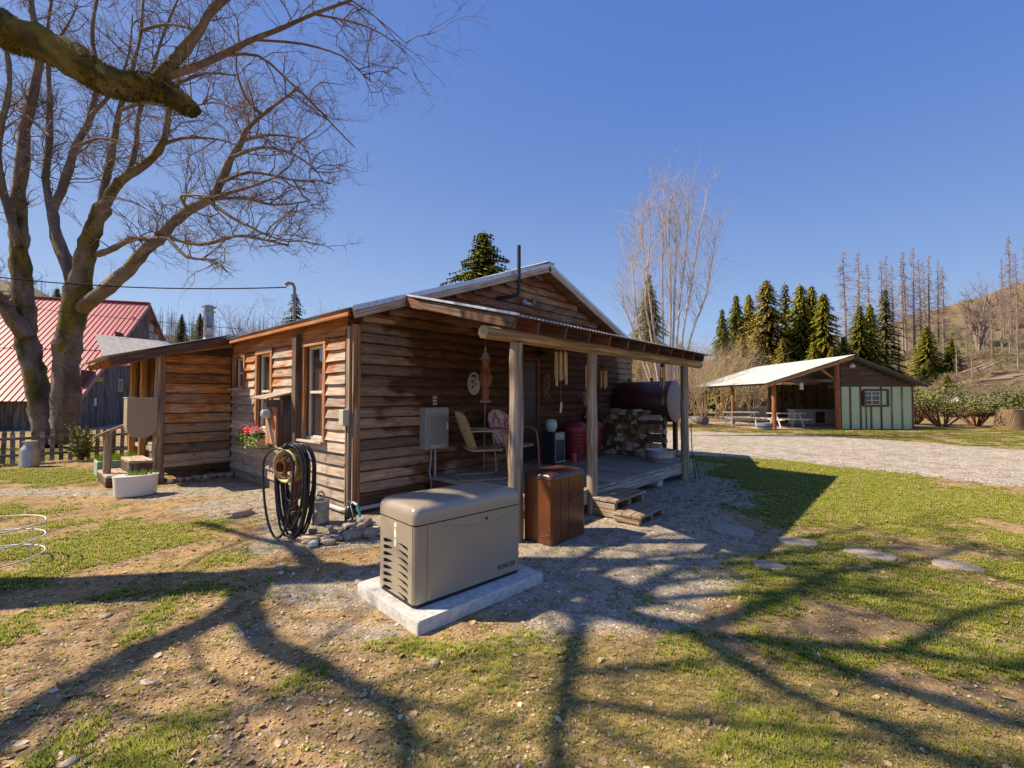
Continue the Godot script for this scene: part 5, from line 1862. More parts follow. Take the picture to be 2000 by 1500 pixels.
	b.lathe([Vector2(.494, .70), Vector2(.45, .725), Vector2(.30, .755), Vector2(0, .77)], 40, Vector3(0, 1.50, 0), bas(0, 90))
	put(tk, "end_cap", b.done(M.capgrey))
	for s in [-1.0, 1.0]:
		for x in [-1.0, 1.0]:
			b = MB.new()
			b.cbox(Vector3(x * .34, .57, s * .55), Vector3(.10, 1.16, .10), .008)
			put(tk, "leg", b.done(M.dark_wood))
	for z in [-.5, .1, .35]:
		b = MB.new()
		b.tube([Vector3(0, 1.98, z), Vector3(0, 2.06, z)], [.03, .03], 9)
		b.tube([Vector3(0, 2.06, z), Vector3(0, 2.085, z)], [.042, .042], 9)
		put(tk, "fitting", b.done(M.rust))
	# firewood
	rng.seed = 77
	var cuts := []
	for v in 5:
		b = MB.new()
		var pl := []
		var ns := 3 + v % 3
		if v < 3:
			pl = [Vector2(-.075, -.045), Vector2(.07, -.05), Vector2(.085, -.01), Vector2(.03 - v * .02, .06), Vector2(-.05, .045)]
		else:
			for k in 9:
				pl.append(Vector2(cos(TAU * k / 9.0), sin(TAU * k / 9.0)) * rr(.055, .066))
		b.prism(pl, -.19, .19, Basis.IDENTITY, Vector3.ZERO, v >= 3, 3.0)
		cuts.append(b.done([M.split_wood, M.split_dark, M.pale_wood][v % 3]))
	var y := .38
	var row := 0
	while y < 1.30:
		var z := -.05 + (row % 2) * .06 + .22
		while z < 1.60:
			single("firewood_log", cuts[rng.randi() % 5], "split firewood log in the stack at the porch end", "firewood", Vector3(5.98 + rr(-.03, .03), y + rr(-.008, .012), z), Basis(Vector3.UP, PI * .5) * bas(0, 0, [0, 180, 90, 30, 210][rng.randi() % 5] + rr(-12, 12)), "split logs stacked on the porch")
			z += rr(.125, .15)
		y += .098
		row += 1
	for k in 9:
		single("firewood_log", cuts[k % 3], "split firewood log in the crossed end of the stack", "firewood", Vector3(5.88 + (k % 2) * .24, .385 + .098 * k, 1.72), bas(rr(-5, 5)), "logs crossed at the stack end")
	# kindling and rod
	b = MB.new()
	b.tube([Vector3(5.70, .34, 1.66), Vector3(5.84, 1.28, 1.95)], [.008, .007], 6)
	single("fire_poker", b.done(M.rust), "thin rusty rod leaning on the stack end", "rod")
	b = MB.new()
	b.tube([Vector3(5.78, .0, 2.64), Vector3(5.80, .5, 2.57), Vector3(5.78, 1.1, 2.56)], [.012, .010, .010], 6)
	b.tube([Vector3(5.84, 0, 2.70), Vector3(5.82, .5, 2.60)], [.008, .008], 6)
	single("garden_stake", b.done(M.blackmetal), "thin dark iron stake leaning on the last porch post", "stake")
	# wall things
	b = MB.new()
	b.lathe([Vector2(0, 0), Vector2(.135, 0), Vector2(.165, .012), Vector2(.17, .02), Vector2(.155, .022), Vector2(.12, .012), Vector2(0, .01)], 30, Vector3.ZERO, bas(0, 90))
	var pq := single("wall_plate", b.done(M.cream), "cream oval plate with a dark sketch on the porch wall", "plate", Vector3(2.29, 1.845, .028), Basis.from_scale(Vector3(.92, 1.2, 1)))
	for e in [[-.04, .03, .09, .02, 10.0], [.02, .0, .11, .018, -20.0], [-.02, -.05, .07, .03, 30.0], [.05, .06, .05, .012, 60.0]]:
		b = MB.new()
		b.cbox(Vector3(e[0], e[1], .0125), Vector3(e[2], e[3], .003), .001, bas(0, 0, e[4]))
		put(pq, "drawing", b.done(M.sepia))
	b = MB.new()
	b.cbox(Vector3.ZERO, Vector3(.24, .52, .03), .006)
	var cv := single("carved_panel", b.done(M.dark_wood), "carved wooden relief panel beside the porch door", "wall art", Vector3(4.40, 1.84, .045))
	for k in 14:
		b = MB.new()
		b.lathe([Vector2(0, -.03), Vector2(.026, -.012), Vector2(.03, .004), Vector2(.016, .018), Vector2(0, .02)], 9, Vector3(rr(-.08, .08), .21 - k * .032, .016), bas(0, 90, rr(0, 90)))
		put(cv, "carving", b.done(M.split_wood))
	b = MB.new()
	b.lathe([Vector2(0, 0), Vector2(.06, 0), Vector2(.06, .03), Vector2(.03, .05), Vector2(.05, .10), Vector2(.08, .16), Vector2(.07, .165), Vector2(0, .12)], 16, Vector3.ZERO, bas(0, 120))
	single("porch_lamp", b.done(M.blackmetal), "unlit black wall lamp above the porch door", "lamp", Vector3(4.18, 2.56, .03))
	chime("large bamboo wind chime with dark cap under the porch beam", Vector3(1.87, 2.24, 2.22), 7, .085, .30, .50, .019, .72, M.bamboo)
	chime("narrow bamboo wind chime beside the middle log post", Vector3(3.30, 2.15, 1.75), 3, .05, .36, .40, .014, .05, M.bamboo)
	chime("tilted bamboo wind chime hanging right behind the middle log post", Vector3(4.05, 2.10, 1.62), 5, .06, .25, .36, .015, .05, M.bamboo)
	chime("small metal tube wind chime hanging before the maroon tank", Vector3(5.06, 2.17, 2.30), 5, .045, .28, .42, .009, .58, M.brass)
	clay_figure()
	# dried flowers on the log stack and a white bell
	var fl := thing("dried_bouquet", "bundle of pale dried flowers hanging on the wall above the bins", "dried flowers", Vector3(5.55, 1.62, .25))
	b = MB.new()
	for k in 40:
		var d := Vector3(rr(-1, 1), rr(-.4, 1), rr(-.3, 1)).normalized()
		b.tube([Vector3(0, -.22, 0), d * rr(.08, .14)], [.002, .0015], 3, false)
		b.lathe([Vector2(0, -.015), Vector2(.018, 0), Vector2(0, .016)], 6, d * rr(.07, .15))
	put(fl, "flower_heads", b.done(M.cream))
	b = MB.new()
	for k in 26:
		b.tube([Vector3(0, -.18, 0), Vector3(rr(-.05, .35), rr(-.3, -.1), rr(-.1, .15))], [.004, .002], 4, false)
	put(fl, "stems", b.done(M.rope))
func left_things() -> void:
	# flower box
	var t := thing("window_box", "pink flowers in a small wooden window box on the sunlit wall", "flower box", Vector3(-.16, .80, -3.15))
	for e in [[Vector3(-.10, .0, -.44), Vector3(-.10, .0, .40), .02, .16], [Vector3(.08, .0, -.44), Vector3(.08, .0, .40), .02, .16]]:
		put(t, "side_board", plank(e[0], e[1], e[2], e[3]).done(M.pale_wood))
	for z in [-.45, .41]:
		put(t, "end_board", plank(Vector3(-.11, 0, z), Vector3(.09, 0, z), .02, .17).done(M.pale_wood))
	put(t, "soil", plank(Vector3(-.01, .03, -.43), Vector3(-.01, .03, .39), .16, .06).done(M.dark_wood))
	var g := MB.new()
	for k in 420:
		var p := Vector3(rr(-.17, .10), rr(.03, .16), rr(-.48, .46))
		var q := bas(rr(0, 360), rr(-60, 60), rr(-60, 60))
		var s := rr(.022, .042)
		if rng.randf() < .25: p.y -= rr(.05, .14); p.x = -.15
		g.col = Color(.12, .22, .03).lerp(Color(.25, .33, .06), rng.randf())
		g.quad(p + q * Vector3(-s * .3, 0, 0), p + q * Vector3(s * .6, .01, -s * .5), p + q * Vector3(s * 1.7, 0, 0), p + q * Vector3(s * .6, .01, s * .5))
	put(t, "leaves", g.done(M.leaf))
	g = MB.new()
	for k in 190:
		var zz := rr(-.42, .30)
		var p := Vector3(rr(-.15, .05), rr(.15, .26), zz)
		var q := bas(rr(0, 360), rr(-60, 60), rr(-60, 60))
		var s := rr(.018, .032)
		g.col = Color(.62, .035, .07).lerp(Color(.75, .12, .16), rng.randf()) if zz < .1 else Color(.75, .42, .42)
		g.quad(p + q * Vector3(-s, 0, 0), p + q * Vector3(0, .006, -s), p + q * Vector3(s, 0, 0), p + q * Vector3(0, .006, s))
	put(t, "blossoms", g.done(M.leaf))
	# stones at the corner
	rng.seed = 5
	for k in 26:
		var p := Vector3(-.58 + rr(-.42, .42), 0, .76 + rr(-.30, .36))
		var r := rr(.035, .075) if k > 3 else rr(.08, .11)
		stone("rough tan stone in the pile by the cabin corner", p + Vector3(0, r * .3, 0), Vector3(r * rr(1.0, 1.5), r * rr(.5, .8), r * rr(.8, 1.1)), 100 + k, M.stone if k % 2 else M.stone2, "stones heaped by the cabin corner", "stone", rr(0, 180))
	for k in 9:
		var p := Vector3(-1.1 + k * .14, 0, -4.6 + rr(-.15, .1))
		stone("grey stone lying under the mudroom wall", p + Vector3(0, .03, 0), Vector3(rr(.07, .13), rr(.04, .08), rr(.06, .1)), 300 + k, M.stone2, "stones under the mudroom wall", "stone", rr(0, 180))
	stone("flat pale stone lying alone on the gravel by the cabin", Vector3(-1.06, .02, -1.05), Vector3(.22, .07, .15), 41, M.stone, "", "stone", 20)
	stone("white flinty lump lying below the hose", Vector3(-.98, .02, .98), Vector3(.06, .04, .05), 44, M.white_stone, "", "stone", 10)
	for k in 17:
		var d := rr(1.7, 4.6)
		var x: float = rr(-1.05, -.15) * d
		var p := cp(x, d)
		if p.x > -1.5 and p.x < 0 and p.z > 2.3 and p.z < 3.5:
			continue
		var r := rr(.018, .042)
		stone("small loose stone on the bare soil of the yard", p + Vector3(0, r * .1 - .01, 0), Vector3(r * rr(1, 1.7), r * .45, r), 500 + k, M.stone if k % 4 else M.stone2, "loose stones in the yard", "stone", rr(0, 180))
	# stepping stones
	flagstone(Vector3(2.62, -.004, 4.20), .40, .46, 6, "square grey stepping stone nearest the porch steps", 12, .3)
	flagstone(Vector3(2.63, -.004, 4.86), .30, .40, 10, "rounded stepping stone at the edge of the roof shadow", 12, .9)
	flagstone(Vector3(2.67, -.004, 5.49), .30, .46, -8, "long pale stepping stone in the middle of the grass", 10, .5)
	flagstone(Vector3(2.80, -.004, 6.13), .28, .38, 5, "farthest rounded stepping stone from the porch", 12, .9)
	flagstone(Vector3(1.64, -.008, 4.80), .22, .30, 5, "half buried stepping stone beside the row", 11, .9)
	# steps and planters by the mudroom
	var st := thing("mudroom_steps", "grey wooden steps with a handrail up to the mudroom", "steps", Vector3(-1.7, 0, -5.4))
	for e in [[-.12, .20, .62], [.22, .42, .55]]:
		for q in 2:
			put(st, "tread", plank(Vector3(e[0] - .085 + q * .17, e[1] - .02, -.55), Vector3(e[0] - .085 + q * .17, e[1] - .02, .52), .16, .04).done(M.pale_wood))
		put(st, "riser", plank(Vector3(e[0] - .15, (e[1] - .04) * .5, -.53), Vector3(e[0] - .15, (e[1] - .04) * .5, .50), .03, e[1] - .045).done(M.dark_wood))
		put(st, "side", plank(Vector3(e[0] - .14, (e[1] - .04) * .5, .50), Vector3(.42, (e[1] - .04) * .5, .50 - e[0] * .02), .03, e[1] - .05).done(M.dark_wood))
	put(st, "rail_post", log_post(Vector3(-.22, 0, .10), Vector3(-.22, .95, .10), .06, .055).done(M.log_wood))
	put(st, "handrail", plank(Vector3(-.42, .87, .10), Vector3(.42, 1.28, .10), .06, .045).done(M.pale_wood))
	var bn := thing("tin_hopper", "galvanised hopper with a round bottom hung on the mudroom post", "metal bin", Vector3(-1.52, 1.58, -4.80), 0)
	var pl := [Vector2(-.22, 0), Vector2(-.22, -.50)]
	for k in 9:
		var a := PI + PI * k / 8.0
		pl.append(Vector2(cos(a) * .22, -.52 + sin(a) * .21))
	pl.append(Vector2(.22, -.50)); pl.append(Vector2(.22, 0))
	pl.reverse()
	pl.reverse()
	var b := MB.new()
	b.prism(pl, -.28, .06, Basis.IDENTITY, Vector3.ZERO, false)
	put(bn, "bin", b.done(M.tanmetal))
	b = MB.new()
	b.cbox(Vector3(0, .01, -.11), Vector3(.46, .02, .36), .006)
	put(bn, "lid", b.done(M.galv))
	var tb := thing("planter_tub", "white oval tub planter with green shoots beside the steps", "planter", Vector3(-1.75, 0, -3.72), -4)
	b = MB.new()
	var ov := func(w: float, d: float) -> Array:
		var o := []
		for k in 32:
			o.append(Vector2(cos(TAU * k / 32.0) * w, sin(TAU * k / 32.0) * d))
		return o
	loft(b, [[0.0, ov.call(.26, .17)], [.02, ov.call(.275, .185)], [.30, ov.call(.295, .20)], [.325, ov.call(.305, .21)], [.33, ov.call(.30, .205)]])
	put(tb, "tub", b.done(M.whitetub))
	b = MB.new()
	for k in 90:
		var a := rr(0, TAU)
		var p := Vector3(cos(a) * .22 * rr(0, 1) + .08, .33, sin(a) * .14 * rr(0, 1))
		b.col = Color(.16, .26, .03).lerp(Color(.30, .36, .06), rng.randf())
		var s := Vector3(rr(-.01, .01), 0, rr(-.01, .01))
		b.tri(p - s - Vector3(.006, 0, 0), p + s + Vector3(.006, 0, 0), p + Vector3(rr(-.05, .05), rr(.03, .11), rr(-.05, .05)))
	put(tb, "shoots", b.done(M.leaf))
	var gp := thing("green_planter", "pale green wooden planter box behind the handrail post", "planter", Vector3(-1.60, 0, -6.6))
	b = MB.new()
	b.cbox(Vector3(0, .16, 0), Vector3(.7, .30, .5), .01)
	put(gp, "box", b.done(M.mint))
	b = MB.new()
	for k in 160:
		var p := Vector3(rr(-.32, .32), .31, rr(-.22, .22))
		b.col = Color(.18, .30, .03).lerp(Color(.34, .42, .06), rng.randf())
		b.tri(p - Vector3(.012, 0, 0), p + Vector3(.012, 0, 0), p + Vector3(rr(-.08, .08), rr(.06, .17), rr(-.08, .08)))
	put(gp, "shoots", b.done(M.leaf))
	var mc := thing("milk_can", "old galvanised milk can standing before the picket fence", "milk can", Vector3(-2.78, 0, -9.55))
	b = MB.new()
	b.lathe([Vector2(0, 0), Vector2(.17, 0), Vector2(.175, .02), Vector2(.17, .03), Vector2(.17, .36), Vector2(.15, .42), Vector2(.105, .48), Vector2(.10, .54), Vector2(.125, .56), Vector2(.125, .585), Vector2(0, .60)], 24)
	put(mc, "body", b.done(M.galv))
	b = MB.new()
	b.tube([Vector3(.16, .34, 0), Vector3(.21, .40, 0), Vector3(.12, .47, 0)], [.01, .01, .01], 6)
	put(mc, "handle", b.done(M.galv))
	# plant cage
	var cg := thing("wire_cage", "pale wire plant cage of three hoops on the grass", "plant cage", Vector3(-3.38, 0, -.72))
	for y in [.38, .24, .08]:
		b = MB.new()
		var P := []
		var R := []
		for k in 33:
			P.append(Vector3(cos(TAU * k / 32.0) * .46, y, sin(TAU * k / 32.0) * .46)); R.append(.007)
		b.tube(P, R, 6, false)
		put(cg, "hoop", b.done(M.whitewire))
	for k in 9:
		b = MB.new()
		var a := TAU * k / 9.0
		b.tube([Vector3(cos(a) * .46, -.02, sin(a) * .46), Vector3(cos(a) * .46, .385, sin(a) * .46)], [.003, .003], 5)
		put(cg, "wire", b.done(M.whitewire))
	# small leafy shrub by the fence
	var sh := thing("leafy_shrub", "small green leafy shrub growing against the picket fence", "shrub", Vector3(-1.85, 0, -9.9))
	b = MB.new()
	var lv := MB.new()
	for k in 16:
		var a := rr(0, TAU)
		var tip := Vector3(cos(a) * rr(.1, .45), rr(.35, .95), sin(a) * rr(.1, .4))
		b.tube([Vector3.ZERO, tip * .5 + Vector3(0, .05, 0), tip], [.012, .009, .004], 5, false)
		for q in 60:
			var p := tip * rr(.25, 1.05) + Vector3(rr(-.09, .09), rr(-.06, .08), rr(-.09, .09))
			var w := bas(rr(0, 360), rr(-70, 70), rr(-60, 60))
			var s := rr(.025, .05)
			lv.col = Color(.13, .17, .03).lerp(Color(.27, .27, .07), rng.randf())
			lv.quad(p + w * Vector3(-s * .3, 0, 0), p + w * Vector3(s * .5, .01, -s * .4), p + w * Vector3(s * 1.5, 0, 0), p + w * Vector3(s * .5, .01, s * .4))
	put(sh, "stems", b.done(M.darkbark))
	put(sh, "leaves", lv.done(M.leaf))
	# picket fence
	var fe := thing("picket_fence", "dark weathered picket fence in front of the large tree", "fence", Vector3(-1.0, 0, -10.2), 0)
	var dirf := Vector3(-1, 0, -.10).normalized()
	var pk := MB.new()
	pk.prism([Vector2(-.042, 0.0), Vector2(.042, 0.0), Vector2(.042, .74), Vector2(0, .82), Vector2(-.042, .74)], -.011, .011)
	var pm := [pk.done(M.fence_wood), pk.done(M.fence_wood2)]
	for k in 48:
		put(fe, "picket", pm[k % 3 / 2], dirf * (-.6 + k * .165) + Vector3(0, rr(-.01, .02), .03), bas(-5.7 + rr(-2, 2), 0, rr(-1.5, 1.5)))
	for y in [.20, .60]:
		put(fe, "rail", plank(dirf * -.9 + Vector3(0, y, 0), dirf * 8.0 + Vector3(0, y, 0), .035, .06).done(M.fence_wood2))
	for k in 4:
		put(fe, "post", plank(dirf * (-.5 + k * 2.4) + Vector3(0, -.05, -.06), dirf * (-.5 + k * 2.4) + Vector3(0, .78, -.06), .08, .08, Vector3.RIGHT).done(M.fence_wood))
	# wires
	var up := thing("utility_pole", "tall wooden pole carrying the service wires", "utility pole", cp(-21, 14))
	b = MB.new()
	b.tube([Vector3(0, -.3, 0), Vector3(0, 8.2, 0)], [.15, .11], 12)
	put(up, "pole", b.done(M.dark_wood))
	put(up, "crossarm", plank(Vector3(-.7, 7.6, .12), Vector3(.7, 7.6, .12), .09, .11).done(M.dark_wood))
	for e in [[spot(0, 541, 11.0), Vector3(.86, 4.02, -4.43), .014, "thick black service cable running from the roof mast", 6.3, .06], [spot(0, 594, 11.0), Vector3(.75, 3.3, -6.6), .006, "thin dark wire running below the service cable", 5.6, .02]]:
		var mb := MB.new()
		var A := cp(-21, 14, e[4])
		var Q := []
		for k in 9:
			Q.append(A.lerp(e[0], k / 8.0) - Vector3(0, sin(PI * k / 8.0) * .1, 0))
		for k in range(1, 23):
			var f := k / 22.0
			Q.append(e[0].lerp(e[1], f) - Vector3(0, 4.0 * f * (1 - f) * e[5] * 2.0, 0))
		var RR := []
		for k in Q.size(): RR.append(e[2])
		mb.tube(Q, RR, 6)
		single("service_wire", mb.done(M.cable), e[3], "wire")

# ---------------------------------------------------------------- barn and pavilion
func barn() -> void:
	var bx := RGT * .953 + FWD * .304
	var bz := RGT * .304 - FWD * .953
	var t := thing("barn", "old wooden barn with a steep red metal roof beyond the fence", "barn", cp(-23.9, 29.5))
	t.transform = Transform3D(Basis(bx, Vector3.UP, bz), cp(-23.9, 29.5))
	var rise := 7.7 - 1.45
	var run := 7.4
	var len := Vector2(rise, run).length()
	var dir := Vector3(0, -rise, run).normalized()
	var nrm := Vector3(0, run, rise).normalized()
	for side in [1.0, -1.0]:
		var dd := Vector3(0, dir.y, dir.z * side)
		var nn := Vector3(0, nrm.y, nrm.z * side)
		var bb := Basis(nn.cross(dd), nn, dd)
		for c in 2:
			var L := len * (.56 if c == 0 else .46)
			var mb := MB.new()
			mb.box(Vector3(.37, 0, L * .5), Vector3(.738, .012, L))
			for k in 3:
				mb.box(Vector3(.06 + k * .25, .02, L * .5), Vector3(.045, .03, L - .004))
			var am := mb.done(M.barn_red)
			for k in 31:
				if side < 0 and k > 3:
					continue
				var x := .14 - .74 * k
				var o := Vector3(x - .74 if bb.x.x > 0 else x, 7.72, 0) + dd * (0.0 if c == 0 else len * .55) + nn * (.03 if c == 0 else 0.0)
				put(t, "roof_sheet", am, o, bb)
		put(t, "rake_board", plank(Vector3(.16, 7.64, 0) , Vector3(.16, 7.64, 0) + dd * (len + .05), .05, .2, nn).done(M.barn_trim if side > 0 else M.barn_wood))
	put(t, "ridge_cap", plank(Vector3(.16, 7.78, 0), Vector3(-22.4, 7.78, 0), .4, .05).done(M.barn_red))
	# gable planks
	var z := -6.9
	while z < 6.9:
		var top: float = 7.55 - (abs(z + .15) + .16) * rise / run
		put(t, "plank", plank(Vector3(rr(-.01, .012), 0, z + .15), Vector3(rr(-.01, .01), top, z + .15), .285, .04, Vector3.RIGHT, .006).done([M.barn_wood, M.barn_wood2, M.barn_wood][rng.randi() % 3]))
		z += .3
	var x := -.2
	while x > -14.0:
		put(t, "plank", plank(Vector3(x, 0, 6.72 + rr(-.01, .01)), Vector3(x, 1.9, 6.72), .04, .285, Vector3.RIGHT, .006).done([M.barn_wood, M.barn_wood2][rng.randi() % 2]))
		x -= .3
	var bk := MB.new()
	bk.box(Vector3(-11.2, .95, 6.62), Vector3(22.2, 1.9, .08))
	bk.box(Vector3(-.10, 1.5, 0), Vector3(.08, 3.0, 13.4))
	bk.box(Vector3(-.10, 4.2, 0), Vector3(.08, 2.4, 7.0))
	bk.box(Vector3(-.10, 6.0, 0), Vector3(.08, 1.2, 3.0))
	put(t, "wall", bk.done(M.dark_wood))
	# translucent panel high in the gable
	for r in 5:
		for c in 3:
			var zz := -.55 - c * .75 - r * .05
			var yy := 6.2 - r * .55
			if yy > 7.2 - (abs(zz) + .4) * rise / run:
				continue
			var p := MB.new()
			p.box(Vector3(.05, yy, zz), Vector3(.02, .47, .66))
			put(t, "pane", p.done(M.fibreglass))
	for e in [[5.5, 2.55, .85, .26, M.yellow_sign], [5.75, 1.35, .22, .42, M.paper], [3.2, 2.3, .5, .7, M.sash]]:
		var p := MB.new()
		p.box(Vector3(.06, e[1], e[0]), Vector3(.02, e[3], e[2]))
		put(t, "notice_board" if e[4] != M.sash else "window_frame", p.done(e[4]))
	var p := MB.new()
	p.box(Vector3(.075, 2.3, 3.2), Vector3(.01, .56, .36))
	put(t, "window_glass", p.done(M.glassdark))
	p = MB.new()
	p.lathe([Vector2(0, 0), Vector2(.28, 0), Vector2(.30, .03), Vector2(0, .05)], 20, Vector3(.05, 5.0, 1.0), bas(0, 0, -90))
	put(t, "round_sign", p.done(M.cream))
	# bench by the barn wall
	var bn := thing("red_bench", "low dark red bench against the barn wall", "bench", t.transform * Vector3(-3.6, 0, 7.6))
	bn.transform = Transform3D(t.transform.basis, t.transform * Vector3(-3.6, 0, 7.6))
	for k in 2:
		put(bn, "plank", plank(Vector3(-.9, .42, -.1 + k * .2), Vector3(.9, .42, -.1 + k * .2), .18, .04).done(M.red_wood))
	for s in [-1.0, 1.0]:
		put(bn, "leg", plank(Vector3(s * .75, 0, 0), Vector3(s * .75, .40, 0), .3, .05, Vector3.RIGHT).done(M.red_wood))
func pavilion() -> void:
	var B := Basis(RGT, Vector3.UP, -FWD)
	var O := cp(16.8, 22.6)
	var t := thing("pavilion", "open sided pavilion with a green panelled room and pale metal roof", "pavilion", O)
	t.transform = Transform3D(B, O)
	var y0 := -.02
	# left roof slope in overlapping courses, right slope
	var dl := Vector3(-4.35, 2.26 - 3.66, 0)
	var Ll := dl.length()
	dl = dl.normalized()
	var nl := Vector3(-dl.y, dl.x, 0)
	nl = nl if nl.y > 0 else -nl
	var courses := 11
	for k in courses:
		var z := .45
		while z > -8.6:
			var w := rr(1.2, 2.0)
			w = min(w, z + 8.65)
			var mb := MB.new()
			mb.box(Vector3(0, 0, 0), Vector3(Ll / courses + .05, .012, w - .006))
			var c := Vector3(0, 3.68, z - w * .5) + dl * (Ll * (k + .5) / courses) + nl * (.014 + rr(0, .006))
			put(t, "roof_sheet", mb.done([M.pale_roof, M.pale_roof2][rng.randi() % 2]), c, Basis(-dl, nl, Vector3(0, 0, 1)) * bas(0, 0, -.9))
			z -= w
	put(t, "roof_deck", plank(Vector3(0, 3.64, -4.1) , Vector3(0, 3.64, -4.1) + dl * (Ll - .03), 8.9, .04, nl).done(M.dark_wood))
	var dr := Vector3(3.62, 2.20 - 3.66, 0)
	put(t, "roof_deck", plank(Vector3(.02, 3.66, -4.1), Vector3(.02, 3.66, -4.1) + dr, 8.9, .05, Vector3(-dr.y, dr.x, 0)).done(M.roof_dark))
	put(t, "rake_board", plank(Vector3(-.02, 3.57, .40), Vector3(-.02, 3.57, .40) + dl * (Ll - .05), .06, .17, nl).done(M.orange_wood))
	put(t, "rake_board", plank(Vector3(.04, 3.57, .40), Vector3(.04, 3.57, .40) + dr * .985, .05, .12, Vector3(-dr.y, dr.x, 0)).done(M.dark_wood))
	for k in 14:
		put(t, "rafter_tail", plank(Vector3(-4.28, 2.19, .2 - k * .64), Vector3(-3.4, 2.19 + .286, .2 - k * .64), .05, .11, nl).done(M.pale_wood))
	# room: panels and battens
	var bat := [-.42, .054, .565, 1.09, 1.59, 2.12, 2.63, 3.16]
	for k in 7:
		var cx: float = (bat[k] + bat[k + 1]) * .5
		var w: float = bat[k + 1] - bat[k]
		var hole: bool = k == 2 or k == 3
		for seg in ([[0.02, 1.18], [1.95, 2.13]] if hole else [[.02, 2.13]]):
			var mb := MB.new()
			mb.cbox(Vector3(cx, (seg[0] + seg[1]) * .5, -.03), Vector3(w - .01, seg[1] - seg[0], .05), .004)
			put(t, "wall_panel", mb.done(M.green_panel))
	for k in 8:
		var top := 1.16 if k == 3 else 2.13
		put(t, "batten", plank(Vector3(bat[k], .02, .014), Vector3(bat[k], top, .014), .035, .075, Vector3.RIGHT).done(M.dark_wood if k != 5 and k != 6 else M.fence_wood))
	put(t, "batten", plank(Vector3(.83, .02, .014), Vector3(.83, 1.16, .014), .03, .05, Vector3.RIGHT).done(M.dark_wood))
	var y := 2.14
	var row := 0
	while y < 3.45:
		var half_l := (3.50 - y - .10) / .32
		var half_r := (3.50 - y - .12) / .405
		if half_r > .15:
			put(t, "gable_board", plank(Vector3(max(-.4, -half_l), y + .07, -.01 + rr(-.006, .006)), Vector3(min(3.5, half_r), y + .07, -.01), .035, .138).done([M.dark_wood, M.brown_board][row % 2]))
		y += .142
		row += 1
	# window
	var gl := MB.new()
	gl.box(Vector3(1.33, 1.57, -.02), Vector3(1.10, .70, .006))
	var w := put(t, "window", gl.done(M.glassdark))
	for e in [[Vector3(.74, 1.57, .02), Vector3(.09, .86, .07)], [Vector3(1.92, 1.57, .02), Vector3(.09, .86, .07)], [Vector3(1.33, 1.965, .021), Vector3(1.27, .09, .072)], [Vector3(1.33, 1.175, .021), Vector3(1.27, .09, .072)]]:
		var mb := MB.new()
		mb.cbox(e[0], e[1], .006)
		put(w, "frame", mb.done(M.dark_wood))
	for e in [1.13, 1.53]:
		var mb := MB.new()
		mb.box(Vector3(e, 1.57, .0), Vector3(.035, .70, .03))
		put(w, "glazing_bar", mb.done(M.sash))
	for e in [1.45, 1.69, 1.88, 1.25]:
		var mb := MB.new()
		mb.box(Vector3(1.33, e, .002), Vector3(1.09, .03, .03))
		put(w, "glazing_bar", mb.done(M.sash))
	# other walls of the room, slab
	var sh := MB.new()
	sh.box(Vector3(3.22, 1.08, -4.2), Vector3(.06, 2.1, 8.3))
	sh.box(Vector3(1.4, 1.2, -6.34), Vector3(3.6, 2.4, .06))
	put(t, "wall", sh.done(M.tan_panel))
	for k in 5:
		var mb := MB.new()
		mb.box(Vector3(-.42 + .37 + k * .74, 1.2, -6.2), Vector3(.735, 2.4, .05))
		put(t, "back_panel", mb.done(M.tan_panel))
		if k > 0:
			put(t, "batten", plank(Vector3(-.42 + k * .74, 0, -6.155), Vector3(-.42 + k * .74, 2.4, -6.155), .04, .09, Vector3.RIGHT).done(M.dark_wood))
	for e in [[1.25, 1.75], [1.55, 1.5], [1.6, 1.9], [1.9, 1.72], [2.6, 1.8], [2.65, 1.4]]:
		var mb := MB.new()
		mb.box(Vector3(e[0] - 1.0, e[1], -6.15), Vector3(.22, .28, .03))
		put(t, "picture_frame", mb.done(M.dark_wood))
	var fl := MB.new()
	fl.box(Vector3(-.55, -.015, -4.35), Vector3(7.7, .07, 8.5))
	put(t, "floor_slab", fl.done(M.pinkslab))
	for e in [[-.66, .12, .11, 3.3], [-3.66, -.15, .10, 2.32], [-3.75, -4.2, .09, 2.3], [-.5, -6.1, .10, 3.3], [-3.95, -8.0, .10, 2.3], [-3.6, -8.3, .08, 2.3]]:
		put(t, "post", log_post(Vector3(e[0], 0, e[1]), Vector3(e[0], e[3], e[1]), e[2] * 1.05, e[2]).done(M.orange_post if e[1] > -5 else M.log_wood))
	put(t, "beam", plank(Vector3(-4.0, 2.30, .1), Vector3(-4.0, 2.30, -8.4), .12, .16).done(M.orange_wood))
	put(t, "beam", plank(Vector3(-3.8, 2.42, .05), Vector3(-.4, 2.42, .05), .10, .15).done(M.dark_wood))
	put(t, "brace", plank(Vector3(-1.5, 3.1, 0), Vector3(-.7, 2.5, 0), .07, .10).done(M.orange_wood))
	var lan := MB.new()
	lan.lathe([Vector2(0, 0), Vector2(.09, 0), Vector2(.10, .03), Vector2(.08, .05), Vector2(.08, .24), Vector2(.11, .27), Vector2(.03, .36), Vector2(0, .365)], 12, Vector3(-2.55, 1.98, .3))
	put(t, "lantern", lan.done(M.sash))
	lan = MB.new()
	lan.lathe([Vector2(0, 0), Vector2(.10, .02), Vector2(.13, .10), Vector2(.06, .2), Vector2(0, .22)], 12, Vector3(-.02, 3.05, .30))
	put(t, "lamp", lan.done(M.sash))
	# counter
	var c := thing("counter", "white painted counter inside the pavilion", "counter", O)
	c.transform = Transform3D(B, B * Vector3(.75, .02, -4.0) + O)
	var cb := MB.new()
	cb.cbox(Vector3(0, .42, 0), Vector3(2.4, .82, .6), .01)
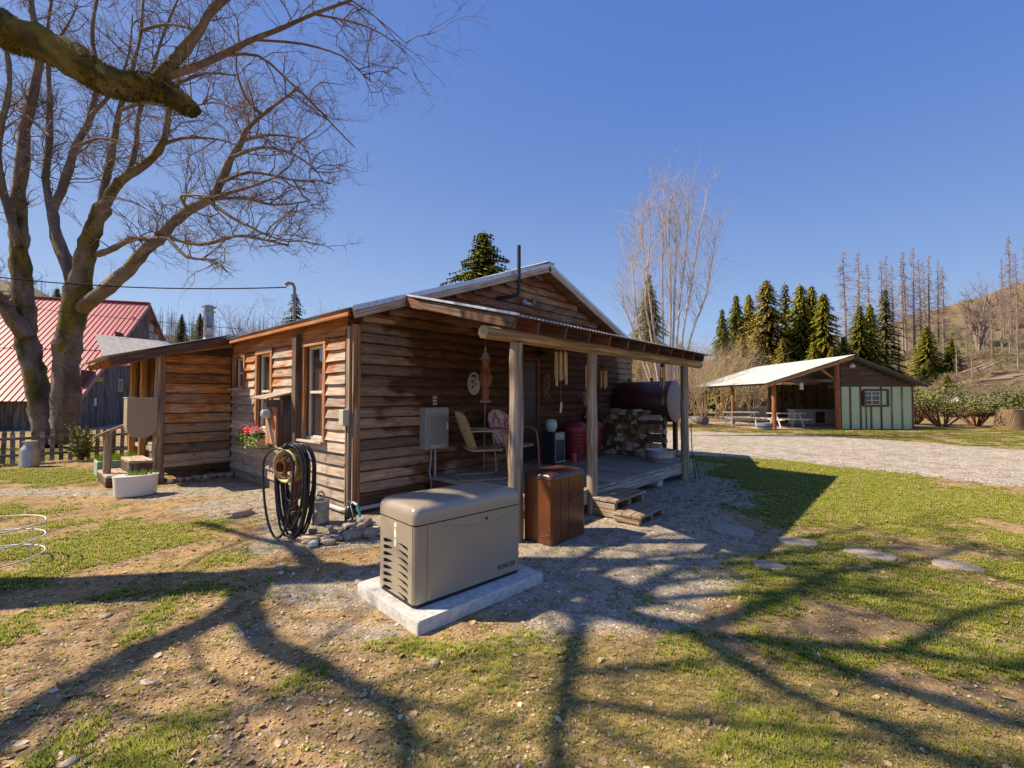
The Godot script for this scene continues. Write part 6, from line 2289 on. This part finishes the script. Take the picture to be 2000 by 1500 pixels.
	put(c, "cabinet", cb.done(M.whitepaint))
	put(c, "worktop", plank(Vector3(-1.25, .86, 0), Vector3(1.25, .86, 0), .68, .05).done(M.whitepaint))
	for k in 4:
		put(c, "door", plank(Vector3(-.9 + k * .6, .1, .312), Vector3(-.9 + k * .6, .74, .312), .012, .54, Vector3.RIGHT).done(M.whitepaint if k != 2 else M.red_wood))
	# tables
	var tb := thing("picnic_table", "white picnic table with benches behind the orange pavilion post", "picnic table", O, 0, "white picnic tables in the pavilion")
	for k in 4:
		put(tb, "plank", plank(Vector3(-.85, .74, -.3 + k * .19), Vector3(.85, .74, -.3 + k * .19), .18, .04).done(M.whitepaint))
	for s in [-1.0, 1.0]:
		for k in 2:
			put(tb, "bench_plank", plank(Vector3(-.85, .45, s * (.62 + k * .15)), Vector3(.85, .45, s * (.62 + k * .15)), .14, .04).done(M.whitepaint))
		put(tb, "leg", plank(Vector3(s * .65, 0, .45), Vector3(s * .65, .72, .12), .07, .04, Vector3.RIGHT).done(M.whitepaint))
		put(tb, "leg", plank(Vector3(s * .65, 0, -.45), Vector3(s * .65, .72, -.12), .07, .04, Vector3.RIGHT).done(M.whitepaint))
		put(tb, "bearer", plank(Vector3(s * .65, .41, -.75), Vector3(s * .65, .41, .75), .04, .07).done(M.whitepaint))
	tb.transform = Transform3D(B * bas(6), B * Vector3(-2.3, .02, -1.4) + O)
	copy(tb, B * Vector3(-3.9, .02, -3.0) + O, B * bas(-4), "white picnic table with benches at the open end of the pavilion")
	for e in [[Vector3(-4.35, 0, .25), "blue grey half barrel planter before the orange post", .30], [Vector3(-4.55, 0, -7.6), "blue grey half barrel planter at the far pavilion corner", .30]]:
		var pt := thing("barrel_planter", e[1], "planter", B * e[0] + O, 0, "half barrel planters")
		var pb := MB.new()
		pb.lathe([Vector2(0, 0), Vector2(.27, 0), Vector2(.345, .15), Vector2(.365, .34), Vector2(.34, .35), Vector2(.33, .28), Vector2(0, .27)], 24)
		put(pt, "tub", pb.done(M.bluegrey))
		pb = MB.new()
		pb.lathe([Vector2(.352, .16), Vector2(.358, .16), Vector2(.362, .19), Vector2(.355, .19)], 24)
		put(pt, "band", pb.done(M.blackmetal))
	# low white pickets
	var wf := thing("garden_fence", "short weathered white picket fence beyond the picnic tables", "fence", O)
	wf.transform = Transform3D(B, cp(15.5, 33.0))
	var pk := MB.new()
	pk.prism([Vector2(-.05, 0), Vector2(.05, 0), Vector2(.05, .85), Vector2(0, .95), Vector2(-.05, .85)], -.01, .01)
	var pm := pk.done(M.fence_white)
	for k in 26:
		put(wf, "picket", pm, Vector3(k * .16 - .6, rr(-.04, .03), 0), bas(0, 0, rr(-2.5, 2.5)))
	put(wf, "rail", plank(Vector3(-.7, .3, -.02), Vector3(3.6, .3, -.02), .03, .07).done(M.fence_white))
	put(wf, "rail", plank(Vector3(-.7, .7, -.02), Vector3(3.6, .7, -.02), .03, .07).done(M.fence_white))
	var bx := thing("log_planter", "rough wooden planter box on the grass across the road", "planter", cp(11.4, 27.5), 40)
	put(bx, "log", log_post(Vector3(-.8, .22, 0), Vector3(.8, .22, 0), .22, .2).done(M.fence_wood))
	put(bx, "bearer", plank(Vector3(-.5, .03, -.2), Vector3(-.5, .03, .2), .1, .08).done(M.fence_wood))

# ---------------------------------------------------------------- far vegetation
func far_trees() -> void:
	var kinds := []
	kinds.append(conifer_mesh(15.0, 4.6, 11, 1.35, Color(.21, .235, .040)))
	kinds.append(conifer_mesh(15.0, 4.2, 12, 1.45, Color(.31, .315, .040)))
	kinds.append(conifer_mesh(15.0, 5.4, 13, 1.3, Color(.36, .295, .060)))
	kinds.append(conifer_mesh(15.0, 2.8, 14, .9, Color(.17, .185, .05)))
	rng.seed = 21
	# px, top py, depth, kind, width factor, label
	var lab := ["dense dark green conifer behind the pavilion", "bright green conifer behind the pavilion", "broad olive brown conifer behind the pavilion", "thin dark conifer among the others behind the pavilion"]
	for e in [[1500, 543, 47, 2, 1.05], [1440, 572, 52, 0, .8], [1465, 570, 54, 1, .75], [1536, 548, 50, 3, 1.0], [1566, 551, 48, 1, 1.0], [1588, 553, 50, 1, .9], [1611, 568, 46, 1, 1.0], [1412, 600, 50, 0, .75], [1682, 594, 52, 0, .95], [1702, 590, 56, 1, .9], [1732, 560, 58, 3, 1.2], [1480, 640, 45, 2, 1.1], [1530, 660, 43, 2, 1.2], [1450, 655, 44, 2, 1.0], [1650, 655, 48, 0, 1.1], [1590, 665, 42, 1, 1.0], [1625, 680, 44, 2, 1.0]]:
		var b := on_hill(e[0], e[2])
		var h: float = 1.6 + (776.0 - e[1]) / 885.0 * e[2] - b.y
		var s := h / 15.0
		var w: float = s * e[4] * rr(.95, 1.1)
		var t := thing("conifer", lab[e[3]], "conifer", b, rr(0, 360), "conifers behind the pavilion: " + ["dark", "bright", "olive", "thin"][e[3]])
		t.scale = Vector3(w, s, w)
		put(t, "trunk", kinds[e[3]][0]); put(t, "crown", kinds[e[3]][1])
	for e in [[945, 447, 26, 0, 1.7, "dark green conifer rising behind the cabin ridge"], [1268, 530, 40, 0, .8, "dark conifer standing behind the pale bare stems"], [574, 566, 30, 3, 1.3, "grey green pine behind the roof mast"], [1812, 635, 60, 1, 1.4, "young bright green conifer on the hillside"], [1860, 660, 58, 0, 1.3, "young dull green conifer on the hillside"], [1815, 700, 52, 0, 1.6, "bushy dark conifer low on the hillside"], [1850, 730, 46, 2, 1.7, "bushy olive conifer just above the manzanita"], [1770, 735, 44, 0, 1.5, "low bushy conifer behind the green room"], [106, 560, 120, 0, 1.0, "far conifer above the barn ridge"], [1250, 640, 42, 2, 1.2, "olive conifer behind the fuel tank"], [1330, 668, 44, 2, 1.3, "low olive conifer between the bare stems and pavilion"]]:
		var b := on_hill(e[0], e[2])
		var h: float = 1.6 + (776.0 - e[1]) / 885.0 * e[2] - b.y
		var s := h / 15.0
		var w: float = s * e[4]
		var t := thing("conifer", e[5], "conifer", b, rr(0, 360))
		t.scale = Vector3(w, s, w)
		put(t, "trunk", kinds[e[3]][0]); put(t, "crown", kinds[e[3]][1])
	var sk := [snag_mesh(24, 31, 3.6), snag_mesh(24, 32, 2.8), snag_mesh(24, 33, 2.2), snag_mesh(24, 34, 1.3)]
	rng.seed = 22
	for e in [[1655, 484, 72, 0], [1679, 487, 74, 1], [1702, 508, 80, 2], [1724, 505, 76, 1], [1733, 490, 84, 2], [1749, 512, 80, 1], [1766, 498, 78, 1], [1772, 484, 86, 2], [1788, 478, 84, 1], [1803, 500, 80, 2], [1811, 505, 90, 2], [1818, 492, 86, 2], [1836, 503, 84, 2], [1847, 515, 78, 0], [1978, 455, 70, 1], [1964, 498, 76, 2], [1992, 488, 68, 2], [2010, 470, 72, 1], [1960, 560, 60, 3], [1940, 590, 56, 3], [1975, 570, 54, 2], [1925, 575, 66, 3], [1890, 610, 60, 3], [1990, 600, 48, 3], [1870, 640, 52, 3], [1740, 660, 55, 3], [1757, 640, 58, 3], [1712, 640, 60, 3], [1636, 610, 66, 3], [1900, 655, 50, 3], [1845, 600, 70, 3], [1790, 590, 78, 3]]:
		var b := on_hill(e[0], e[2])
		var h: float = 1.6 + (776.0 - e[1]) / 885.0 * e[2] - b.y
		var t := thing("burnt_conifer", ["leafless burnt conifer with wide spreading dead branches on the hill", "leafless burnt conifer with long dead branches on the hill", "leafless burnt conifer with short dead branches on the hill", "bare burnt pole of a conifer on the hill"][e[3]], "dead tree", b, rr(0, 360), "burnt conifers on the hill: " + ["wide", "long", "short", "pole"][e[3]])
		t.scale = Vector3.ONE * (h / 24.0)
		if e[3] == 3: t.scale.x *= 1.25; t.scale.z *= 1.25
		put(t, "trunk", sk[e[3]][0]); put(t, "branches", sk[e[3]][1])
	# bare oak on the slope
	bare_shrub("bare_tree", "leafless round crowned tree on the open hillside", "tree", on_hill(1913, 64), 8.5, 2.6, 9, M.snag, "", .16, 3)
	# fallen trunks
	for k in 16:
		var px := rr(1800, 2000)
		var d := rr(46, 64)
		var b := on_hill(px, d)
		var mb := MB.new()
		var L := rr(4, 9)
		var dv := RGT * .93 - FWD * .2
		var e := on_hill(px + L / d * 885.0 * .93, d - .2 * L)
		mb.tube([b + Vector3(0, .15, 0), (b + e) * .5 + Vector3(0, .2, 0), e + Vector3(0, .15, 0)], [.22, .18, .12], 7)
		single("fallen_trunk", mb.done(M.snag), "fallen grey trunk lying up the burnt slope", "log", Vector3.ZERO, Basis.IDENTITY, "fallen trunks on the burnt slope")
	# brush on the slope and a far burnt wood on the left ridge
	var br := MB.new()
	for k in 26:
		var a := rr(0, TAU)
		var d := Vector3(cos(a) * rr(.2, .8), rr(.4, 1.0), sin(a) * rr(.2, .8))
		br.tube([Vector3.ZERO, d * .5 + Vector3(0, .1, 0), d], [.012, .010, .005], 3, false)
		for q in 2:
			br.tube([d * .6, d * .6 + Vector3(rr(-.4, .4), rr(0, .4), rr(-.4, .4))], [.008, .004], 3, false)
	var brm := br.done(M.brush)
	var buf := PackedFloat32Array()
	for k in 2600:
		var px := rr(1480, 2250)
		var d := 36.0 + 80.0 * pow(rng.randf(), 1.4)
		var p := on_hill(px, d)
		if nz.get_noise_2d(p.x * 5.0, p.z * 5.0) < -.05: continue
		var s := rr(.6, 1.7)
		inst(buf, p - Vector3(0, .05, 0), bas(rr(0, 360)).scaled(Vector3(s * 1.3, s * .8, s * 1.3)), Color(.33, .24, .18).lerp(Color(.24, .20, .10), rng.randf()))
	for k in 1500:
		var px := rr(-200, 760)
		var d := rr(72, 220)
		var p := on_hill(px, d)
		var s := rr(1.0, 3.0)
		inst(buf, p, bas(rr(0, 360)).scaled(Vector3(s * 1.4, s, s * 1.4)), Color(.30, .22, .17).lerp(Color(.22, .20, .10), rng.randf()))
	scatter(self, "hillside_brush", brm, buf, "low bare brown brush covering the hillsides", "brush")
	buf = PackedFloat32Array()
	var one := MB.new()
	rng.seed = 35
	one.tube([Vector3(0, -1, 0), Vector3(0, 24, 0)], [.30, .03], 5, false)
	for k in 70:
		var y := rr(6, 23.5)
		var a := rr(0, TAU)
		var L := (24.5 - y) * .14 + .3
		one.tube([Vector3(0, y, 0), Vector3(cos(a) * L, y - rr(0, .6), sin(a) * L)], [.06, .02], 3, false)
	var om := one.done(M.farsnag)
	for k in 520:
		var px := rr(-250, 900)
		var d := curve(REACH, px) * rr(.82, 1.04)
		if px > 120 and px < 290: continue
		var s := rr(.32, .66)
		if px < 100: s *= .6
		inst(buf, on_hill(px, d), bas(rr(0, 360)).scaled(Vector3(s, s, s)), Color(1, 1, 1))
	scatter(self, "burnt_wood", om, buf, "far burnt wood of bare trunks along the ridge behind the barn", "wood")
	for e in [[352, 612, 205], [388, 610, 200], [396, 615, 204], [640, 640, 190]]:
		var b := on_hill(e[0], e[2])
		var s: float = (1.6 + (776.0 - e[1]) / 885.0 * e[2] - b.y) / 15.0
		var t := thing("conifer", "far green conifer surviving in the burnt wood on the ridge", "conifer", b, 0, "surviving conifers on the far ridge")
		t.scale = Vector3.ONE * max(s, .5)
		put(t, "trunk", kinds[0][0]); put(t, "crown", kinds[0][1])
	# bare shrubs behind the tank and along the field
	rng.seed = 40
	for e in [[1240, 25, 4.2, 2.4, 16], [1280, 27, 4.4, 2.4, 16], [1330, 25, 3.8, 2.2, 15], [1375, 30, 4.6, 2.4, 16], [1410, 33, 5.2, 2.6, 18], [1440, 36, 5.0, 2.6, 16], [1470, 38, 3.6, 2.4, 14], [1520, 40, 3.4, 2.4, 14], [1360, 36, 5.5, 2.6, 14], [1300, 36, 5.5, 2.8, 14]]:
		bare_shrub("bare_bush", "pale leafless bush with many thin stems beyond the cabin", "bush", cp((e[0] - 1000) / 885.0 * e[1], e[1]), e[2], e[3], e[4], M.straw_twig, "pale leafless bushes beyond the cabin", .03, 3)
	bare_shrub("bare_tree", "fine twigged leafless tree beyond the chimney", "tree", cp((510 - 1000) / 885.0 * 34.0, 34.0), 7.6, 3.4, 16, M.farsnag, "", .05, 3)
	bare_shrub("bare_tree", "grey leafless tree far behind the roof mast", "tree", cp((600 - 1000) / 885.0 * 40.0, 40.0), 8.2, 3.2, 14, M.farsnag, "", .05, 3)
	# manzanitas
	rng.seed = 50
	for e in [[1838, 24.5, 2.5, 1.8, "wide manzanita shrub with red stems beside the green room"], [1905, 25.5, 2.0, 1.25, "smaller manzanita shrub touching the wide one"], [1995, 24, 2.0, 1.3, "manzanita shrub with flat crown beyond the stump"], [1785, 27.0, 2.4, 1.1, "manzanita shrub half hidden behind the green room"]]:
		var t := thing("manzanita", e[4], "shrub", cp((e[0] - 1000) / 885.0 * e[1], e[1]))
		var sb := MB.new()
		var lv := MB.new()
		for k in 22:
			var a := rr(0, TAU)
			var s := sqrt(rng.randf())
			var tip := Vector3(cos(a) * e[3] * s, e[2] * (.92 - .34 * s * s) * rr(.62, 1.0), sin(a) * e[3] * s)
			limb(sb, [Vector3(cos(a) * .12, -.05, sin(a) * .12), tip * Vector3(.5, .40, .5) + Vector3(rr(-.12, .12), 0, rr(-.12, .12)), tip * Vector3(.85, .8, .85), tip], .032, .012, 6, 0.0, 2)
			for q in 240:
				var u := Vector3(rr(-1, 1), rr(-1, .6), rr(-1, 1))
				var p := tip + u * Vector3(.44, .34, .44)
				var w := bas(rr(0, 360), rr(-60, 60), rr(-60, 60))
				var z := rr(.04, .075)
				lv.col = Color(.135, .145, .045).lerp(Color(.27, .255, .11), rng.randf())
				lv.quad(p + w * Vector3(-z * .4, 0, 0), p + w * Vector3(z * .4, .01, -z * .5), p + w * Vector3(z * 1.3, 0, 0), p + w * Vector3(z * .4, .01, z * .5))
		for k in sb.c.size(): sb.c[k] = Color(.22, .075, .035)
		put(t, "stems", sb.done(M.bark)); put(t, "crown", lv.done(M.leaf))
	var stp := MB.new()
	stp.tube([Vector3(0, -.1, 0), Vector3(0, .2, 0), Vector3(0, 1.0, 0)], [.75, .6, .52], 14)
	for k in stp.v.size():
		stp.v[k] += stp.n[k] * nz.get_noise_3dv(stp.v[k] * 40.0) * .12
	single("tree_stump", stp.done(M.split_wood), "broad grey tree stump at the field edge", "stump", cp(24.8, 22.6))
	# far shed roofs in the field
	for e in [[1925, 789, 37.0, 1.5, "low pale shed roof far across the field"], [1893, 774, 38.0, 1.3, "small rusty shed roof at the foot of the hill"]]:
		var p := spot(e[0], e[1], e[2])
		p.y = hill_y(e[0], e[2])
		var t := thing("field_shed", e[4], "shed", p)
		t.transform = Transform3D(Basis(RGT, Vector3.UP, -FWD), p)
		var mb := MB.new()
		mb.box(Vector3(0, .5, -.8), Vector3(e[3] - .4, 1.0, 1.6))
		put(t, "wall", mb.done(M.fence_wood))
		put(t, "roof", plank(Vector3(-e[3] * .5, 1.08, -.8), Vector3(e[3] * .5, 1.08, -.8), 2.2, .12, Vector3(0, 1, .25).normalized()).done(M.pale_roof))

# ---------------------------------------------------------------- materials
func materials() -> void:
	stained("soil", Color(1, 1, 1), Color(.62, .58, .55), .42, 1.1, 1, .95, 0, true, 5.0, 1, .5)
	stained("grit", Color(1, 1, 1), Color(.66, .64, .62), .45, 2.7, 3, .95, 0, true, 6.0, 1, .5)
	stained("hill", Color(1, 1, 1), Color(.55, .55, .5), .45, 3.0, 5, .95, 0, true, 4.0, 1, .6)
	for e in ["grass", "leaf", "needle"]:
		var m := vcolor(e, .75)
		m.cull_mode = BaseMaterial3D.CULL_DISABLED
		m.metallic_specular = .25
		m.backlight_enabled = true
		m.backlight = Color(.22, .24, .10) if e != "needle" else Color(.17, .18, .07)
	vcolor("pebble", .9)
	var br := vcolor("brush", .95)
	stained("bark", Color(1, 1, 1), Color(.60, .56, .52), .45, .5, 7, .92, 0, true, 5.0, 1, .6)
	plain("palebark", Color(.44, .35, .295), .85)
	plain("cable", Color(.012, .012, .018), 1.0, 0.0, .1)
	plain("mastgrey", Color(.16, .13, .11), .7)
	plain("darkbark", Color(.075, .055, .04), .95)
	plain("snag", Color(.27, .20, .175), .95)
	plain("farsnag", Color(.25, .20, .19), .95)
	plain("straw_twig", Color(.38, .28, .17), .95)
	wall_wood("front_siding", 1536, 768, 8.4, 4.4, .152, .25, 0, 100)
	wall_wood("left_siding", 640, 352, 5.0, 2.75, .165, -.02, 1, 120)
	wall_wood("mud_siding", 256, 384, 1.4, 2.4, .195, .12, 2, 140)
	wood("orange_wood", Color(.22, .075, .022), Color(.50, .19, .05), Color(.32, .25, .19), .22, 200)
	wood("corner_wood", Color(.20, .085, .03), Color(.44, .21, .075), Color(.34, .27, .21), .45, 203)
	wood("pale_wood", Color(.26, .18, .115), Color(.47, .36, .25), Color(.40, .35, .29), .45, 206)
	wood("dark_wood", Color(.055, .027, .016), Color(.13, .062, .033), Color(.13, .105, .085), .30, 209)
	wood("red_wood", Color(.10, .03, .018), Color(.20, .06, .035), Color(.15, .08, .06), .2, 212)
	wood("deck_wood", Color(.20, .15, .12), Color(.34, .28, .23), Color(.36, .32, .28), .5, 215)
	wood("log_wood", Color(.165, .105, .058), Color(.36, .25, .145), Color(.30, .25, .195), .45, 218)
	wood("log_beam", Color(.27, .15, .06), Color(.50, .32, .15), Color(.38, .31, .22), .30, 221)
	wood("log_orange", Color(.30, .13, .04), Color(.52, .27, .09), Color(.38, .30, .2), .2, 224)
	wood("orange_post", Color(.20, .065, .022), Color(.38, .14, .048), Color(.3, .2, .15), .15, 227)
	wood("fence_wood", Color(.10, .085, .075), Color(.24, .20, .175), Color(.23, .21, .19), .5, 230)
	wood("fence_wood2", Color(.07, .05, .04), Color(.16, .12, .095), Color(.17, .17, .15), .3, 233)
	wood("barn_wood", Color(.085, .065, .06), Color(.17, .135, .125), Color(.17, .15, .14), .4, 236)
	wood("barn_wood2", Color(.06, .042, .036), Color(.13, .095, .08), Color(.14, .12, .11), .3, 239)
	wood("split_wood", Color(.13, .07, .032), Color(.29, .18, .09), Color(.2, .16, .12), .25, 242)
	plain("core", Color(.085, .045, .026), .9)
	plain("room", Color(.16, .11, .075), .9)
	plain("brown_board", Color(.085, .05, .032), .85)
	plain("split_dark", Color(.10, .058, .032), .9)
	stained("zinc", Color(.50, .52, .54), Color(.36, .36, .36), .4, .8, 20, .38, .65, false, 0)
	stained("zinc_dull", Color(.46, .46, .44), Color(.36, .34, .31), .5, .7, 22, .6, .3, false, 0)
	stained("flash", Color(.58, .60, .63), Color(.46, .47, .48), .35, .6, 24, .35, .55, false, 0)
	stained("galv", Color(.46, .46, .45), Color(.33, .32, .30), .45, .25, 26, .45, .5, false, 0)
	stained("steel", Color(.36, .35, .34), Color(.27, .23, .19), .35, .3, 28, .25, .85, false, 0)
	plain("greymetal", Color(.33, .33, .34), .5, .3)
	plain("blackmetal", Color(.018, .018, .020), .5, .2)
	plain("brass", Color(.45, .30, .10), .4, .7)
	var mg := plain("meter_glass", Color(.45, .46, .47), .08, .3)
	plain("putty", Color(.50, .46, .36), .6)
	plain("pipe", Color(.50, .48, .47), .5)
	stained("concrete", Color(.56, .55, .52), Color(.44, .42, .38), .40, .5, 30, .9, 0, false, 2.5)
	stained("flag", Color(.40, .33, .255), Color(.29, .24, .19), .45, .35, 32, .92, 0, false, 3.0)
	stained("stone", Color(.46, .36, .26), Color(.33, .25, .18), .45, .18, 34, .92, 0, false, 3.0)
	stained("stone2", Color(.40, .33, .26), Color(.28, .23, .18), .45, .18, 36, .92, 0, false, 3.0)
	plain("white_stone", Color(.66, .63, .58), .8)
	plain("sash", Color(.60, .56, .48), .55)
	plain("door", Color(.045, .02, .016), .5)
	var g := plain("glass", Color(.05, .055, .06), .03, 0.0, .7)
	g.transparency = BaseMaterial3D.TRANSPARENCY_ALPHA
	g.albedo_color.a = .22
	plain("glassdark", Color(.03, .035, .035), .05, 0.0, .7)
	plain("cloth_green", Color(.28, .38, .26), .9)
	plain("screen", Color(.235, .205, .165), .95)
	plain("cloth_red", Color(.52, .22, .16), .9)
	plain("cloth_brown", Color(.28, .19, .15), .9)
	plain("cloth_grey", Color(.24, .23, .19), .9)
	plain("genpaint", Color(.365, .305, .232), .28, .12)
	plain("louvre", Color(.11, .112, .122), .7, .3)
	plain("sticker_w", Color(.75, .74, .76), .5)
	plain("sticker_y", Color(.66, .52, .06), .5)
	plain("ink", Color(.035, .02, .022), .6)
	plain("enamel", Color(.165, .052, .020), .2)
	plain("enamel_top", Color(.105, .042, .033), .25)
	plain("greypaint", Color(.30, .30, .285), .45, .1)
	plain("paper", Color(.62, .60, .56), .7)
	plain("plate", Color(.28, .07, .05), .6)
	stained("shell_tan", Color(.40, .33, .17), Color(.27, .17, .08), .35, .3, 42, .55, 0, false, 0)
	stained("frame_tan", Color(.42, .33, .18), Color(.22, .11, .05), .4, .2, 44, .55, 0, false, 0)
	stained("shell_red", Color(.62, .47, .45), Color(.42, .075, .06), .50, .8, 46, .55, 0, false, 0)
	plain("frame_red", Color(.40, .12, .06), .55)
	wood("bamboo", Color(.40, .25, .09), Color(.58, .40, .17), Color(.45, .34, .2), .2, 248, .5)
	plain("rope", Color(.30, .22, .14), .9)
	plain("paleplank", Color(.62, .52, .36), .8)
	stained("clay", Color(.30, .10, .034), Color(.21, .075, .03), .4, .15, 48, .45, 0, false, 0)
	stained("rim", Color(.52, .40, .17), Color(.30, .15, .06), .40, .12, 50, .6, .2, false, 0)
	stained("rust", Color(.26, .09, .03), Color(.13, .05, .025), .45, .15, 52, .85, .1, false, 1.5)
	plain("rubber", Color(.020, .020, .024), .38)
	plain("teal", Color(.05, .33, .27), .5)
	plain("blackpaint", Color(.028, .028, .032), .4)
	plain("celadon", Color(.46, .58, .53), .2)
	plain("red", Color(.42, .03, .03), .4)
	plain("binred", Color(.24, .022, .032), .42)
	stained("maroon", Color(.085, .022, .024), Color(.055, .018, .02), .4, .5, 54, .42, .1, false, 0)
	plain("capgrey", Color(.22, .17, .165), .55)
	plain("cream", Color(.56, .50, .36), .6)
	plain("sepia", Color(.16, .10, .05), .8)
	plain("tanmetal", Color(.33, .265, .185), .6, .15)
	plain("whitetub", Color(.70, .70, .68), .3)
	plain("mint", Color(.30, .38, .30), .7)
	plain("whitewire", Color(.62, .60, .54), .5)
	stained("barn_red", Color(.50, .125, .125), Color(.43, .14, .13), .45, 2.2, 58, .45, .1, false, 0)
	plain("barn_trim", Color(.40, .20, .18), .7)
	plain("fibreglass", Color(.36, .33, .26), .6)
	plain("yellow_sign", Color(.42, .31, .06), .7)
	stained("green_panel", Color(.47, .56, .33), Color(.41, .49, .30), .4, .9, 60, .75, 0, false, 0)
	stained("tan_panel", Color(.26, .19, .085), Color(.20, .14, .07), .45, 1.1, 62, .85, 0, false, 0)
	stained("pale_roof", Color(.60, .62, .58), Color(.44, .46, .42), .40, .5, 64, .6, .1, false, 0)
	stained("pale_roof2", Color(.54, .57, .53), Color(.40, .42, .38), .45, .45, 66, .6, .1, false, 0)
	plain("roof_dark", Color(.10, .13, .13), .7)
	stained("pinkslab", Color(.45, .33, .25), Color(.36, .27, .21), .45, .8, 68, .9, 0, false, 0)
	plain("whitepaint", Color(.60, .59, .56), .6)
	plain("bluegrey", Color(.17, .20, .26), .6)
	stained("fence_white", Color(.50, .47, .42), Color(.30, .24, .18), .45, .5, 70, .85, 0, false, 0)

func sky_panorama() -> PanoramaSkyMaterial:     # clear blue air, paler low down and round the sun
	var w := 512
	var h := 256
	var im := Image.create(w, h, false, Image.FORMAT_RGBF)
	var sun := Vector3(-.66, 1.0, -.75).normalized()
	for j in h:
		var el := PI * .5 - PI * (j + .5) / h
		for q in w:
			var az := TAU * (q + .5) / w
			var d := Vector3(sin(az) * cos(el), sin(el), -cos(az) * cos(el))
			var s: float = clamp(sin(max(el, 0.0)), 0, 1)
			var k := 1.0 - exp(-s * 4.0)
			var c := Color(.285, .415, .56).lerp(Color(.012, .072, .315), k)
			var g: float = clamp(d.dot(sun), -1, 1)
			var glow := .14 * exp((g - 1.0) * 1.6) + .30 * exp((g - 1.0) * 12.0)
			c = c.lerp(Color(.46, .56, .68), clamp(glow + .5 * (g * .5 + .5) * (1.0 - k), 0, 1))
			if el < 0.0:
				c = c.lerp(Color(.24, .20, .15), clamp(-el * 12.0, 0, 1))
			im.set_pixel(q, j, c)
	var m := PanoramaSkyMaterial.new()
	m.panorama = ImageTexture.create_from_image(im)
	return m

func _ready() -> void:
	var cam := Camera3D.new()
	cam.name = "camera"
	cam.position = CAM
	cam.rotation_degrees = Vector3(1.683, YAW, 0)
	cam.fov = 80.56
	cam.near = .05
	cam.far = 1500.0
	add_child(cam)
	cam.current = true
	var we := WorldEnvironment.new()
	we.name = "environment"
	var env := Environment.new()
	env.background_mode = Environment.BG_SKY
	var sky := Sky.new()
	sky.sky_material = sky_panorama()
	env.sky = sky
	env.background_energy_multiplier = 1.0
	env.tonemap_mode = Environment.TONE_MAPPER_LINEAR
	env.tonemap_exposure = 1.68
	env.sdfgi_enabled = true
	env.ssao_enabled = true
	env.ssil_enabled = true
	we.environment = env
	add_child(we)
	var sun := DirectionalLight3D.new()
	sun.name = "sun"
	sun.light_color = Color(1.0, .93, .82)
	sun.light_energy = 1.6
	sun.light_angular_distance = .5
	sun.shadow_enabled = true
	sun.basis = Basis.looking_at(Vector3(.66, -1.0, .75).normalized(), Vector3.UP)
	add_child(sun)

	rng.seed = 4
	nz.seed = 3; nz.frequency = .05; nz.fractal_octaves = 3
	nz2.seed = 8; nz2.frequency = .05; nz2.fractal_octaves = 3
	materials()
	print("materials ", Time.get_ticks_msec())
	rng.seed = 5
	build_ground()
	build_hills()
	print("land ", Time.get_ticks_msec())
	rng.seed = 6
	build_cabin()
	print("cabin ", Time.get_ticks_msec())
	barn()
	pavilion()
	print("buildings ", Time.get_ticks_msec())
	rng.seed = 7
	yard_tree()
	rng.seed = 8
	near_tree()
	rng.seed = 9
	poplar()
	print("trees ", Time.get_ticks_msec())
	far_trees()
	print("far ", Time.get_ticks_msec())
	rng.seed = 10
	generator()
	heater_cabinet()
	transfer_box()
	steps()
	reel()
	watering_can()
	porch_things()
	rng.seed = 12
	left_things()
	print("things ", Time.get_ticks_msec())
	rng.seed = 13
	build_cover()
	print("cover ", Time.get_ticks_msec())
